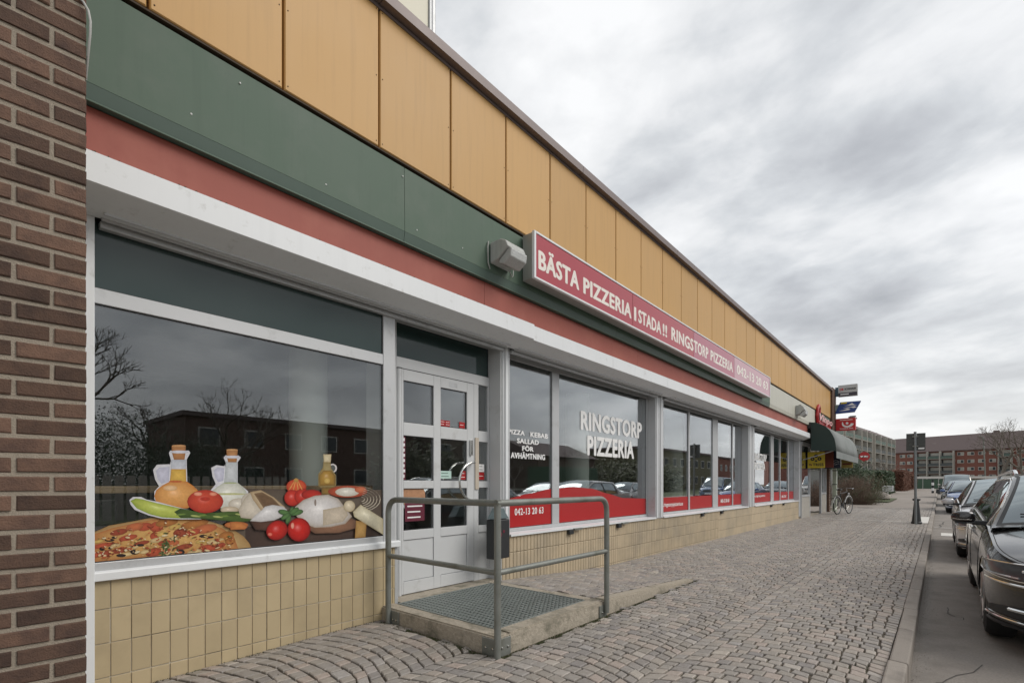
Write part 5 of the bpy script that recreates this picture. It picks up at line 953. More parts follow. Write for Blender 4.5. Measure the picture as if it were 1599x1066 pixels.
([(2.38,1.105),(2.374,1.099),(2.381,1.094),(2.386,1.1)],(206,196,178),(206,196,178),0),
([(2.374,1.099),(2.365,1.094),(2.372,1.09),(2.381,1.094)],(206,196,178),(206,196,178),0),
([(2.365,1.094),(2.354,1.092),(2.36,1.087),(2.372,1.09)],(206,196,178),(206,196,178),0),
([(1.857,0.907),(2.242,0.959),(2.303,0.933),(2.297,0.867),(2.146,0.839),(1.942,0.85)],(150,112,88),(112,82,66),0),
([(1.782,1.063),(1.846,1.116),(1.942,1.148),(2.054,1.154),(2.14,1.12),(2.211,1.036),(2.266,0.968),(2.205,0.911),(2.076,0.893),(1.942,0.896),(1.857,0.933),(1.795,0.992)],(232,228,226),(182,168,152),1),
([(2.009,1.034),(2.193,1.059),(2.23,0.981),(2.181,0.929),(2.009,0.908)],(214,200,180),(196,180,156),0),
([(1.953,1.093),(1.953,1.085),(1.952,1.077),(1.95,1.071),(1.947,1.067),(1.945,1.066),(1.942,1.068),(1.939,1.072),(1.938,1.078),(1.936,1.085),(1.936,1.093),(1.936,1.102),(1.938,1.109),(1.939,1.115),(1.942,1.119),(1.945,1.12),(1.947,1.119),(1.95,1.115),(1.952,1.109),(1.953,1.101)],(150,136,126),(150,136,126),0),
([(1.719,0.931),(1.726,0.909),(1.726,0.886),(1.717,0.864),(1.701,0.845),(1.681,0.832),(1.657,0.825),(1.632,0.825),(1.609,0.832),(1.59,0.845),(1.577,0.863),(1.57,0.884),(1.571,0.906),(1.579,0.928),(1.594,0.946),(1.614,0.96),(1.637,0.968),(1.662,0.969),(1.685,0.962),(1.705,0.95)],(206,48,40),(132,22,22),1),
([(1.906,0.883),(1.901,0.855),(1.888,0.83),(1.867,0.812),(1.841,0.801),(1.813,0.799),(1.785,0.806),(1.76,0.821),(1.741,0.842),(1.728,0.868),(1.724,0.896),(1.728,0.923),(1.741,0.947),(1.76,0.966),(1.785,0.978),(1.813,0.981),(1.841,0.975),(1.867,0.96),(1.888,0.939),(1.901,0.912)],(212,44,38),(128,20,22),1),
([(1.614,0.87),(1.614,0.865),(1.611,0.862),(1.607,0.859),(1.603,0.858),(1.597,0.857),(1.592,0.858),(1.587,0.861),(1.584,0.864),(1.581,0.868),(1.58,0.872),(1.581,0.876),(1.584,0.88),(1.587,0.883),(1.592,0.884),(1.597,0.884),(1.603,0.883),(1.607,0.881),(1.611,0.878),(1.614,0.874)],(240,130,110),(206,48,40),0),
([(1.778,0.922),(1.777,0.914),(1.775,0.907),(1.772,0.902),(1.768,0.898),(1.764,0.897),(1.76,0.899),(1.756,0.903),(1.752,0.909),(1.75,0.916),(1.75,0.924),(1.75,0.932),(1.752,0.939),(1.756,0.945),(1.76,0.948),(1.764,0.949),(1.768,0.948),(1.772,0.944),(1.775,0.938),(1.777,0.93)],(244,170,150),(212,50,44),0),
([(1.848,1.03),(1.843,1.017),(1.824,1.006),(1.798,0.999),(1.77,0.998),(1.749,1.003),(1.739,1.013),(1.744,1.026),(1.762,1.038),(1.788,1.045),(1.816,1.046),(1.838,1.041)],(92,130,76),(50,76,44),0),
([(1.656,1.04),(1.664,1.048),(1.682,1.05),(1.706,1.046),(1.729,1.037),(1.744,1.025),(1.748,1.013),(1.739,1.005),(1.72,1.003),(1.696,1.007),(1.674,1.016),(1.659,1.028)],(92,130,76),(50,76,44),0),
([(1.765,1.067),(1.769,1.061),(1.77,1.049),(1.766,1.034),(1.759,1.021),(1.75,1.013),(1.743,1.012),(1.738,1.018),(1.738,1.03),(1.742,1.045),(1.749,1.058),(1.757,1.066)],(92,130,76),(50,76,44),0),
([(1.718,0.94),(1.711,0.948),(1.71,0.965),(1.714,0.985),(1.723,1.004),(1.734,1.016),(1.745,1.017),(1.752,1.009),(1.753,0.992),(1.749,0.972),(1.739,0.953),(1.728,0.942)],(92,130,76),(50,76,44),0),
([(1.675,0.977),(1.675,0.987),(1.685,1.0),(1.701,1.012),(1.721,1.02),(1.737,1.021),(1.747,1.016),(1.747,1.005),(1.737,0.992),(1.72,0.98),(1.701,0.972),(1.685,0.971)],(92,130,76),(50,76,44),0),
([(1.811,1.057),(1.812,1.046),(1.803,1.032),(1.786,1.019),(1.767,1.01),(1.751,1.008),(1.741,1.012),(1.74,1.023),(1.749,1.037),(1.765,1.05),(1.784,1.059),(1.801,1.062)],(92,130,76),(50,76,44),0),
([(2.303,0.933),(2.407,0.914),(2.395,0.784),(2.291,0.783)],(206,164,100),(160,118,62),0),
([(2.274,1.007),(2.347,1.065),(2.573,0.932),(2.573,0.792),(2.285,0.965)],(232,224,196),(190,176,142),1),
([(2.296,1.053),(2.293,1.038),(2.285,1.025),(2.273,1.015),(2.258,1.008),(2.242,1.007),(2.225,1.01),(2.21,1.017),(2.199,1.028),(2.191,1.042),(2.189,1.057),(2.191,1.072),(2.199,1.085),(2.21,1.095),(2.225,1.101),(2.242,1.103),(2.258,1.101),(2.273,1.093),(2.285,1.082),(2.293,1.068)],(226,212,184),(184,164,128),1),
]
# ------------------------------------------------------------ shop building
def part(b, name, m, root, **k):
    o = b.build(name, m, root, **k)
    if root.type == 'EMPTY': o.location = -root.location
    return o
def toff(o, root): o.location = -root.location; return o
shop = thing('shop_building', 'long flat roofed shop building with ochre, green and red cladding bands above its windows', 'building', (0, 12.5, 0))
b = MB()
b.box(-9, .10, -.6, 25.4, 2.78, 2.95); b.box(-9, .10, -.6, 25.4, 2.953, 5.10)
part(b, 'upper_wall', WALLD, shop)
b = MB(); b.box(-9, .27, -.6, 25.35, 5.103, 5.13); part(b, 'roof', COP, shop)
# ochre panels
y = .02-.78*1
k = 0
while y < 24.3:
    y1 = min(y+.78, 24.42); b = MB(); b.cur = R.random(); t = R.uniform(-.002, .002)
    b.slab(.205, .262+t, y+.008, y1-.008, 3.985, 5.128, .007); o = part(b, 'ochre_panel', YEL, shop)
    if y < 9:
        c = MB()
        for (fy, fz) in ((.03, 4.02), (.75, 4.02), (.03, 5.09), (.75, 5.09), (.03, 4.55), (.75, 4.55)):
            if y+fy < y1-.02: c.lathe([(.0045, 0), (.0045, .0025), (.002, .004)], (.262+t, y+fy, fz), 6, 'x')
        c.build('fixings', DARKY, o, kind='stuff')
    y += .78; k += 1
b = MB(); b.box(.12, .20, -.6, 24.45, 3.96, 5.10); part(b, 'panel_backing', DARKY, shop)
b = MB(); b.box(.16, .256, -.6, 24.43, 3.968, 3.979); part(b, 'shadow_gap_strip', DARKY, shop)  # dark strip painted in for the shadow gap under the ochre panels
# coping
y = -.6
while y < 24.4:
    y1 = min(y+2.95, 24.5); b = MB(); b.prism([(-.2, 5.135), (.335, 5.135), (.335, 5.225), (.30, 5.245), (-.2, 5.25)], 'y', y+.003, y1-.003)
    part(b, 'coping', COP, shop); b = MB(); b.box(.3, .34, y1-.03, y1+.03, 5.15, 5.215); y += 2.95
# green band (profile with a fold), cream band further on
def band(y0, y1, m, nm, lip=GRN_D):
    b = MB(); b.prism([(.13, 3.945), (.245, 3.945), (.252, 3.40), (.13, 3.40)], 'y', y0+.002, y1-.002); o = part(b, nm, m, shop)
    b = MB(); b.prism([(.13, 3.398), (.252, 3.398), (.238, 3.318), (.247, 3.308), (.13, 3.308)], 'y', y0+.002, y1-.002); l = part(b, nm+'_lip', lip, shop)
    c = MB(); c.box(.2385, .2490, y0+.002, y1-.002, 3.303, 3.3070); c.build('lip_edge', GRN, l)
    return o
gp = []
ys = [-.6, 2.62, 6.3, 10.5, 14.7]
for i in range(4): gp.append(band(ys[i], ys[i+1], GRN, 'green_panel'))
yy = 14.7
for i in range(4): band(yy, yy+1.6, CRM, 'cream_panel', CRM); yy += 1.6
band(21.1, 24.4, GRN, 'green_panel')
b = MB(); b.box(.10, .14, -.6, 24.4, 3.9, 3.97); b.box(.10, .125, -.6, 24.4, 3.31, 3.9); part(b, 'band_backing', WALLD, shop)
for (yy, z) in ((1.3, 3.86), (1.02, 3.5), (1.9, 3.47), (2.6, 3.86), (2.75, 3.46), (3.3, 3.5)):
    c = MB(); c.lathe([(.006, 0), (.006, .004), (.002, .007)], (.249, yy, z), 8, 'x'); c.build('screw', WHITEV, gp[0 if yy < 2.62 else 1])
# red band
y = -.6
for y1 in (3.66, 7.05, 10.4, 13.8, 17.1, 20.05):
    b = MB(); b.box(.08, .196, y+.002, y1-.002, 2.96, 3.302); part(b, 'red_panel', RED, shop); y = y1
# roller shutter boxes
def sbox(y0, y1, x):
    b = MB(); b.prism([(.19, 2.998), (x-.008, 2.998), (x, 2.992), (x, 2.834), (x-.012, 2.828), (.12, 2.765), (.06, 2.765), (.06, 2.95)], 'y', y0+.002, y1-.002)
    o = part(b, 'shutter_box', ALU_W, shop); return o
S1 = sbox(.44, 4.31, .335)
joints = [4.31, 6.1, 7.92, 9.85, 11.7, 13.6, 15.4, 17.2, 19.88]
for a, c in zip(joints, joints[1:]): sbox(a, c, .305)
# streaky dirt edge on top of shutter boxes
b = MB()
for i in range(150):
    yy = R.uniform(.5, 9); x_ = .336 if yy < 4.3 else .306
    l = R.uniform(.004, .02)
    b.add([(x_-.012, yy, 2.999), (x_-.012, yy+l, 2.999), (x_-.008, yy+l*.5, 2.999+R.uniform(.002, .008))], [(0, 1, 2)])
part(b, 'moss_edge', moss, shop, kind='stuff')
# end slats of the rolled shutters
for (y0, y1, x) in ((.62, 4.135, .03), (4.275, 8.095, .03), (8.425, 13.585, .03), (14.175, 19.6, .03)):
    b = MB(); b.box(x-.035, x+.012, y0, y1, 2.722, 2.762); b.box(x+.030, x+.055, y0, y1, 2.750, 2.775); b.box(x+.10, x+.115, y0, y1, 2.758, 2.79)
    part(b, 'shutter_end_slat', ALU, shop, bevel=.006)
# guide rails
def guide(y0, y1, x0, x1, z0=.64, z1=2.80):
    b = MB(); b.box(x0, x1, y0, y1, z0, z1); o = part(b, 'guide_rail', ALU, shop, bevel=.004); c = MB(); 
    ym = (y0+y1)/2; c.box(x1, x1+.012, ym-.022, ym+.022, z0+.01, z1-.01); c.build('rail_cover', ALU_W, o, bevel=.004); return o
guide(.552, .592, -.04, .045, 0.09, 2.82)
guide(4.142, 4.268, -.24, .012)
guide(8.10, 8.225, -.24, .012); guide(8.232, 8.415, -.24, .014)
guide(13.59, 13.80, -.24, .012); guide(13.81, 14.165, -.24, .006)
guide(19.61, 19.86, -.24, .012, .1)
# wall below the sills: core, tiles
b = MB(); b.box(-.28, -.012, .45, 2.70, -.3, .685); b.box(-.28, -.012, 4.145, 19.9, -.3, .655); part(b, 'plinth_wall', GROUTD, shop)
b = MB(); b.box(-.011, -.005, .56, 2.70, -.2, .682); part(b, 'tile_grout', GROUT, shop)
y = .575
row_edges = [(.505, .681), (.303, .503), (.101, .301), (-.101, .099)]
while y < 2.69:
    y1 = min(y+.1, 2.70)
    for (z0, z1) in row_edges:
        b = MB(); b.cur = R.random(); e_ = R.uniform(-.0009, .0009); e2 = R.uniform(-.0009, .0009); b.slab(-.006, .003+R.uniform(-.0012, .0012), y+.0023+e_, y1-.0023+e_, z0+.0023+e2, z1-.0023+e2, .0018)
        part(b, 'tile', TILE, shop)
    y += .1
b = MB(); b.box(-.1, -.0, 2.702, 2.735, -.1, .685); part(b, 'corner_trim', ALU, shop)
# ribbed tiles further on
tp = .0645; y = 4.146; n = 0; bulk = MB()
rows2 = [(.452, .65), (.252, .45), (.052, .25), (-.148, .05)]
while y < 11.3:
    for r_, (z0, z1) in enumerate(rows2):
        if n < 210 and r_ < 3: b = MB()
        else: b = bulk
        b.cur = R.random(); c = R.uniform(-.0008, .0008)
        b.slab(-.013, .003+c, y+.0022, y+tp-.0022, z0+.0012, z1-.0012, .006)
        if b is not bulk: part(b, 'ribbed_tile', TILE2, shop); n += 1
    y += tp
# larger slabs at the far end
while y < 19.55:
    l = 1.3 if y < 13.4 else 1.35
    wd = min(l, 19.6-y)
    for (z0, z1) in ((.44, .65), (.20, .438), (-.15, .198)):
        b = MB(); b.cur = (.95 if 13.4 < y < 14.8 else R.uniform(.2, .75)); b.slab(-.013, .004, y+.003, y+wd-.003, z0+.001, z1-.002, .003); part(b, 'plinth_panel', TILE2, shop)
    y += wd
part(bulk, 'ribbed_tiles', TILE2, shop, kind='stuff')
# sills
b = MB(); b.prism([(.007, .732), (.034, .726), (.038, .720), (.038, .678), (.030, .674), (.007, .676)], 'y', .594, 2.735); part(b, 'sill', ALU_W, shop)
for (y0, y1) in ((4.27, 8.10), (8.42, 13.585), (14.17, 19.6)):
    b = MB(); b.prism([(-.20, .672), (-.20, .662), (.022, .655), (.022, .64), (.030, .64), (.030, .664)], 'y', y0, y1); part(b, 'sill', ALU_W, shop)
for yy in (5.47, 6.78, 10.29, 11.48, 15.8, 17.3):
    b = MB(); b.box(.004, .05, yy-.05, yy+.05, .575, .635); o = part(b, 'shutter_lock', BLACKP, shop, bevel=.005); c = MB(); c.box(.03, .06, yy+.06, yy+.25, .625, .648); c.build('lock_bar', GALV, o)
# windows
def bars(lst, x0, x1, name='window', m=None, bev=.003):
    b = MB()
    for (y0, y1, z0, z1) in lst: b.box(x0, x1, y0, y1, z0, z1)
    return part(b, name, m or ALU, shop, bevel=bev)
def pane(parent, x, y0, y1, z0, z1, m=None, name='pane'):
    b = MB(); b.box(x-.010, x, y0, y1, z0, z1); return b.build(name, m or GLASS, parent)
def gasket(parent, x, y0, y1, z0, z1, t=.006):
    b = MB(); b.box(x, x+.004, y0, y0+t, z0, z1); b.box(x, x+.004, y1-t, y1, z0, z1); b.box(x, x+.004, y0+t, y1-t, z0, z0+t); b.box(x, x+.004, y0+t, y1-t, z1-t, z1)
    b.build('gasket', BLACKP, parent)
W1 = bars([(.596,2.572,2.290,2.380),(2.575,2.700,.702,2.775),(.596,2.572,.702,.780)], -.06, .006)
pane(W1, -.012, .59, 2.577, .777, 2.293); gasket(W1, -.012, .594, 2.574, .780, 2.290)
pane(W1, -.012, .59, 2.577, 2.377, 2.775, GLASS_T, 'top_pane'); gasket(W1, -.012, .594, 2.574, 2.38, 2.775)
PRN = attrmat('window_print', .32)
def winpic():
    me = bpy.data.meshes.new('food_picture'); v = []; f = []; col = []
    for i, (pts, c, e, hl) in enumerate(DECAL):
        x = -.0105+i*.00004
        cy = sum(p[0] for p in pts)/len(pts); cz = sum(p[1] for p in pts)/len(pts); n = len(pts)
        c = tuple(a*.74 for a in srgb(*c)); e = tuple(a*.74 for a in srgb(*e))
        # clip to the pane
        cl_ = lambda y, z: (max(.5955, min(2.5725, y)), max(.784, min(2.28, z)))
        mixc = lambda k: tuple(a*(1-k)+b_*k for a, b_ in zip(e, c))
        rings = [(1.0, mixc(0)), (.93, mixc(.35)), (.80, mixc(.7)), (.6, mixc(.95)), (.38, tuple(min(1, a*1.08) for a in c)), (.18, tuple(min(1, a*1.16+(.05 if hl else 0)) for a in c))]
        off = (-.16, .22) if hl else (0, 0)
        hy = max(abs(p[0]-cy) for p in pts); hz_ = max(abs(p[1]-cz) for p in pts)
        o = len(v)
        for k, (s, cc_) in enumerate(rings):
            for p in pts:
                sh = (1-s)
                v.append((x, *cl_(cy+(p[0]-cy)*s+off[0]*hy*sh, cz+(p[1]-cz)*s+off[1]*hz_*sh))); col.append(cc_)
        ce = tuple(min(1, a*1.2+(.18 if hl else 0)) for a in c)
        v.append((x, *cl_(cy+off[0]*hy, cz+off[1]*hz_))); col.append(ce); cen = len(v)-1
        for k in range(5):
            for q in range(n):
                a, b_ = o+k*n+q, o+k*n+(q+1) % n; f.append((a, b_, b_+n, a+n))
        for q in range(n): f.append((o+5*n+q, o+5*n+(q+1) % n, cen))
    me.from_pydata(v, [], f); ca = me.color_attributes.new('print', 'FLOAT_COLOR', 'POINT')
    for i, c in enumerate(col): ca.data[i].color = (*c, 1)
    me.materials.append(PRN); o = obj('food_picture', me, W1); o['label'] = 'printed film of pizza, bottles, tomatoes, dough and rolling pin'
    return o
winpic()
# recess wall between the first window and the second
XD = -.17
b = MB(); b.box(-.30, -.062, 2.6, 2.735, -.1, 2.8); part(b, 'door_side_wall', ALU_D, shop)
b = MB(); b.box(-.32, -.243, 4.121, 4.3, .1, 2.8); b.box(-.24, -.0, 4.1225, 4.1405, .05, 2.8); part(b, 'door_reveal', ALU_D, shop)
b = MB(); b.box(-.25, -.06, 2.735, 4.12, 2.79, 2.84); part(b, 'recess_soffit', ALU_D, shop)
DF = bars([(2.737,2.845,.17,2.80),(2.846,4.120,2.345,2.448),(3.872,3.945,.17,2.343),(4.100,4.120,.17,2.343),(2.846,4.120,2.775,2.80),
           (3.946,4.099,1.71,1.83),(3.946,4.099,1.198,1.27),(3.946,4.099,.70,.775),(3.946,4.099,.17,.27)], XD-.05, XD, 'door_frame', ALU_D)
pane(DF, XD-.022, 2.846, 4.118, 2.448, 2.776, GLASS_T, 'transom_pane'); gasket(DF, XD-.022, 2.847, 4.118, 2.45, 2.775)
for (z0, z1) in ((1.83, 2.343), (1.27, 1.71), (.775, 1.198)): pane(DF, XD-.022, 3.945, 4.10, z0, z1)
b = MB(); b.box(XD-.03, XD-.015, 3.945, 4.1, .27, .70); b.build('lower_panel', ALU_D, DF)
b = MB(); b.box(XD, XD+.012, 3.885, 3.94, 1.18, 1.75); b.build('strike_plate', mat('beige_plate', (.50, .44, .36), .5), DF)
D = bars([(2.900,2.922,.18,2.338),(3.297,3.389,.18,2.338),(3.766,3.868,.18,2.338),(2.923,3.296,2.232,2.338),(3.390,3.765,2.232,2.338),
          (2.923,3.296,1.705,1.830),(3.390,3.765,1.705,1.830),(2.923,3.296,1.195,1.272),(3.390,3.765,1.195,1.272),
          (2.923,3.296,.70,.790),(3.390,3.765,.70,.790),(2.923,3.296,.18,.30),(3.390,3.765,.18,.30)], XD-.045, XD+.004, 'door', ALU_D)
b = MB(); b.tube([(XD-.005, 2.872, .175), (XD-.005, 2.872, 2.335)], .026, 14); b.build('hinge_tube', ALU_D, D, smooth=True)
b = MB(); b.tube([(XD-.005, 2.872, 2.337), (XD-.005, 2.872, 2.343)], .031, 14); b.build('hinge_cap', BLACKP, D, smooth=True)
b = MB(); b.box(XD-.012, XD+.002, 2.872, 3.87, 2.3385, 2.3445); b.box(XD-.012, XD+.001, 3.8685, 3.8715, .18, 2.338); b.build('door_seal', BLACKP, D)
for (y0, y1) in ((2.92, 3.298), (3.388, 3.768)):
    for (z0, z1) in ((1.828, 2.234), (1.27, 1.707), (.788, 1.197)):
        pane(D, XD-.016, y0, y1, z0, z1); gasket(D, XD-.016, y0+.003, y1-.003, z0+.002, z1-.002, .007)
    b = MB(); b.box(XD-.03, XD-.006, y0+.006, y1-.006, .305, .695); b.build('lower_panel', ALU_D, D)
b = MB(); b.box(XD+.005, XD+.03, 3.80, 3.83, 1.55, 1.72); b.build('push_plate', STEEL, D, bevel=.004)
def ring(xo, m, nm):
    b = MB(); pts = [(XD+.004, 3.825, 1.468)]
    cy_, cz_, rr = 3.80, 1.265, .205
    pts += [(XD+xo*.8, 3.825, 1.470)]
    for i in range(15):
        a = pi/2+pi*i/14; pts.append((XD+xo, cy_+rr*1.05*cos(a), cz_+rr*sin(a)))
    pts += [(XD+xo*.8, 3.825, 1.06), (XD+.004, 3.825, 1.062)]
    b.tube(pts, .0125, 12); b.build(nm, m, D, smooth=True)
ring(.075, STEEL, 'pull_handle'); ring(-.12, STEEL, 'handle_reflection')  # second ring behind the glass stands in for the handle's reflection
def sticker(par, x, y0, y1, z0, z1, m, nm='sticker', lines=0, lm=None):
    b = MB(); b.box(x-.002, x, y0, y1, z0, z1); o = b.build(nm, m, par)
    if lines:
        c = MB()
        for i in range(lines):
            zz_ = z1-(i+.7)*(z1-z0)/(lines+.4); c.box(x, x+.0015, y0+(y1-y0)*.12, y0+(y1-y0)*R.uniform(.6, .9), zz_-(z1-z0)*.035, zz_+(z1-z0)*.035)
        c.build('small_print', lm or WHITEV, o)
    return o
MINT = mat('mint_card', (.45, .62, .56), .5)
sx = XD-.0125
sticker(D, sx, 3.392, 3.55, 1.295, 1.375, MINT, 'card', 2, GRN_D)
sticker(D, sx, 3.68, 3.762, 1.285, 1.38, REDV, 'sticker', 2)
sticker(D, sx, 3.395, 3.46, 1.84, 1.90, REDV, 'sticker', 2); sticker(D, sx, 3.465, 3.53, 1.84, 1.90, REDV, 'sticker', 2); sticker(D, sx, 3.665, 3.745, 1.84, 1.905, REDV, 'sticker', 1)
sticker(D, sx, 2.926, 2.955, 1.28, 1.70, MARO, 'price_strip', 8)
sticker(D, sx, 2.95, 3.19, .875, 1.06, MARO, 'price_poster', 3)
b = MB(); b.lathe([(.14, 0), (.14, .0015)], (sx-.002, 3.06, 1.12), 28, 'x'); o = b.build('pizza_photo', mat('pizza_photo', (.42, .22, .12), .4, .0, .5, 25), D)
sticker(DF, XD-.019, 3.965, 4.055, 1.375, 1.46, WHITEV, 'sticker', 2, BLACKP); sticker(DF, XD-.019, 3.965, 4.055, 1.285, 1.37, REDV, 'sticker', 1)
b = MB(); b.box(XD+.0042, XD+.005, 3.50, 3.62, 2.255, 2.305); b.build('door_number_plate', ALU, D)
# second, third, fourth window groups
XW = -.14
def group_window(y0, y1, mull, z0=.672, z1=2.775, gm=.045):
    l = [(y0, y0+.03, z0, z1), (y1-.03, y1, z0, z1), (y0+.031, y1-.031, z0, z0+.04), (y0+.031, y1-.031, z1-.06, z1)]
    edges = [y0+.03]
    for (a, c) in mull: l.append((a, c, z0+.041, z1-.061)); edges += [a, c]
    edges.append(y1-.03); Wd = bars(l, XW-.05, XW+.004)
    for a, c in zip(edges[::2], edges[1::2]):
        pane(Wd, XW-.015, a-.004, c+.004, z0+.036, z1-.056); gasket(Wd, XW-.015, a, c, z0+.041, z1-.061)
    return Wd
W2 = group_window(4.272, 8.097, [(5.29, 5.445)])
W3 = group_window(8.42, 13.585, [(9.97, 10.04), (11.39, 11.73), (12.78, 12.84)])
W4 = group_window(14.17, 19.605, [(16.45, 16.80), (17.57, 17.65), (18.72, 18.80)])
def film(par, y0, y1, topf, z0=.714, n=1, m=REDV):
    b = MB(); x = XW-.0135
    for i in range(n):
        a, c = y0+(y1-y0)*i/n, y0+(y1-y0)*(i+1)/n
        b.add([(x, a, z0), (x, c, z0), (x, c, topf(c)), (x, a, topf(a)), (x-.0012, a, z0), (x-.0012, c, z0), (x-.0012, c, topf(c)), (x-.0012, a, topf(a))], [(0,1,2,3),(4,7,6,5),(3,2,6,7)])
    return b.build('red_film', m, par)
import bisect
def interp(pts):
    def f(y):
        if y <= pts[0][0]: return pts[0][1]
        for (a, va), (c, vc) in zip(pts, pts[1:]):
            if y <= c: t = sm(a, c, y)*.5+(y-a)/(c-a)*.5; return va+(vc-va)*t
        return pts[-1][1]
    return f
wv = interp([(4.3, 1.045), (4.8, 1.115), (5.3, 1.175), (5.8, 1.197), (6.3, 1.17), (6.75, 1.09), (7.26, 1.01), (8.07, .985)])
film(W2, 4.302, 5.289, wv, n=14); film(W2, 5.446, 8.066, wv, n=30)
flat = lambda y: .985
film(W3, 8.451, 9.969, flat); film(W3, 10.041, 11.389, flat); film(W3, 11.731, 12.779, flat); film(W3, 12.841, 13.554, flat)
film(W4, 14.201, 16.449, flat); film(W4, 16.801, 17.569, flat); film(W4, 17.651, 18.719, flat); film(W4, 18.801, 19.574, flat)
XT = XW-.0125
for (s_, y0, y1, z0, z1) in (('PIZZA', 4.43, 4.73, 1.835, 1.889), ('KEBAB', 4.85, 5.21, 1.828, 1.887), ('SALLAD', 4.589, 5.015, 1.735, 1.793), ('FÖR', 4.69, 4.908, 1.645, 1.716), ('AVHÄMTNING', 4.475, 5.149, 1.548, 1.632)):
    text(s_, XT, y0, y1, z0, z1, WHITEV, W2, 'lettering', .001, .035)
text('042-13 20 63', XT, 4.546, 5.116, .86, .945, WHITEV, W2, bold=.01, th=.001)
text('RINGSTORP', XT, 6.007, 7.90, 2.015, 2.28, WHITEV, W2, bold=.04, th=.001); text('PIZZERIA', XT, 6.18, 7.61, 1.662, 1.938, WHITEV, W2, bold=.04, th=.001)
text('www.ringstorpspizzeria.se', XT, 8.55, 9.71, .79, .885, WHITEV, W3, bold=.01, th=.001)
text('042-13 20 63', XT, 11.963, 12.58, .80, .884, WHITEV, W3, bold=.02, th=.001)
text('RINGSTORP', XT, 14.66, 16.02, 1.895, 2.096, WHITEV, W4, bold=.04, th=.001); text('PIZZERIA', XT, 14.78, 15.85, 1.642, 1.836, WHITEV, W4, bold=.04, th=.001)
text('www.ringstorpspizzeria.se', XT, 14.6, 15.853, .85, .93, WHITEV, W4, bold=.01, th=.001); text('042-13 20 63', XT, 17.884, 18.485, .79, .87, WHITEV, W4, bold=.02, th=.001)
# interior seen through the glass
b = MB(); b.box(-7, -.29, .3, 20, .02, .06); part(b, 'interior_floor', mat('shop_floor', (.12, .10, .085), .5), shop)
b = MB(); b.box(-7.1, -7, .3, 20, .06, 2.78); b.box(-7, -.29, .2, .3, .06, 2.78); b.box(-7, -.29, 19.9, 20.1, .06, 2.78); b.box(-9, -7.2, -.6, 25.4, -.2, 2.78); part(b, 'interior_wall', WALLI, shop)
b = MB(); b.box(-5, -.45, 4.25, 4.33, .06, 2.775); b.box(-5, -4.9, .31, 4.24, .06, 2.775); part(b, 'partition', WALLI, shop)
b = MB(); b.box(-7, -.11, .31, 19.89, 2.777, 2.779); part(b, 'interior_ceiling', WALLI, shop)
b = MB(); b.lathe([(.17, .06), (.17, 2.775)], (-.80, 2.30, 0), 32); part(b, 'column', COLM, shop, smooth=True)
b = MB(); b.lathe([(.2, .06), (.2, 2.775)], (-1.0, 7.2, 0), 32); part(b, 'column', COLM, shop, smooth=True)
b = MB(); b.lathe([(.2, .06), (.2, 2.775)], (-1.0, 11.3, 0), 32); part(b, 'column', COLM, shop, smooth=True)
bp = MB(); bp.box(-1.0, -.7, 3.05, 3.3, .06, 2.2)
bar = thing('window_bar', 'light wooden bar table standing behind the pizza picture window', 'table', (-.6, 1.7, .06))
b = MB(); b.box(-.58, -.20, .4, 2.85, 1.180, 1.225); part(b, 'table_top', WOOD, bar, bevel=.004)
for yy in (.5, 1.6, 2.75):
    b = MB(); b.tube([(-.40, yy, .06), (-.40, yy, 1.18)], .02, 8); part(b, 'leg', BLACKP, bar)
for i, (yy, lab) in enumerate(((.75, 'dark bar stool with thin steel legs, nearest the brick wall inside the window'), (1.2, 'dark bar stool with thin steel legs, second from the brick wall inside the window'), (1.7, 'dark bar stool with thin steel legs, nearest the white column inside the window'))):
    st = thing('bar_stool', lab, 'stool', (-.90, yy, .06), 0, 'bar stools behind the window')
    b = MB(); b.box(-.90-.17, -.90+.17, yy-.17, yy+.17, .78, .82); part(b, 'seat', BLACKP, st, bevel=.01)
    b = MB(); b.box(-1.10, -1.07, yy-.16, yy+.16, .9, 1.12); part(b, 'backrest', BLACKP, st, bevel=.01)
    for sx_ in (-1, 1):
        for sy_ in (-1, 1):
            b = MB(); b.tube([(-.90+sx_*.2, yy+sy_*.2, .06), (-.90+sx_*.13, yy+sy_*.13, .78)], .010, 8); part(b, 'leg', STEEL, st)
ct = thing('shop_counter', 'low pale serving counter inside behind the red film windows', 'counter', (-3.5, 9, .06))
b = MB(); b.box(-3.9, -3.3, 6.2, 11.5, .06, 1.1); part(b, 'front', WALLI, ct); b = MB(); b.box(-3.95, -3.25, 6.1, 11.6, 1.1, 1.14); part(b, 'top', COLM, ct)
# rooftop board
rbx = thing('rooftop_board', 'cream rooftop board in an aluminium frame standing behind the roof edge', 'sign board', (-.8, 2.4, 5.13))
b = MB(); b.box(-1.0, -.815, .3, 3.76, 5.3, 8.4); part(b, 'panel', mat('cream_board', (.62, .59, .47), .5), rbx)
b = MB(); b.box(-1.02, -.79, 3.765, 3.80, 5.13, 8.46); b.box(-1.02, -.79, .25, .295, 5.13, 8.46); part(b, 'frame', ALU, rbx, bevel=.01)
b = MB(); b.box(-1.15, -.80, 3.81, 3.87, 5.13, 8.42); part(b, 'side_profile', ALU, rbx, bevel=.015)

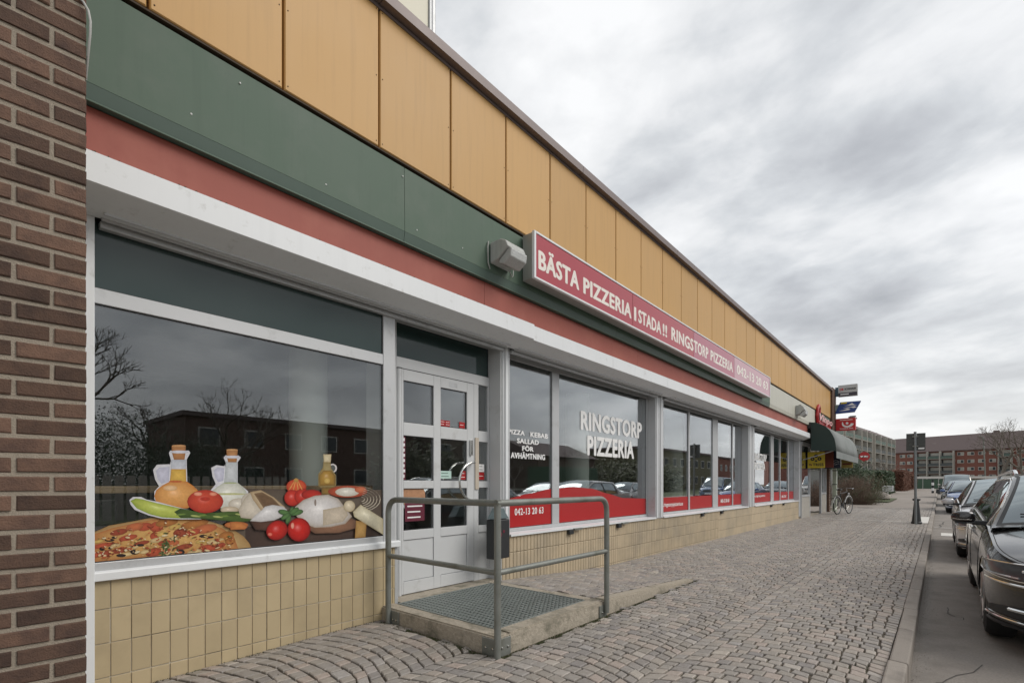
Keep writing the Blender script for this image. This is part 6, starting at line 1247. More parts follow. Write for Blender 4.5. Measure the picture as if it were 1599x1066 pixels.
# ------------------------------------------------------------ brick pier
CRN = Vector((.985, .416, 0)); bang = math.atan2(.065, .998)
brick = thing('brick_wall', 'dark brown brick wall end projecting at the left edge beside the first window', 'wall', (.985, .416, 0), -bang)
b = MB(); b.box(-.9, -.007, -1.6, -.003, -.3, 6.0); b.build('mortar', MRT, brick)
c0 = 1.467-.038  # a bed joint centre lies at 1.429
CH = .076
meshes = {}
for r_ in range(-20, 60):
    z0 = c0+r_*CH+.0095; z1 = z0+CH-.019
    if z0 < -.1 or z1 > 5.9: continue
    s = -.002; odd = r_ % 2
    ed = [0, .107 if odd else .217]
    while ed[-1] < 1.5: ed.append(ed[-1]+.22)
    lim = 3 if z0 < 4.4 else 0
    for i in range(len(ed)-1):
        if ed[i] > (.85 if 0 < z0 < 4.2 else .3): break
        ya, yb = -(ed[i+1]-.0075), -(ed[i]+(.0075 if i else 0))
        b = MB(); b.cur = R.random(); j = lambda: R.uniform(-.0022, .0022)
        x1 = .0+R.uniform(-.0025, .0025); c = .0035
        ys_ = [ya+j(), yb+j()]; 
        vs = []
        def q(x, y, z): vs.append((x, y+j()*.6, z+j()))
        for x, k in ((-.05, 0), (x1-c, 0), (x1, c)):
            q(x, ya+k, z0+k); q(x, yb-k, z0+k); q(x, yb-k, z1-k); q(x, ya+k, z1-k)
        b.add(vs, [(0,3,2,1),(0,1,5,4),(1,2,6,5),(2,3,7,6),(3,0,4,7),(4,5,9,8),(5,6,10,9),(6,7,11,10),(7,4,8,11),(8,9,10,11)])
        b.build('brick', BRK, brick)
# cable at the corner
b = MB(); b.tube([(.93,.33,3.5),(.968,.378,3.30),(.995,.405,3.262),(1.012,.418,3.225),(1.018,.424,3.18),(1.012,.424,3.13),(.99,.422,3.07),(.93,.422,2.98)], .0045, 8)
tag(b.build('cable', mat('pale_cable', (.42, .42, .40), .5), smooth=True), 'thin pale cable looped over the top corner of the brick wall', 'cable')
# ------------------------------------------------------------ pizzeria light box sign
sg = thing('pizzeria_sign', 'long pink red light box sign reading BÄSTA PIZZERIA I STADA with white letters', 'sign', (.35, 9, 3.4))
b = MB(); b.box(.262, .41, 4.19, 13.96, 3.452, 3.950); part(b, 'housing', SIGNH, sg, bevel=.008)
b = MB(); b.box(.40, .437, 4.180, 4.212, 3.445, 3.957); b.box(.40, .437, 13.94, 13.97, 3.445, 3.957); b.box(.40, .437, 4.213, 13.939, 3.445, 3.468); b.box(.40, .437, 4.213, 13.939, 3.934, 3.957); part(b, 'frame', ALU_W, sg, bevel=.004)
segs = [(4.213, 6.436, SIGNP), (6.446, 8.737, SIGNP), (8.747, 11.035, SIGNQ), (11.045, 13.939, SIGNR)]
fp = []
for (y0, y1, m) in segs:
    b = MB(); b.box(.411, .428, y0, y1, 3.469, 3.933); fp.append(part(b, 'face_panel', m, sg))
def stx(s_, y0, y1, z0, z1, k, bold=.035): return text(s_, .4282, y0, y1, z0, z1, SIGNT, fp[k], 'lettering', .0008, bold)
stx('BÄSTA', 4.268, 5.055, 3.570, 3.815, 0, .05); stx('PIZZERIA', 5.162, 6.394, 3.568, 3.758, 0, .05)
stx('I', 6.492, 6.535, 3.568, 3.755, 1, .05); stx('STADA', 6.619, 7.383, 3.568, 3.755, 1, .05); stx('!!', 7.454, 7.60, 3.568, 3.755, 1, .05)
stx('RINGS', 7.786, 8.72, 3.575, 3.78, 1, .04); stx('TORP', 8.76, 9.465, 3.575, 3.78, 2, .04); stx('PIZZERIA', 9.60, 10.93, 3.585, 3.775, 2, .04)
stx('042-13', 11.22, 12.50, 3.60, 3.80, 3, .04); stx('20', 12.68, 13.12, 3.60, 3.80, 3, .04); stx('63', 13.30, 13.74, 3.60, 3.80, 3, .04)
# floodlights
def flood(name, y, z, lab, s=1.0):
    t = thing(name, lab, 'lamp', (.26, y, z), 0, 'wall floodlights on the fascia')
    b = MB(); b.prism([(.255, -.10*s+z), (.255, .13*s+z), (.40, .13*s+z), (.47, .09*s+z), (.50, .02*s+z), (.36, -.08*s+z)], 'y', y-.155*s, y+.155*s); part(b, 'housing', mat('lamp_grey_'+name, (.40, .41, .39), .5, .0, .15, 8, streak=.3), t, bevel=.012)
    b = MB(); b.prism([(.355, -.12*s+z), (.37, -.085*s+z), (.505, .012*s+z), (.53, -.005*s+z), (.52, -.09*s+z), (.43, -.15*s+z)], 'y', y-.135*s, y+.135*s); part(b, 'prismatic_cover', LAMPG, t, bevel=.01)
    b = MB(); b.box(.30, .37, y-.03, y+.03, z+.13*s, z+.16*s); part(b, 'mounting_bracket', GALV, t, bevel=.006)
    b = MB(); b.tube([(.26, y-.17, z+.12), (.275, y-.21*s, z+.05), (.27, y-.20*s, z-.10), (.262, y-.16*s, z-.15)], .006, 6); part(b, 'supply_cable', mat('grey_cable_'+name, (.35, .35, .33), .5), t, smooth=True)
    b = MB(); b.tube([(.30, y+.12*s, z-.11*s), (.31, y+.15*s, z-.17*s), (.285, y+.20*s, z-.14*s), (.275, y+.22*s, z-.03)], .005, 6); part(b, 'supply_cable', SIGNH, t, smooth=True)
flood('floodlight', 3.82, 3.57, 'grey wall floodlight on green fascia just left of the long pink sign', .92)
flood('floodlight', 18.05, 3.56, 'grey wall floodlight on cream fascia near the dark awning', 1.3)
# ash bin
t = thing('waste_bin', 'black wall bin with pale gabled lid beside the entrance door', 'bin', (.1, 3.95, .43))
b = MB(); b.box(.055, .175, 3.83, 4.08, .44, .86); part(b, 'body', BLACKP, t, bevel=.012)
b = MB(); b.prism([(3.835, .865), (4.075, .865), (4.02, .93), (3.99, .98), (3.92, .98), (3.89, .93)], 'x', .06, .17); part(b, 'lid', mat('bin_lid', (.16, .21, .22), .5, .3), t, bevel=.006)
b = MB(); b.box(.012, .054, 3.93, 4.0, .5, .8); b.box(-.02, .0115, 3.95, 4.16, .55, .75); part(b, 'bracket', GALV, t)
b = MB(); b.lathe([(.030, 0), (.030, .002)], (.176, 3.92, .70), 12, 'x'); b.lathe([(.018, 0), (.018, .0025)], (.176, 3.98, .73), 12, 'x'); part(b, 'emblem', MARO, t)

# ------------------------------------------------------------ corner kiosk at the far end
kio = thing('corner_shop', 'small corner shop front with corrugated panels under its dark awning', 'building', (0, 22.5, 0))
b = MB(); b.box(-9, -.8, 20.12, 25.4, -.2, 2.775); part(b, 'back_wall', WALLD, kio)
def corr(y0, y1, z0, z1):
    b = MB(); n = int((y1-y0)/.055)
    for i in range(n):
        a = y0+(y1-y0)*i/n; c = y0+(y1-y0)*(i+.55)/n; b.box(-.02, .025, a, c, z0, z1)
    b.box(-.05, -.019, y0, y1, z0, z1); return part(b, 'corrugated_panel', mat('corrugated_white_'+str(y0), (.55, .52, .47), .6, .0, .2, 9, streak=.3), kio)
corr(20.0, 21.45, .02, .76); corr(23.95, 25.0, .02, .80)
F = MB()
for (y0, y1, z0, z1) in ((19.95,20.0,.02,2.75),(21.45,21.53,.02,2.75),(20.0,21.45,.77,.84),(23.78,23.93,.02,2.75),(25.03,25.09,.02,2.75),(23.93,25.03,.81,.88),(20.0,25.03,2.62,2.75),(24.45,24.52,.881,2.61)):
    F.box(-.04, .03, y0, y1, z0, z1)
kf = part(F, 'shopfront_frame', ALU, kio, bevel=.004)
for (y0, y1, z0) in ((20.0, 21.45, .84), (23.93, 24.45, .88), (24.52, 25.03, .88)):
    b = MB(); b.box(-.012, -.004, y0, y1, z0, 2.62); b.build('pane', GLASS, kf)
b = MB(); b.box(-.46, -.40, 21.6, 23.7, .95, 2.6); kd = part(b, 'door_glass', GLASS, kio)
b = MB(); b.box(-.47, -.39, 21.6, 23.7, .06, .94); part(b, 'door_panel', mat('grey_door', (.11, .105, .11), .5), kio)
b = MB()
for yy in (21.55, 22.6, 23.7): b.box(-.48, -.38, yy, yy+.06, .05, 2.7)
part(b, 'door_frame', ALU, kio)
b = MB(); b.box(-.78, -.05, 21.0, 24.5, -.1, .055); part(b, 'doorstep', CONC, kio)
# goods inside the corner shop
for i in range(26):
    y0 = R.uniform(20.1, 24.8); z0 = R.choice([.9, 1.25, 1.6, 1.95]); b = MB(); b.box(-.62, -.55, y0, y0+R.uniform(.12, .3), z0, z0+R.uniform(.12, .3))
    part(b, 'goods', MATS.get('g%d' % (i % 5)) or mat('g%d' % (i % 5), [(.35, .3, .25), (.3, .03, .03), (.4, .4, .38), (.12, .1, .2), (.05, .08, .06)][i % 5], .5), kio)
pil = thing('brown_pillar', 'dark brown brick pillar carrying the three hanging signs at the building corner', 'pillar', (.1, 25.25, 0))
b = MB(); b.box(-.25, .12, 25.1, 25.42, -.1, 2.95); part(b, 'brick_shaft', BRK, pil); b = MB(); b.box(-.25, .33, 24.46, 25.42, 2.953, 5.28); part(b, 'upper_shaft', BRK, pil)
for r_ in range(24):
    b = MB(); b.box(.1202, .1215, 25.1, 25.42, .1+r_*.11, .11+r_*.11); part(b, 'mortar_joint', MRT, pil)
PIPE = mat('pale_green_pipe', (.50, .56, .45), .5)
dp = thing('downpipe', 'pale green vertical downpipe behind the parked bicycle', 'pipe', (.25, 25.6, 0))
b = MB(); b.box(.17, .33, 25.55, 25.65, .0, 2.35); part(b, 'pipe', PIPE, dp, bevel=.02); 
for z in (.6, 1.2, 1.8):
    b = MB(); b.box(.16, .34, 25.54, 25.66, z, z+.03); part(b, 'clip', BLACKP, dp)

# awning
AWG = mat('dark_green_awning', (.028, .048, .042), .8, .0, .2, 8); AWL = mat('grey_green_awning', (.20, .215, .21), .8, .0, .08, 4, dirt=(.14, .16, .15), dscale=1.5)
aw = thing('awning', 'dark green canvas awning with curved sides over the corner shop', 'awning', (.5, 22.9, 2.35))
prof = [(.30,3.40),(.45,3.375),(.60,3.31),(.74,3.22),(.86,3.08),(.94,2.93),(1.0,2.78),(1.03,2.62),(1.055,2.36)]
def scal(y): return y
b = MB()
o = 0
for y in (20.05, 21.5, 23, 24.5, 26.0):
    for i, p in enumerate(prof):
        sag = -.03*sm(0, 1, i/8.)*(0 if y in (20.05, 26.0) else 1)
        b.v.append((p[0], y, p[1]+sag))
n = len(prof)
for k in range(4):
    for i in range(n-1): b.f.append((k*n+i, k*n+i+1, (k+1)*n+i+1, (k+1)*n+i)); b.a.append(.5)
o_ = part(b, 'canopy', AWL, aw, smooth=True); m_ = o_.modifiers.new('thick', 'SOLIDIFY'); m_.thickness = .008; m_.offset = -1
for y in (20.045, 26.0):
    b = MB(); b.prism([(.30, 2.40)]+[(.30, 3.40)]+prof[1:], 'y', y-.004, y+.004); part(b, 'side_panel', AWG, aw)
b = MB(); b.box(1.05, 1.062, 20.05, 26.0, 2.12, 2.358); part(b, 'valance', AWL, aw)
b = MB(); b.tube([(.02, 20.3, 2.1), (1.04, 20.12, 2.40)], .014, 8); b.tube([(.02, 25.7, 2.1), (1.04, 25.9, 2.40)], .014, 8); part(b, 'arm', ALU, aw)
b = MB(); b.box(.14, .30, 20.0, 25.95, 3.2, 3.40); part(b, 'cassette', BLACKP, aw)
# small signs hanging under the awning
YS_ = mat('yellow_sign', (.66, .50, .03), .45); BLK = mat('black_ink', (.012, .012, .012), .5); BRN = mat('brown_red_sign', (.17, .035, .02), .5); NAV = mat('navy_sign', (.012, .018, .04), .4); OCH = mat('ochre_sign', (.34, .25, .06), .5)
def hang(name, lab, y, x0, x1, z0, z1, m):
    t = thing(name, lab, 'sign', ((x0+x1)/2, y, z0), 0, 'small signs under the awning')
    b = MB(); b.box(x0, x1, y, y+.05, z0, z1); f = part(b, 'board', m, t, bevel=.008); b = MB(); b.box((x0+x1)/2-.01, (x0+x1)/2+.01, y+.01, y+.03, z1, z1+.25); part(b, 'hanger', BLACKP, t); return f
f1 = hang('hanging_sign', 'yellow hanging sign with black clover and the word TRISS under the awning', 21.0, .03, .575, 1.815, 2.41, YS_)
for (dx, dz) in ((0, .44), (-.11, .335), (.11, .335)):
    b = MB(); b.lathe([(.066, 0), (.066, -.002)], (.30+dx, 20.9985, 1.815+dz), 18, 'y'); b.build('clover_leaf', BLK, f1)
    b = MB(); b.lathe([(.022, 0), (.022, -.0015)], (.30+dx, 20.9955, 1.815+dz), 10, 'y'); b.build('leaf_eye', YS_, f1)
b = MB(); b.prism([(.30, 2.13), (.25, 2.045), (.35, 2.045)], 'y', 20.9965, 20.999); b.build('clover_stem', BLK, f1)
text('TRISS', 20.9985, .20, .53, 1.885, 1.99, BLK, f1, bold=.05, axis='y'); text('PN', 20.9985, .08, .17, 1.895, 1.98, BRN, f1, bold=.04, axis='y')
f2 = hang('hanging_sign', 'brown red hanging sign between the yellow and the navy one', 21.9, .28, .72, 1.85, 2.48, BRN)
f3 = hang('hanging_sign', 'navy blue hanging sign with white waves under the awning', 22.8, .26, .82, 1.84, 2.52, NAV)
for k in range(3):
    b = MB(); b.tube([(.50+i*.04, 22.797, 2.0+k*.07+.02*sin(i*1.3+k)) for i in range(8)], .007, 5); b.build('wave', ALU_W, f3)
f4 = hang('hanging_sign', 'ochre yellow hanging sign farthest under the awning', 24.6, .62, 1.02, 1.9, 2.5, OCH)
b = MB(); b.box(.66, .98, 24.595, 24.5995, 2.03, 2.09); b.build('brown_stripe', BRN, f4)
# script sign on the fascia
vs_ = thing('script_sign', 'red script letter sign with a tall red figure on the cream fascia above the awning', 'sign', (.3, 21.6, 3.4))
b = MB(); b.tube([(.30, 21.25, 3.52), (.30, 21.15, 3.75), (.31, 21.25, 4.02), (.31, 21.45, 4.15), (.31, 21.62, 4.05), (.30, 21.60, 3.82), (.30, 21.45, 3.52)], .055, 8); part(b, 'figure', REDV, vs_, smooth=True)
b = MB(); b.box(.262, .30, 21.3, 24.3, 3.42, 3.66); bx_ = part(b, 'red_board', REDV, vs_, bevel=.01)
text('Vinpo', .335, 21.35, 24.2, 3.52, 3.86, mat('neon_pink', (.75, .42, .42), .4), vs_, 'lettering', .02, .02, italic=.3).location = -vs_.location

# three projecting signs on the pillar
GS = mat('grey_sign', (.42, .42, .41), .4); DK = mat('dark_sign_stripe', (.035, .03, .045), .4); BLU = mat('blue_sign', (.012, .055, .24), .35); TEAL = mat('teal_bracket', (.03, .07, .10), .5); SR = mat('sign_red', (.50, .015, .02), .35)
t = thing('projecting_sign', 'grey and dark projecting sign, topmost on the corner pillar', 'sign', (.35, 25.25, 4.95), 0, 'projecting signs on the corner pillar')
b = MB(); b.box(.331, .44, 25.17, 25.33, 4.98, 5.36); part(b, 'bracket', TEAL, t)
b = MB(); b.box(.44, 1.12, 25.15, 25.35, 4.95, 5.43); f = part(b, 'box', GS, t, bevel=.01)
b = MB(); b.box(.45, 1.11, 25.142, 25.148, 4.965, 5.10); b.build('dark_stripe', DK, f)
text('DB', 25.146, .50, .63, 5.20, 5.30, SR, f, bold=.06, axis='y'); text('SCHENKER', 25.146, .67, 1.07, 5.21, 5.285, BLK, f, bold=.05, axis='y'); c = MB(); c.box(.52, .82, 25.1395, 25.1415, 5.015, 5.055); c.build('white_stripe', WHITEV, f)
t = thing('projecting_sign', 'blue slanted projecting sign with white arrow waves, middle one on the corner pillar', 'sign', (.35, 25.25, 4.24), 0, 'projecting signs on the corner pillar')
b = MB(); b.box(.331, .45, 25.18, 25.3, 4.35, 4.62); part(b, 'bracket', mat('grey_bracket', (.25, .30, .28), .5), t)
b = MB(); b.prism([(.33, 4.24), (1.01, 4.26), (1.23, 4.70), (.51, 4.71)], 'y', 25.15, 25.33); f = part(b, 'box', BLU, t)
b = MB(); b.prism([(.54, 4.695), (.53, 4.63), (.74, 4.63), (.76, 4.695)], 'y', 25.144, 25.149); b.build('yellow_tab', YS_, f)
b = MB(); b.prism([(.66, 4.53), (.80, 4.565), (.93, 4.64), (1.02, 4.56), (1.12, 4.53), (.92, 4.545)], 'y', 25.144, 25.149)
b.prism([(.60, 4.44), (.80, 4.475), (1.02, 4.50), (1.10, 4.45), (.98, 4.42), (.90, 4.455), (.75, 4.44)], 'y', 25.144, 25.149)
b.prism([(.45, 4.34), (.60, 4.36), (.78, 4.42), (.88, 4.38), (.80, 4.345), (.62, 4.335)], 'y', 25.144, 25.149); b.build('arrow_waves', WHITEV, f)
t = thing('projecting_sign', 'red projecting sign with white bowl emblem, lowest on the corner pillar', 'sign', (.35, 25.25, 3.5), 0, 'projecting signs on the corner pillar')
b = MB(); b.box(.331, .345, 25.2, 25.3, 3.7, 3.9); part(b, 'bracket', DK, t)
b = MB(); b.box(.35, 1.055, 25.15, 25.33, 3.50, 4.015); f = part(b, 'box', SR, t, bevel=.01)
b = MB(); pts = [(.60, 3.88)]+[(.78+.21*cos(pi+pi*i/10), 3.78+.16*sin(pi+pi*i/10)) for i in range(11)]; pts2 = [(.76+.13*cos(2*pi-pi*i/10), 3.79+.10*sin(2*pi-pi*i/10)) for i in range(11)]
b.prism(pts+pts2, 'y', 25.144, 25.149); b.lathe([(.05, 0), (.05, -.005)], (.76, 25.149, 3.80), 16, 'y'); b.build('bowl_emblem', WHITEV, f)
text('SVENSKA SPEL', 25.147, .50, .98, 3.56, 3.595, WHITEV, f, bold=.02, axis='y')
b = MB(); b.box(.50, .95, 25.145, 25.149, 3.93, 3.955); b.build('white_line', SIGNT, f)
# ------------------------------------------------------------ sign post and street things
def root(name, lab, cat, loc, group=None, rz=0): return thing(name, lab, cat, loc, rz, group)
PG = mat('post_grey', (.20, .215, .22), .45, .3, .1, 8)
SB = mat('sign_back', (.075, .08, .075), .5, .3, .2, 12)
t = root('sign_post', 'grey steel post carrying two dark square sign backs on the pavement', 'sign post', (3.18, 19.18, .03))
b = MB(); b.tube([(3.18, 19.18, .0), (3.165, 19.19, 2.80)], .034, 14); part(b, 'post', PG, t, smooth=True)
for (x0, x1) in ((2.955, 3.145), (3.20, 3.405)):
    b = MB(); b.box(x0, x1, 19.22, 19.235, 2.235, 2.755); o = part(b, 'sign_plate', SB, t, bevel=.006)
    for k in range(5):
        c = MB(); c.box(x0+.005, x1-.005, 19.208, 19.2195, 2.27+k*.105, 2.285+k*.105); c.build('stiffener', SB, o)
b = MB(); b.box(3.24, 3.38, 19.200, 19.2075, 2.275, 2.32); part(b, 'sticker', WHITEV, t)
for z in (2.35, 2.64):
    b = MB(); b.box(3.10, 3.24, 19.155, 19.2185, z, z+.03); part(b, 'clamp', GALV, t)
t = root('bollard', 'black tapered cast bollard standing right behind the grey sign post', 'bollard', (3.19, 19.45, .03))
b = MB(); b.lathe([(.135, .0), (.135, .05), (.115, .07), (.06, .66), (.06, .69), (.095, .71), (.10, .75), (.085, .765), (.03, .77)], (3.19, 19.45, .03), 20); part(b, 'body', BLACKP, t, smooth=True)

# bicycle
def bike():
    t = root('bicycle', 'black bicycle with white mudguards leaning beside the downpipe at the shop corner', 'bicycle', (.78, 23.85, .03), rz=radians(-14))
    BF = mat('bicycle_black', (.02, .02, .02), .35); MG = mat('mudguard_white', (.60, .60, .58), .4)
    def W(y, nm):
        b = MB(); b.tube([(0, y+.34*cos(a), .35+.34*sin(a)) for a in [2*pi*i/28 for i in range(29)]], .019, 8, cap=False); w_ = b.build('wheel', RUB, t, smooth=True)
        b = MB(); b.tube([(0, y+.315*cos(a), .35+.315*sin(a)) for a in [2*pi*i/28 for i in range(29)]], .008, 6, cap=False); b.build('rim', STEEL, w_, smooth=True)
        b = MB()
        for i in range(20):
            a = 2*pi*i/20; b.tube([(.02*(-1)**i, y+.02*cos(a+1), .35+.02*sin(a+1)), (0, y+.31*cos(a), .35+.31*sin(a))], .0018, 3)
        b.tube([(-.04, y, .35), (.04, y, .35)], .022, 8); b.build('spokes', STEEL, w_)
        b = MB(); b.tube([(0, y+.375*cos(a), .35+.375*sin(a)) for a in [radians(20+i*11) for i in range(14)]], .017, 6); b.build('mudguard', MG, t, smooth=True)
    W(-.54, 'r'); W(.54, 'f')
    b = MB(); f = [(-.54, .35), (-.12, .32), (-.24, .82), (.38, .88), (.42, .78), (.54, .35)]
    P = lambda p: (0, p[0], p[1])
    for a, c in ((1, 2), (1, 4), (2, 3), (0, 1), (0, 2), (3, 5), (3, 4)): b.tube([P(f[a]), P(f[c])], .014, 8)
    b.build('frame', BF, t, smooth=True)
    b = MB(); b.tube([(0, .36, .88), (0, .34, 1.02)], .012, 8); b.tube([(-.28, .12, 1.0), (-.27, .26, 1.03), (-.05, .36, 1.04), (.05, .36, 1.04), (.27, .26, 1.03), (.28, .12, 1.0)], .011, 8); b.build('handlebar', STEEL, t, smooth=True)
    b = MB(); b.tube([(0, -.25, .8), (0, -.27, .95)], .012, 8); b.build('seat_post', STEEL, t)
    b = MB(); b.prism([(-.09, -.42), (.09, -.42), (.06, -.25), (.02, -.12), (-.02, -.12), (-.06, -.25)], 'z', .95, 1.0); b.build('saddle', BLACKP, t, bevel=.02)
    b = MB(); b.box(-.07, .07, -.80, -.42, .74, .755); b.tube([(-.05, -.7, .75), (-.04, -.54, .36)], .005, 5); b.tube([(.05, -.7, .75), (.04, -.54, .36)], .005, 5); b.build('carrier', BF, t)
    b = MB(); b.lathe([(.09, -.006), (.09, .006)], (.05, -.12, .32), 18, 'x'); b.tube([(.06, -.12, .32), (.06, .0, .22)], .008, 6); b.tube([(.04, .0, .22), (.13, .0, .22)], .014, 6); b.build('crank', BF, t)
    b = MB(); b.lathe([(.04, 0), (.045, .03), (.02, .06)], (0, .47, .80), 10, 'y'); b.build('headlamp', MG, t)
    b = MB(); b.tube([(.03, -.2, .33), (.2, -.22, .01)], .008, 6); b.build('kickstand', STEEL, t)
bike()

# small things by the planting
t = root('parking_notice', 'small white notice board on a short post in the verge', 'sign', (1.03, 42.5, .3))
b = MB(); b.box(.72, 1.36, 42.48, 42.52, .72, 1.12); part(b, 'board', WHITEV, t); b = MB(); b.box(1.0, 1.07, 42.5, 42.54, .1, .72); part(b, 'post', WHITEV, t)
b = MB()
for k in range(3): b.box(.80, 1.28, 42.472, 42.479, .82+k*.09, .84+k*.09)
part(b, 'small_print', SB, t)
STN = mat('boulder_stone', (.36, .32, .28), .9, .0, .2, 5, bump=.5, bscale=20)
def boulder(x, y, z, rx, ry, rz, lab):
    b = MB(); rr = random.Random(x*10)
    b.lathe([(.7, 0), (1.0, .25), (.95, .55), (.6, .85), (.15, 1.0)], (0, 0, 0), 12)
    b.v = [(x+p[0]*rx*rr.uniform(.85, 1.1), y+p[1]*ry*rr.uniform(.85, 1.1), z+p[2]*rz) for p in b.v]
    tag(b.build('boulder', STN, smooth=True), lab, 'stone')
boulder(.55, 42.5, .08, .75, .5, .65, 'pale rounded boulder lying left of the small white notice board')
ng = tag(grid([-6, 1.4], [38, 43, 46], lambda x, y: gz(y)+.05+(.10 if x < 1 else .0)).build('grass_verge', GRASS), kind='structure')
t = root('no_entry_sign', 'round red no entry sign with white bar on a grey post above the bushes', 'sign', (-1.45, 55, .2))
b = MB(); b.tube([(-1.85, 55, .1), (-1.85, 55, 4.6)], .05, 8); part(b, 'post', GALV, t)
b = MB(); b.lathe([(.42, 0), (.42, -.03)], (-1.45, 54.95, 3.72), 24, 'y'); f = part(b, 'disc', REDV, t); b = MB(); b.box(-1.73, -1.17, 54.905, 54.919, 3.66, 3.78); b.build('white_bar', WHITEV, f)
t = root('striped_bollard', 'slim black and white banded bollard near the green fence', 'bollard', (3.2, 66, .3))
for k in range(5):
    b = MB(); b.lathe([(.10, 0), (.10, .28)], (3.2, 66, .25+k*.28), 12); part(b, 'band', (BLACKP if k % 2 == 0 else WHITEV), t)
b = MB(); b.lathe([(.2, 0), (.16, .5)], (3.62, 66.2, .2), 10); tag(b.build('waste_bin', BLACKP), 'small black bin beside the black and white banded bollard', 'bin')
FG = mat('fence_green', (.055, .105, .065), .6, .0, .15, 2)
t = root('green_fence', 'low green board fence with white top rail closing the far end of the street', 'fence', (4, 108, .4))
for i in range(7):
    b = MB(); b.box(-.4+i*2.0, 1.55+i*2.0, 108, 108.06, .3, 2.0); part(b, 'panel', FG, t)
    b = MB(); b.box(1.56+i*2.0, 1.59+i*2.0+.06, 107.95, 108.1, .3, 2.1); part(b, 'post', mat('pale_post', (.4, .42, .38), .6) if i == 0 else MATS['pale_post'], t)
b = MB(); b.box(-1.4, 14, 107.9, 108.15, 2.11, 2.45); part(b, 'top_rail', WP, t)
t = root('street_lamp', 'tall slim grey street lamp before the red brick apartment block', 'lamp', (11.3, 148, .5))
b = MB(); b.tube([(11.3, 148, .4), (11.1, 148, 6), (10.9, 148, 11.3)], .12, 8); part(b, 'pole', GALV, t); b = MB(); b.tube([(10.9, 148, 11.3), (10.3, 147.6, 11.6)], .1, 8); part(b, 'head', GALV, t)
t = root('garden_shed', 'small pale roofed shed half hidden behind the corner of the shop', 'shed', (-.9, 33, .1))
b = MB(); b.box(-3.4, -.75, 32, 34, .0, 2.0); part(b, 'wall', mat('shed_wall', (.34, .35, .33), .8), t); b = MB(); b.prism([(-3.6, 2.1), (-.55, 2.35), (.1, 2.85), (.1, 2.75), (-.5, 2.2), (-3.6, 2.0)], 'y', 31.8, 34.2); part(b, 'roof', mat('pale_roof', (.5, .5, .47), .6), t)

# ------------------------------------------------------------ vegetation
BARK = mat('winter_bark', (.17, .145, .12), .9, .0, .25, 6); TW = mat('brown_twigs', (.20, .135, .10), .9, .0, .3, 12, tone=.4); LEAFD = mat('dark_evergreen_leaf', (.034, .068, .022), .6, .0, .35, 2.5, tone=.5)
LEAFB = mat('olive_leaf', (.085, .095, .035), .6, .0, .35, 2.5, tone=.5); RUST = mat('rust_hedge', (.17, .075, .045), .8, .0, .3, 3, tone=.5)
def bare_tree(seed, h, spread=.55, depth=7, up=.35):
    rr = random.Random(seed); T = MB(); Bm = MB(); cnt = [0]
    def grow(p, d, l, r, lv):
        cnt[0] += 1
        if cnt[0] > 3600: return
        pts = [p]; dd = d.copy()
        for i in range(3):
            dd = (dd+Vector((rr.gauss(0, .13), rr.gauss(0, .13), rr.gauss(0, .07)+up*.10))).normalized(); pts.append(pts[-1]+dd*(l/3))
        (T if lv == 0 else Bm).tube(pts, r, 8 if lv == 0 else (5 if lv < 3 else 3), cap=False, r1=r*.68)
        if lv >= depth: return
        k = rr.choice((2, 3, 3)) if lv < 3 else rr.choice((2, 2, 3))
        for i in range(k):
            az = 2*pi*(i+rr.random()*.7)/k; o = dd.orthogonal().normalized(); o2 = dd.cross(o); tilt = rr.uniform(.35, 1.0)*spread*1.3
            nd = (dd*cos(tilt)+(o*cos(az)+o2*sin(az))*sin(tilt)).normalized()
            grow(pts[rr.choice((2, 3, 3)) if lv else 3], nd, l*rr.uniform(.62, .85), max(r*.60, .010), lv+1)
    grow(Vector((0, 0, -.1)), Vector((0, 0, 1)), h*.27, h*.024, 0)
    return T, Bm
def put_tree(T, Bm, x, y, z, s, rz, lab, group, seedmesh):
    t = root('bare_tree', lab, 'tree', (x, y, z), group, rz); t.scale = (s, s, s)
    a = obj('trunk', seedmesh[0], t); c = obj('crown', seedmesh[1], t); return t
TM = []
for sd_, h, sp in ((3, 9, .55), (11, 8, .7), (23, 10, .5)):
    T, Bm = bare_tree(sd_, h, sp); TM.append((T.mesh('trunk', BARK), Bm.mesh('crown', BARK)))
GB = 'bare winter trees'
put_tree(0, 0, 10.6, 112, .4, 1.45, .5, 'tall bare tree standing before the red brick block beside the lamp', GB, TM[2])
put_tree(0, 0, 14.2, 112, .4, 1.4, 2.2, 'rightmost bare tree before the red brick block at the picture edge', GB, TM[0])
put_tree(0, 0, -4.5, 62, .3, .95, 1.1, 'low bare tree before the balcony block, right behind the no entry sign', GB, TM[1])
put_tree(0, 0, -8.5, 75, .3, .95, 4.0, 'bare tree before the balcony block, just right of the awning', GB, TM[0])
put_tree(0, 0, -2.3, 80, .3, .7, 3.0, 'small bare tree before the right end of the balcony block', GB, TM[1])
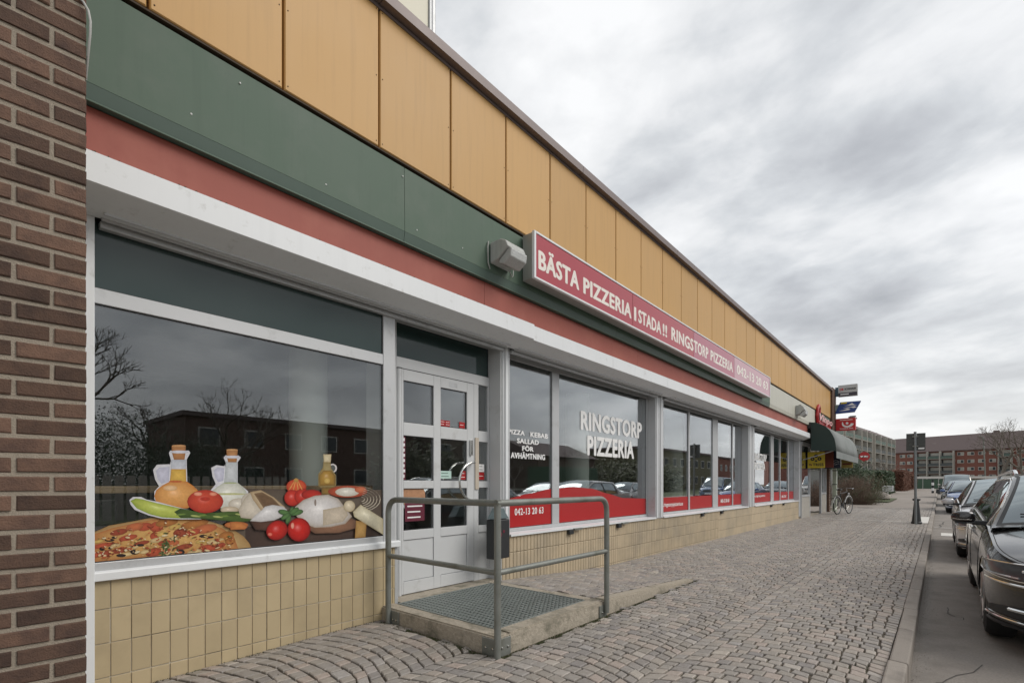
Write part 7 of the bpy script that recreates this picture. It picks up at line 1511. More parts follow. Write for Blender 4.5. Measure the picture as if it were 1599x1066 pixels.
# across the street
GT = 'bare trees across the street'
for i, (x, y, s, k, lab) in enumerate(((19, 2.9, .95, 2, 'wide bare tree across the street mirrored at the left edge of the picture window'),
        (24, 9.3, .8, 0, 'bare tree across the street mirrored above the printed bottles'), (28, 7.0, .75, 2, 'small bare tree across the street mirrored left of the bottles'),
        (31, 41, .75, 1, 'bare tree across the street mirrored in the third window group'), (30, 52, .8, 0, 'bare tree across the street mirrored above the parked cars'))):
    put_tree(0, 0, x, y, 0, s, i*1.3, lab, GT, TM[k])
def cloud(b, c, r, n, s, rr, flat=1.0, leaf=.5):
    cl_ = []
    for i in range(max(6, n//60)):
        a = rr.random()*2*pi; e = math.asin(rr.uniform(-.5, 1)); q = rr.uniform(.55, 1.0)
        cl_.append(Vector((cos(a)*cos(e)*r[0]*q, sin(a)*cos(e)*r[1]*q, sin(e)*r[2]*q)))
    for i in range(n):
        k = rr.choice(cl_); m_ = min(r)*.28
        p = Vector(c)+k+Vector((rr.gauss(0, m_), rr.gauss(0, m_), rr.gauss(0, m_)))
        if p.z < c[2]-r[2]*.95: continue
        d = Vector((rr.gauss(0, 1), rr.gauss(0, 1), rr.gauss(0, 1))).normalized(); o = d.orthogonal().normalized()*s*leaf
        d = d*s*rr.uniform(.6, 1.3); b.cur = rr.random()
        b.add([p-d, p+o, p+d, p-o], [(0, 1, 2, 3)])
def shrub(nm, lab, cat, c, r, n, s, m, stems=None, seed=1, leaf=.5, twn=0, group=None):
    rr = random.Random(seed); t = root(nm, lab, cat, (c[0], c[1], c[2]-r[2]), group)
    b = MB(); cloud(b, c, r, n, s, rr, leaf=leaf); part(b, 'foliage', m, t)
    b = MB(); 
    for i in range(twn or 40):
        a = rr.random()*2*pi; q = rr.uniform(.1, 1.15)
        e = Vector((c[0]+cos(a)*r[0]*q, c[1]+sin(a)*r[1]*q, c[2]+r[2]*rr.uniform(-.1, 1.05))); s0 = Vector((c[0]+cos(a)*r[0]*.5*q, c[1]+sin(a)*r[1]*.5*q, c[2]-r[2]))
        md = (s0+e)/2+Vector((rr.gauss(0, .1), rr.gauss(0, .1), .1))*r[2]; b.cur = rr.random(); b.tube([s0, md, e], .012*s*8, 3, cap=False, r1=.004)
    part(b, 'stems', TW if m is not LEAFD else BARK, t); return t
shrub('evergreen_bush', 'dark evergreen bush with spreading boughs behind the bicycle', 'bush', (-1.0, 37, 1.55), (1.35, 1.3, 1.25), 5200, .085, LEAFD, seed=2, leaf=.35)
shrub('brown_bush', 'broad brown twiggy bush right of the bicycle', 'bush', (-.15, 35.2, .82), (.95, 1.1, .85), 2300, .05, TW, seed=3, leaf=.12, twn=700)
shrub('brown_bush', 'low brown green bush spilling onto the paving in front', 'bush', (.45, 34.6, .45), (.85, .8, .55), 2200, .05, LEAFB, seed=4, leaf=.2, twn=420)
shrub('brown_bush', 'olive brown bush below the no entry sign post', 'bush', (-.35, 41, 1.0), (1.4, 1.0, .9), 3000, .07, LEAFB, seed=5, leaf=.3, twn=350)
shrub('brown_bush', 'sparse brown bush left behind the bicycle saddle', 'bush', (-1.3, 31.5, .7), (.9, .9, .75), 1500, .05, TW, seed=6, leaf=.12, twn=500)
def hedge(lab, x0, x1, y0, y1, h, m, seed, n=5000):
    rr = random.Random(seed); t = root('hedge', lab, 'hedge', ((x0+x1)/2, y0, gz(y0)), 'clipped hedges')
    b = MB(); z0 = gz(y0)-.1
    for i in range(n):
        f = rr.random()
        if f < .4: p = Vector((rr.uniform(x0, x1), y0+rr.gauss(0, .06), z0+rr.random()*h))
        elif f < .65: p = Vector((rr.uniform(x0, x1), rr.uniform(y0, y1), z0+h+rr.gauss(0, .06)))
        else: p = Vector((x1+rr.gauss(0, .06), rr.uniform(y0, y1), z0+rr.random()*h))
        d = Vector((rr.gauss(0, 1), rr.gauss(0, 1), rr.gauss(0, 1))).normalized(); o = d.orthogonal().normalized()*.06; d = d*.11; b.cur = rr.random(); b.add([p-d, p+o, p+d, p-o], [(0, 1, 2, 3)])
    part(b, 'leaves', m, t); b = MB(); b.box(x0+.1, x1-.1, y0+.1, y1-.1, z0, z0+h-.12); part(b, 'core', m, t)
hedge('tall dark green clipped hedge behind the parked estate car', -5, .05, 58, 66, 2.3, LEAFD, 1)
hedge('rust brown clipped hedge farther down the path', -2.5, .55, 76, 92, 2.6, RUST, 2)
hedge('second rust brown hedge farthest along the path', -2.5, .85, 96, 104, 2.2, RUST, 3, 2500)
# greenery across the street
shrub('evergreen_thicket', 'dark evergreen thicket across the street mirrored in the lower left window', 'bush', (24, 3.5, 1.6), (3, 4.5, 2.4), 26000, .06, LEAFD, seed=8)
shrub('evergreen_thicket', 'dark round evergreen across the street mirrored beneath the small tree', 'bush', (26, 9.3, 1.3), (2, 2.6, 1.9), 15000, .06, LEAFD, seed=9)
shrub('evergreen_thicket', 'green bushes across the street mirrored behind the menu lettering', 'bush', (24, 22.5, 1.6), (3, 3, 2.2), 5000, .22, LEAFB, seed=10)
shrub('evergreen_thicket', 'dense green bushes across the street mirrored in the far window groups', 'bush', (27, 60, 1.6), (6, 9, 2.2), 7000, .25, LEAFB, seed=12)

# ------------------------------------------------------------ apartment blocks
BR2 = mat('red_brick_far', (.20, .082, .060), .9, .0, .12, 1.5, dirt=(.2, .075, .06), dscale=.4); RF = mat('brown_tile_roof', (.15, .115, .11), .85, .0, .12, 2); WF = mat('pale_window_frame', (.52, .50, .46), .6); DG = mat('far_dark_glass', (.05, .06, .065), .15)
CUR = mat('curtained_glass', (.34, .33, .29), .25, .0, .4, .8); BALG = mat('green_balcony_sheet', (.085, .125, .105), .6); BALD = mat('grey_balcony_sheet', (.075, .085, .085), .6); CONF = mat('pale_concrete_far', (.40, .38, .34), .85, .0, .1, 1)
def block(nm, lab, ax, ay, ang, z0, eave, ridge, s0, s1, dep, wins, bals, wallm, fh, over=.6, extra=None):
    t = root(nm, lab, 'building', (ax, ay, z0), None, ang)   # local x along the facade, local -y towards the street
    h = eave-z0
    def bb(b, name, m, par=None): return b.build(name, m, par or t)
    b = MB(); b.box(s0, s1, .02, dep, -1, h); bb(b, 'wall', wallm)
    rz_ = ridge-z0; b = MB()
    b.prism([(-over, h-.1), (dep/2, rz_), (dep+over, h-.1), (dep+over, h+.15), (dep/2, rz_+.25), (-over, h+.15)], 'x', s0-over, s1+over); roof = bb(b, 'roof', RF)
    for i in range(int((s1-s0)/9)):
        c = MB(); xx = s0+4+i*9+((i*37) % 5)*.6; c.box(xx, xx+.9, dep/2*.45, dep/2*.45+.8, h+(rz_-h)*.42, h+(rz_-h)*.42+.75); bb(c, 'roof_light', WF if i % 2 else RF, roof)
    c = MB(); c.box(s0+(s1-s0)*.45, s0+(s1-s0)*.45+1.6, dep/2-.4, dep/2+.4, rz_-.1, rz_+.9); bb(c, 'chimney', RF, roof)
    for (cx_, wd, nfl) in wins:
        for k in range(nfl):
            zt = h-.75-k*fh; c = MB(); c.box(cx_-wd/2, cx_+wd/2, -.05, .018, zt-1.25, zt); f = bb(c, 'window', WF)
            for q in range(2):
                g_ = MB(); a = cx_-wd/2+.12+q*(wd-.16)/2; g_.box(a, a+(wd-.24)/2-.04, -.075, -.052, zt-1.13, zt-.12); bb(g_, 'pane', CUR if (q+k+int(cx_)) % 2 else DG, f)
    for (a, c_, nfl, mm) in bals:
        for k in range(nfl):
            zt = h-.5-k*fh; c = MB(); c.box(a, c_, -.04, .016, zt-2.1, zt-.1); f = bb(c, 'glazing', DG)
            g_ = MB(); g_.box(a+.4, c_-.3, -.08, -.045, zt-1.25, zt-.15); bb(g_, 'pane', CUR, f)
            g_ = MB(); g_.box(a, c_, -1.4, -.1, zt-fh+.25, zt-fh+.40); sl = bb(g_, 'balcony', CONF)
            g_ = MB(); g_.box(a+.05, c_-.05, -1.45, -1.38, zt-fh+.42, zt-fh+1.35); bb(g_, 'balcony_front', mm if k else BALG, sl)
        c = MB(); c.box(c_-.02, c_+.22, -1.5, .015, -.5, h-.1); bb(c, 'divider', CONF)
        c = MB(); c.box(a-.24, a-.03, -1.5, .015, -.5, h-.1); bb(c, 'divider', CONF)
    return t
fl = lambda c, wd, n=4: (c, wd, n)
block('apartment_block', 'long red brick apartment block with brown roof and green balconies across the far end', -3.52, 257.72, math.atan2(-.3668, .9303), .5, 13.9, 20.0, -9.6, 60, 12,
      [(-4.6, 1.9, 4), (-2.0, 1.9, 4), (14.3, 2.0, 4), (17.3, 2.0, 4), (20.4, 2.0, 4), (23.4, 1.9, 4), (30.9, 2.2, 4), (34, 2, 4), (37, 2, 4)],
      [(.55, 4.1, 4, BALD), (4.5, 8.2, 4, BALD), (8.6, 12.4, 4, BALD), (25.5, 28.6, 4, BALD)], BR2, 2.85)
FACL = mat('grey_balcony_facade', (.34, .30, .255), .85, .0, .2, .6)
block('apartment_block', 'brown grey apartment block with stacked glazed balconies seen slanting behind the awning', -14.2, 169.3, math.atan2(.9947, .1033), .4, 16.6, 20.0, -45, 52, 12,
      [(14.9, 1.7, 5), (33.3, 1.2, 5), (49, 1.5, 5)],
      [(-40, -30, 5, BALD), (-29, -19, 5, BALD), (-17, -9, 5, BALD), (-8, -.3, 5, BALD), (1.0, 6.2, 5, BALD), (6.8, 12.6, 5, BALD), (17.2, 24.4, 5, BALD), (25, 32, 5, BALD), (34.5, 41, 5, BALD), (41.5, 47.5, 5, BALD)], FACL, 2.85)
# chimney group on its roof
t = root('roof_chimneys', 'cluster of dark ventilation stacks on the roof of the balcony block', 'chimney', (-14.5, 187, 19.5))
for (dx, dy, hh) in ((0, 0, 1.9), (0, 2.2, 2.3), (0, 4.2, 2.6), (0, 6.4, 2.2)):
    b = MB(); b.box(-17.2+dx, -16.4+dx, 183+dy, 184.2+dy, 17.5, 19.6+hh); b.box(-17.5+dx, -16.1+dx, 182.8+dy, 184.5+dy, 19.6+hh, 19.9+hh); part(b, 'stack', RF, t)
# buildings across the street, mirrored in the shop windows
def low_building(lab, x, y0, y1, h, m, wcols, dep=9, pitched=False):
    t = root('low_building', lab, 'building', (x, (y0+y1)/2, 0), 'buildings across the street')
    b = MB(); b.box(x, x+dep, y0, y1, -.5, h); part(b, 'wall', m, t)
    b = MB()
    if pitched: b.prism([(x-.5, h), (x+dep/2, h+2.0), (x+dep+.5, h)], 'y', y0-.4, y1+.4)
    else: b.box(x-.25, x+dep+.2, y0-.2, y1+.2, h, h+.3)
    part(b, 'roof', RF, t)
    n = int((y1-y0)/3)
    for i in range(n):
        for z in ([1.2, 3.9] if h > 5 else [1.2]):
            b = MB(); yc = y0+1.5+i*3; b.box(x-.04, x-.002, yc-.7, yc+.7, z, z+1.3); f = part(b, 'window', WF, t); c = MB(); c.box(x-.06, x-.042, yc-.6, yc+.6, z+.1, z+1.2); c.build('pane', DG, f)
BW_ = mat('brown_render', (.13, .095, .075), .85, .0, .1, 1)
low_building('long brown two storey building across the street', 35, 11, 31, 5.9, mat('dull_brown_brick', (.135, .085, .068), .9, .0, .15, 3), 6)
low_building('higher brown block across the street beyond the two storey building', 33, 31.5, 40, 6.6, BW_, 3)
low_building('pitched roof house across the street near the red containers', 30, 44, 56, 4.4, BW_, 4, pitched=True)
low_building('olive brown flat roofed hall across the street', 27, 64, 92, 6.2, mat('olive_render', (.12, .11, .065), .85), 6)
low_building('dark hall far along the opposite side of the street', 30, 98, 130, 6.5, BR2, 6)
t = root('green_container', 'dark green container across the street', 'container', (18, 33, 0))
b = MB(); b.box(17, 19.4, 29, 35, .1, 2.5); part(b, 'body', FG, t)
for i in range(30):
    b = MB(); b.box(16.96, 16.995, 29.1+i*.2, 29.2+i*.2, .2, 2.4); part(b, 'rib', FG, t)
t = root('wooden_fence', 'pale wooden fence along the lawn across the street', 'fence', (15.5, 5, 0))
for i in range(50):
    b = MB(); b.box(15.5, 15.53, -6+i*.3, -5.78+i*.3, .1, 1.5); part(b, 'board', CONF, t)
# ------------------------------------------------------------ cars
def carglass():
    m, t, b = newmat('car_glass'); t.nodes.remove(b); out = [n for n in t.nodes if n.type == 'OUTPUT_MATERIAL'][0]
    g = N(t, 'ShaderNodeNewGeometry'); dp = N(t, 'ShaderNodeVectorMath', operation='DOT_PRODUCT'); L(t, g.outputs['Incoming'], dp.inputs[0]); L(t, g.outputs['Normal'], dp.inputs[1])
    a = MATH(t, 'ABSOLUTE', dp.outputs['Value']); F = MATH(t, 'ADD', MATH(t, 'MULTIPLY', MATH(t, 'POWER', MATH(t, 'SUBTRACT', 1.0, a, clamp=True), 3.5), .68), .32, clamp=True)
    d = N(t, 'ShaderNodeBsdfDiffuse'); d.inputs[0].default_value = (.045, .052, .052, 1); gl = N(t, 'ShaderNodeBsdfGlossy'); gl.inputs['Roughness'].default_value = .02; gl.inputs[0].default_value = (.86, .95, .98, 1)
    mx = N(t, 'ShaderNodeMixShader'); L(t, F, mx.inputs[0]); L(t, d.outputs[0], mx.inputs[1]); L(t, gl.outputs[0], mx.inputs[2]); L(t, mx.outputs[0], out.inputs[0]); return m
CG = carglass()
CHR = mat('chrome_trim', (.72, .72, .71), .12, 1.0, .03, 4); LENS = mat('headlamp_lens', (.05, .052, .055), .32, .1, .4, 30, coat=.3); LED = mat('lamp_reflector', (.75, .77, .78), .15, .8, .1, 30); TL = mat('tail_lamp', (.30, .01, .012), .15, coat=1.0)
RIM = mat('alloy_rim', (.33, .33, .33), .3, .8, .1, 10); SEAM = mat('panel_gap', (.01, .01, .01), .8)
def car(name, label, X0, Y0, zr, paint, L_=4.77, W_=1.83, H=1.47, nose=.74, hood=.99, ws0=1.30, ws1=2.20, rf=4.05, rear='estate', rails=False, rz=0.0, trim=True, detail=True, group='cars parked along the kerb', wb=(.90, 3.69), belt1=1.03, wr_=.60, cat='car'):
    hw = W_/2
    t = thing(name, label, cat, (X0+hw*cos(rz), Y0+hw*sin(rz), zr), rz, group)
    def w(y):
        f = 1.0
        if y < .75: f = .66+.34*max(0, 1-(1-y/.75)**2.3)**.62 if y > 0 else .66
        if y > L_-.55: f = min(f, .80+.20*max(0, 1-((y-(L_-.55))/.55)**2.2))
        return hw*f
    def zs(y):  # shoulder line
        if y < ws0: return nose-.06+(hood-.06-(nose-.06))*sm(-.35, ws0+.5, y)**.8
        return hood-.06+(belt1-.02-(hood-.06))*sm(ws0-.2, L_-.6, y)
    def zc(y):
        if y < ws0+.2: return nose+(hood-nose)*sm(-.9, ws0+.35, y)*1.0-.05*sm(.25, 0, y)
        return zs(y)+.03
    def zb(y): return .19+.05*sm(.5, 0, y)+.06*sm(L_-.6, L_, y)
    PR = [(0, .925), (.06, .97), (.16, .99), (.40, 1.0), (.60, .998), (.78, .985), (.90, .965), (1.0, .925)]
    def prof(tt):
        tt = max(0, min(1, tt))
        for (a, va), (c, vc) in zip(PR, PR[1:]):
            if tt <= c: return va+(vc-va)*(tt-a)/(c-a)
        return PR[-1][1]
    def side(y, z, off=0.0):
        k = prof((z-zb(y))/(zs(y)-zb(y))); x = w(y)*k
        if off:
            e = .02; dx = (w(y+e)-w(y-e))/(2*e)*k; n_ = Vector((1, -dx, 0)).normalized(); return (x+n_.x*off, y+n_.y*off, z)
        return (x, y, z)
    def ring(y, sh=1.0, yy=None):
        pts = []; yq = max(y, 0); yq = min(yq, L_)
        z0, z1 = zb(yq), zs(yq); zm = (z0+z1)/2+.05
        for s_ in (.45, .85): pts.append((w(yq)*s_, z0))
        for i in range(12):
            tt = i/11; pts.append((w(yq)*prof(tt), z0+(z1-z0)*tt))
        for s_ in (.90, .84, .74, .6, .42, .22): pts.append((w(yq)*s_, z1+(zc(yq)-z1)*(1-(s_/.925)**2.4)))
        full = [(0, z0)]+pts+[(0, zc(yq))]+[(-p[0], p[1]) for p in reversed(pts)]
        return [(p[0]*sh, yy if yy is not None else y, zm+(p[1]-zm)*sh) for p in full]
    b = MB(); st = [ring(0, .90, -.045), ring(0, .965, -.03), ring(0)]
    for y in [.02,.05,.09,.14,.2,.27,.35,.45,.55,.65,.75,.9,1.05,1.2,1.35,1.5,1.8,2.1,2.4,2.7,3.0,3.3,3.6,3.9]:
        if y < L_-.6: st.append(ring(y))
    for q in (.58, .5, .4, .3, .2, .12, .06, 0): st.append(ring(L_-q))
    st += [ring(L_, .965, L_+.03), ring(L_, .9, L_+.04)]
    n = len(st[0])
    for r_ in st: b.v += r_
    for i in range(len(st)-1):
        for k in range(n): b.f.append((i*n+k, i*n+(k+1) % n, (i+1)*n+(k+1) % n, (i+1)*n+k))
    b.f.append(tuple(range(n))[::-1]); b.f.append(tuple((len(st)-1)*n+k for k in range(n))); b.a = [.5]*len(b.f)
    tmp = b.build('body', paint, None)
    cuts = []
    for yc in wb:
        c = MB(); c.lathe([(.365, 0), (.365, .5)], (hw-.30, yc, .33), 36, 'x'); cuts.append(c.build('cut', None, None))
        c = MB(); c.lathe([(.365, 0), (.365, .5)], (-hw-.20, yc, .33), 36, 'x'); cuts.append(c.build('cut', None, None))
    for c in cuts:
        m_ = tmp.modifiers.new('b', 'BOOLEAN'); m_.operation = 'DIFFERENCE'; m_.solver = 'EXACT'; m_.object = c
    bpy.context.view_layer.update()
    me = bpy.data.meshes.new_from_object(tmp.evaluated_get(bpy.context.evaluated_depsgraph_get()))
    for c in cuts+[tmp]: bpy.data.objects.remove(c)
    me.materials.clear(); me.materials.append(paint)
    body = obj('body', me, t)
    for p in me.polygons: p.use_smooth = True
    e = body.modifiers.new('edge', 'EDGE_SPLIT'); e.split_angle = radians(32)
    # greenhouse
    rwid = wr_*hw/.915
    tailb = {'estate': L_-.22, 'sedan': L_-.75, 'hatch': L_-.18, 'van': L_-.1}[rear]
    def ze(y):
        if y < ws1: q = (y-ws0)/(ws1-ws0); q = max(0, q); return zs(ws0)+(H-.055-zs(ws0))*(1-(1-q)**1.35)
        if y > rf: q = (y-rf)/(tailb-rf); q = min(1, q); return H-.055-.02-(H-.075-zs(y))*q**1.3
        return H-.055-.02*sm(ws1+.6, rf, y)
    def wbl(y): return w(y)*.925-.012
    def xe(y):
        q = max(0, min(1, (y-ws0)/(ws1-ws0))); q2 = max(0, min(1, (y-rf)/(tailb-rf)))
        return wbl(y)*.985+(rwid-wbl(y)*.985)*(1-(1-q)**1.5)*(1-q2*q2*.7)
    def gs(y, t_):
        x = wbl(y)+(xe(y)-wbl(y))*t_+.022*sin(pi*t_)*min(1, (ze(y)-zs(y))*3); z = zs(y)-.01+(ze(y)-zs(y)+.01)*t_; return Vector((x, y, z))
    def gt(y, s_):
        cr = .040+.055*sm(ws0-.05, ws0+.35, y)*(1-.8*sm(ws0+.35, ws1, y)); return Vector((xe(y)*s_, y, ze(y)+cr*(1-abs(s_)**2.2)))
    b = MB(); sts = []
    ylist = [ws0-.12+i*(ws1-ws0+.12)/12 for i in range(13)]+[ws1+(rf-ws1)*i/8 for i in range(1, 9)]+[rf+(tailb-rf)*i/8 for i in range(1, 9)]
    for y in ylist:
        h = [gs(y, q/6) for q in range(6)]+[gt(y, 1-q/8) for q in range(8)]
        full = [(p.x, p.y, p.z) for p in h]+[(0, y, gt(y, 0).z)]+[(-p.x, p.y, p.z) for p in reversed(h)]
        sts.append(full)
    n = len(sts[0])
    for r_ in sts: b.v += r_
    for i in range(len(sts)-1):
        for k in range(n-1): b.f.append((i*n+k, i*n+k+1, (i+1)*n+k+1, (i+1)*n+k))
    b.a = [.5]*len(b.f)
    gh = b.build('roof_and_pillars', paint, t); 
    for p in gh.data.polygons: p.use_smooth = True
    def patch(fn, us, vs, nm, m, off, par=None, mirror=False, thick=.004):
        out_ = []
        for sg_ in ((1, -1) if mirror else (1,)):
            b = MB()
            for u in us:
                for v in vs(u) if callable(vs) else vs:
                    p = fn(u, v); e = .006; du = fn(u+e, v)-fn(u-e, v); dv = fn(u, v+e)-fn(u, v-e); nn = du.cross(dv)
                    if nn.length > 1e-9: nn.normalize()
                    if nn.x*p.x+(nn.z*.8 if abs(nn.z) > .3 else 0) < 0: nn = -nn
                    p = p+nn*off; b.v.append((p.x*sg_, p.y, p.z))
            nv = len(vs(us[0]) if callable(vs) else vs)
            for i in range(len(us)-1):
                for k in range(nv-1): b.f.append((i*nv+k, i*nv+k+1, (i+1)*nv+k+1, (i+1)*nv+k))
            b.a = [.5]*len(b.f); o = b.build(nm, m, par or t)
            for p in o.data.polygons: p.use_smooth = True
            out_.append(o)
        return out_
    lin = lambda a, c, k: [a+(c-a)*i/(k-1) for i in range(k)]
    patch(gt, lin(ws0-.03, ws1-.04, 12), lin(-.97, .97, 15), 'windscreen_surround', BLACKP, .002)
    patch(gt, lin(ws0+.035, ws1-.06, 12), lin(-.925, .925, 15), 'windscreen', CG, .0045)
    patch(gt, lin(rf+.08, tailb-.10, 8), lin(-.85, .85, 9), 'rear_window', CG, .004)
    a0 = ws0+.30; a1 = (rf+.25 if rear in ('estate', 'van') else rf-.05); 
    patch(gs, lin(a0, a1, 18), lin(.05, .93, 6), 'window_surround', BLACKP, .002, mirror=True)
    bp_ = (ws1+rf)/2-.25; cp_ = bp_+.85
    for (c0_, c1_) in ((a0+.10, bp_-.04), (bp_+.04, min(cp_, a1-.1)), (min(cp_, a1-.1)+.07, a1-.04)):
        if c1_-c0_ > .12: patch(gs, lin(c0_, c1_, 8), lin(.10, .88, 5), 'side_window', CG, .0045, mirror=True)
    if trim:
        for sg_ in (1, -1):
            b = MB(); lo = [gs(y, .03)+Vector((.006, 0, 0)) for y in lin(a0-.05, a1+.02, 18)]; hi = [gs(y, .955)+Vector((.006, 0, 0)) for y in lin(a1+.02, a0-.05, 18)]
            b.tube([(p.x*sg_, p.y, p.z) for p in lo+hi+lo[:1]], .0085, 6); b.build('window_trim', CHR, t, smooth=True)
    if rails:
        for sg_ in (1, -1):
            b = MB(); ys_ = lin(ws1+.02, rf+.15, 14); pts = []
            for i, y in enumerate(ys_):
                p = gt(y, .97); pts.append((p.x*sg_, y, p.z+(.055 if 0 < i < 13 else .012)))
            b.tube(pts, .020, 8); b.build('roof_rail', LED, t, smooth=True)
    sv_ = lambda y, z: Vector(side(y, z))
    if detail:
        up = lambda y: [nose-.135-.01+(.035)*(y/.7)+(.135-.065*(y/.75))*q/4 for q in range(5)]
        hl = patch(sv_, lin(.02, .74, 10), up, 'headlight', LENS, .006, mirror=True)
        for o_, sg_ in zip(hl, (1, -1)):
            b = MB(); lo = [Vector(side(y, up(y)[0], .010)) for y in lin(.02, .74, 10)]; hi = [Vector(side(y, up(y)[-1], .010)) for y in lin(.74, .02, 10)]
            b.tube([(p.x*sg_, p.y, p.z) for p in lo+hi+lo[:1]], .006, 5); b.build('lamp_rim', CHR, o_, smooth=True)
            b = MB()
            for (yy, r_) in ((.05, .013), (.09, .012)):
                p = side(yy, nose-.062, .009); b.lathe([(r_, 0), (r_*.7, -.006)], (p[0]*sg_*1.0, p[1]-.008, p[2]), 12, 'y')
            b.build('lamp_reflector', LED, o_)
            b = MB(); b.tube([tuple(Vector((sg_*q.x, q.y, q.z))) for q in [Vector(side(y, nose-.115+.065*sm(.42, .62, y), .011)) for y in lin(.10, .64, 12)]], .007, 5); b.build('light_guide', LED, o_)
        # front: grille, bumper intakes, plate
        b = MB(); b.box(-.50*hw, .50*hw, -.056, -.02, nose-.19, nose-.055); gr = b.build('grille', BLACKP, t, bevel=.01)
        for k in range(4):
            b = MB(); b.box(-.49*hw, .49*hw, -.064, -.057, nose-.185+k*.038, nose-.175+k*.038); b.build('grille_bar', CHR, gr)
        b = MB(); b.box(-.60*hw, .60*hw, -.052, -.02, .30, .42); b.build('lower_intake', BLACKP, t, bevel=.01)
        b = MB(); b.box(-.26, .26, -.068, -.058, .45, .56); b.build('number_plate', WHITEV, t)
        patch(sv_, lin(.03, .42, 9), lambda y: [.315+.02*y+.10*(1-y*1.4)*q/3 for q in range(4)], 'fog_lamp_recess', BLACKP, .004, mirror=True)
        for sg_ in (1, -1):
            b = MB(); b.tube([tuple(Vector((sg_*q.x, q.y, q.z))) for q in [Vector(side(y, .285+.01*y, .010)) for y in lin(.0, .50, 10)]], .009, 6); b.build('bumper_strip', CHR, t, smooth=True)
            b = MB(); b.tube([tuple(Vector((sg_*q.x, q.y, q.z))) for q in [Vector(side(y, nose-.175+.02*y, .010)) for y in lin(.0, .50, 12)]], .010, 6); b.build('lamp_strip', CHR, t, smooth=True)
            b = MB(); b.tube([tuple(Vector((sg_*q.x, q.y, q.z))) for q in [Vector(side(y, .235, .006)) for y in lin(.0, .53, 10)]], .014, 6); b.build('bumper_lip', BLACKP, t, smooth=True)
            p = side(.12, .375, .010); b = MB(); b.tube([tuple(Vector((sg_*q.x, q.y, q.z))) for q in [Vector(side(y, .375, .008)) for y in lin(.02, .16, 6)]], .014, 6); b.build('fog_lamp', LED, t, smooth=True)
    patch(sv_, lin(L_-.40, L_-.01, 6), lambda y: lin(.74, .92, 4), 'tail_light', TL, .006, mirror=True)
    # seams, handles
    for sg_ in (1, -1):
        b = MB()
        for ys_ in (wb[0]+.48, bp_+.02, cp_-.02):
            b.tube([(Vector(side(ys_+.02*(z-.6), z, .001)).x*sg_, ys_+.02*(z-.6), z) for z in lin(.26, zs(ys_)-.01, 7)], .0035, 4)
        b.tube([(Vector(side(y, zs(y)-.035, .0005)).x*sg_, y, zs(y)-.035) for y in lin(wb[0]+.5, L_-.5, 12)], .003, 4)
        b.build('panel_gap', SEAM, t)
        b = MB()
        for y in (bp_-.22, cp_-.25): p = side(y, zs(y)-.13, .018); b.box(p[0]*sg_-.012, p[0]*sg_+.012, y-.1, y+.1, p[2]-.014, p[2]+.014)
        b.build('door_handle', CHR if trim else paint, t, bevel=.006)
        # mirror
        mx_ = hw+.075; my = ws0+.42; mz = zs(my)+.055
        b = MB()
        rings_ = [(-.075, .55, .02), (-.05, .9, .01), (0, 1.0, 0), (.06, .98, 0), (.10, .72, 0.01), (.115, .3, .02)]
        for (dx, s_, dy) in rings_:
            for k in range(14):
                a = 2*pi*k/14; ca, sa = cos(a), sin(a); ex = abs(ca)**.6*(1 if ca > 0 else -1); ez = abs(sa)**.6*(1 if sa > 0 else -1)
                b.v.append(((mx_+dx)*sg_, my+.055*ex*s_+dy, mz+.062*ez*s_))
        for i in range(5):
            for k in range(14): b.f.append((i*14+k, i*14+(k+1) % 14, (i+1)*14+(k+1) % 14, (i+1)*14+k))
        b.f.append(tuple(range(14))[::-1]); b.f.append(tuple(5*14+k for k in range(14))); b.a = [.5]*len(b.f)
        mr = b.build('wing_mirror', paint, t, smooth=True)
        b = MB(); b.box(min(sg_*(hw-.10), sg_*(hw+.02)), max(sg_*(hw-.10), sg_*(hw+.02)), my-.02, my+.04, mz-.075, mz-.03); b.box(min(sg_*(hw+.0), sg_*(hw+.16)), max(sg_*(hw+.0), sg_*(hw+.16)), my-.045, my+.045, mz-.062, mz-.045); b.build('mirror_base', BLACKP, mr, bevel=.008)
        if trim:
            b = MB(); b.tube([(sg_*(hw+.03), my-.058, mz-.022), (sg_*(hw+.12), my-.058, mz-.020), (sg_*(hw+.175), my-.03, mz-.012)], .0045, 5); b.build('mirror_strip', CHR, mr)
        for yc in wb:
            x_ = (hw-.015)*sg_; dxx = -sg_
            b = MB(); b.lathe([(.22, 0), (.30, .012*dxx), (.325, .04*dxx), (.33, .10*dxx), (.325, .18*dxx), (.30, .205*dxx), (.22, .21*dxx)], (x_, yc, .33), 32, 'x'); wt = b.build('wheel', RUB, t, smooth=True)
            b = MB(); b.lathe([(.225, .004*dxx), (.215, .02*dxx), (.205, .06*dxx), (.20, .07*dxx)], (x_, yc, .33), 28, 'x'); b.build('rim_disc', BLACKP, wt, smooth=True)
            b = MB(); b.tube([(x_+.004*dxx, yc+.215*cos(a), .33+.215*sin(a)) for a in [2*pi*i/28 for i in range(29)]], .011, 6, cap=False)
            for i in range(5):
                for da in (-.13, .13):
                    a = 2*pi*i/5; b.tube([(x_+.006*dxx, yc+.03*cos(a+da), .33+.03*sin(a+da)), (x_+.004*dxx, yc+.212*cos(a+da), .33+.212*sin(a+da))], .016, 5)
            b.lathe([(.05, -.002*dxx), (.05, .03*dxx)], (x_, yc, .33), 14, 'x'); b.build('rim', RIM, wt, smooth=True)
            b = MB(); b.lathe([(.362, 0), (.362, .28)], (hw-.298 if sg_ > 0 else -hw+.018, yc, .33), 30, 'x'); ow = MB()
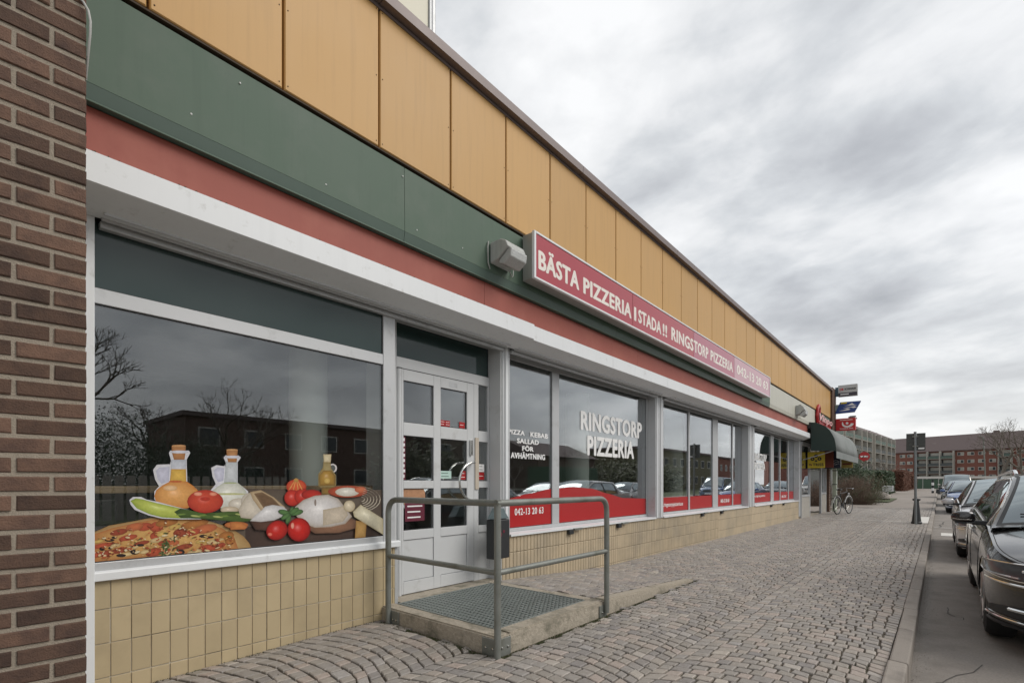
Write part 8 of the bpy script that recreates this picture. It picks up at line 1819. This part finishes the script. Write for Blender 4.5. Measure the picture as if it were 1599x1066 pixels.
            for i in range(18):
                a0_, a1_ = -.25+i*(pi+.5)/18, -.25+(i+1)*(pi+.5)/18
                xa, xb = (hw-.29)*sg_, (hw-.035)*sg_
                ow.add([(xa, yc+.363*cos(a0_), .33+.363*sin(a0_)), (xb, yc+.363*cos(a0_), .33+.363*sin(a0_)), (xb, yc+.363*cos(a1_), .33+.363*sin(a1_)), (xa, yc+.363*cos(a1_), .33+.363*sin(a1_))], [(0, 1, 2, 3)])
            ow.build('wheel_arch', BLACKP, t)
    b = MB(); b.box(-hw*.8, hw*.8, .5, L_-.5, .17, .30); b.build('underbody', BLACKP, t)
    if detail:
        for sg_ in (1, -1):
            b = MB(); b.tube([(sg_*w(y)*.72*(.80+.1*y), y, zs(y)+(zc(y)-zs(y))*(1-(.72*(.80+.1*y)/.925)**2.4)+.001) for y in lin(.12, ws0-.05, 10)], .004, 4); b.build('bonnet_crease', paint, t)
            b = MB(); b.tube([(sg_*(w(y)*.90), y, zs(y)+(zc(y)-zs(y))*(1-(.90/.925)**2.4)+.0005) for y in lin(.10, ws0+.05, 12)], .0035, 4); b.build('bonnet_gap', SEAM, t)
            b = MB(); y = ws0; b.tube([(sg_*.10, ws0+.05, gt(ws0+.05, .1).z+.02), (sg_*.62, ws0+.10, gt(ws0+.12, .8).z+.012)], .007, 5); b.build('wiper', BLACKP, t)
    return t
def paintm(n, c, metal=.55, rough=.2): return mat(n, c, rough, metal, .04, 3, coat=1.0)
P1 = paintm('paint_dark_brown', (.020, .018, .017), .35); P2 = paintm('paint_silver', (.56, .56, .57), .15); P3 = paintm('paint_blue', (.09, .15, .33), .35); P4 = paintm('paint_black', (.02, .021, .024), .4); P5 = paintm('paint_champagne', (.48, .45, .41), .4)
P6 = paintm('paint_green', (.035, .06, .05), .5); P7 = paintm('paint_white_silver', (.50, .50, .50), .5); P8 = paintm('paint_pale_blue', (.25, .32, .45), .4)
car('parked_car', 'dark brown estate car with roof rails, nearest to the viewer at the kerb', 4.0, 5.25, -.10, P1, rails=True, ws0=1.30, ws1=2.15, wb=(.90, 3.69), belt1=1.04)
car('parked_car', 'silver grey saloon parked second behind the dark brown estate car', 3.94, 11.45, -.10, P2, L_=4.5, W_=1.77, H=1.46, ws0=1.20, ws1=2.15, rf=3.35, rear='sedan', wb=(.92, 3.55), trim=False, nose=.72)
car('parked_car', 'blue hatchback parked between the silver saloon and the small black car', 3.92, 29.0, -.07, P3, L_=4.2, W_=1.75, H=1.47, ws0=1.05, ws1=2.0, rf=3.2, rear='hatch', wb=(.85, 3.4), trim=False, nose=.74)
car('parked_car', 'small black car parked between the blue hatchback and the tall pale van', 3.85, 37.5, .0, P4, L_=4.1, W_=1.70, H=1.45, ws0=1.05, ws1=1.9, rf=3.1, rear='hatch', wb=(.85, 3.3), trim=False, nose=.76)
car('parked_van', 'tall pale champagne van parked farthest down the kerb line', 3.80, 49.5, .05, P5, L_=4.8, W_=1.85, H=1.92, ws0=.85, ws1=1.75, rf=4.2, rear='van', wb=(.95, 3.9), trim=False, nose=.86, hood=1.12, belt1=1.16, wr_=.72, cat='van')
car('parked_car', 'dark green estate car with red tail lamp parked behind the small white notice board', -5.5, 52.5, .20, P6, L_=4.6, W_=1.8, H=1.62, ws0=1.2, ws1=2.0, rf=3.9, rear='estate', wb=(.9, 3.6), trim=False, rz=radians(-82), group='cars parked in the yard', belt1=1.06)
GO = 'cars parked across the street'
car('parked_car', 'white silver hatchback across the street, mirrored in the second window group', 9.3, 25.0, -.1, P7, L_=4.2, H=1.45, ws0=1.05, ws1=1.95, rf=3.2, rear='hatch', wb=(.85, 3.4), trim=False, group=GO)
car('parked_car', 'silver saloon across the street, mirrored in the first red film window', 9.3, 17.0, -.1, P7, L_=4.5, H=1.42, ws0=1.15, ws1=2.05, rf=3.3, rear='sedan', wb=(.9, 3.6), trim=False, group=GO)
car('parked_car', 'pale blue van across the street, mirrored in the fourth window group', 9.3, 41.0, -.05, P8, L_=4.6, H=1.85, ws0=.9, ws1=1.8, rf=4.0, rear='van', wb=(.9, 3.7), trim=False, group=GO, nose=.84, hood=1.1, belt1=1.15, wr_=.72)
car('parked_car', 'dark estate car across the street, mirrored behind the handrail window', 9.3, 11.0, -.1, P4, L_=4.6, H=1.45, rear='estate', rf=3.9, wb=(.9, 3.6), trim=False, group=GO)
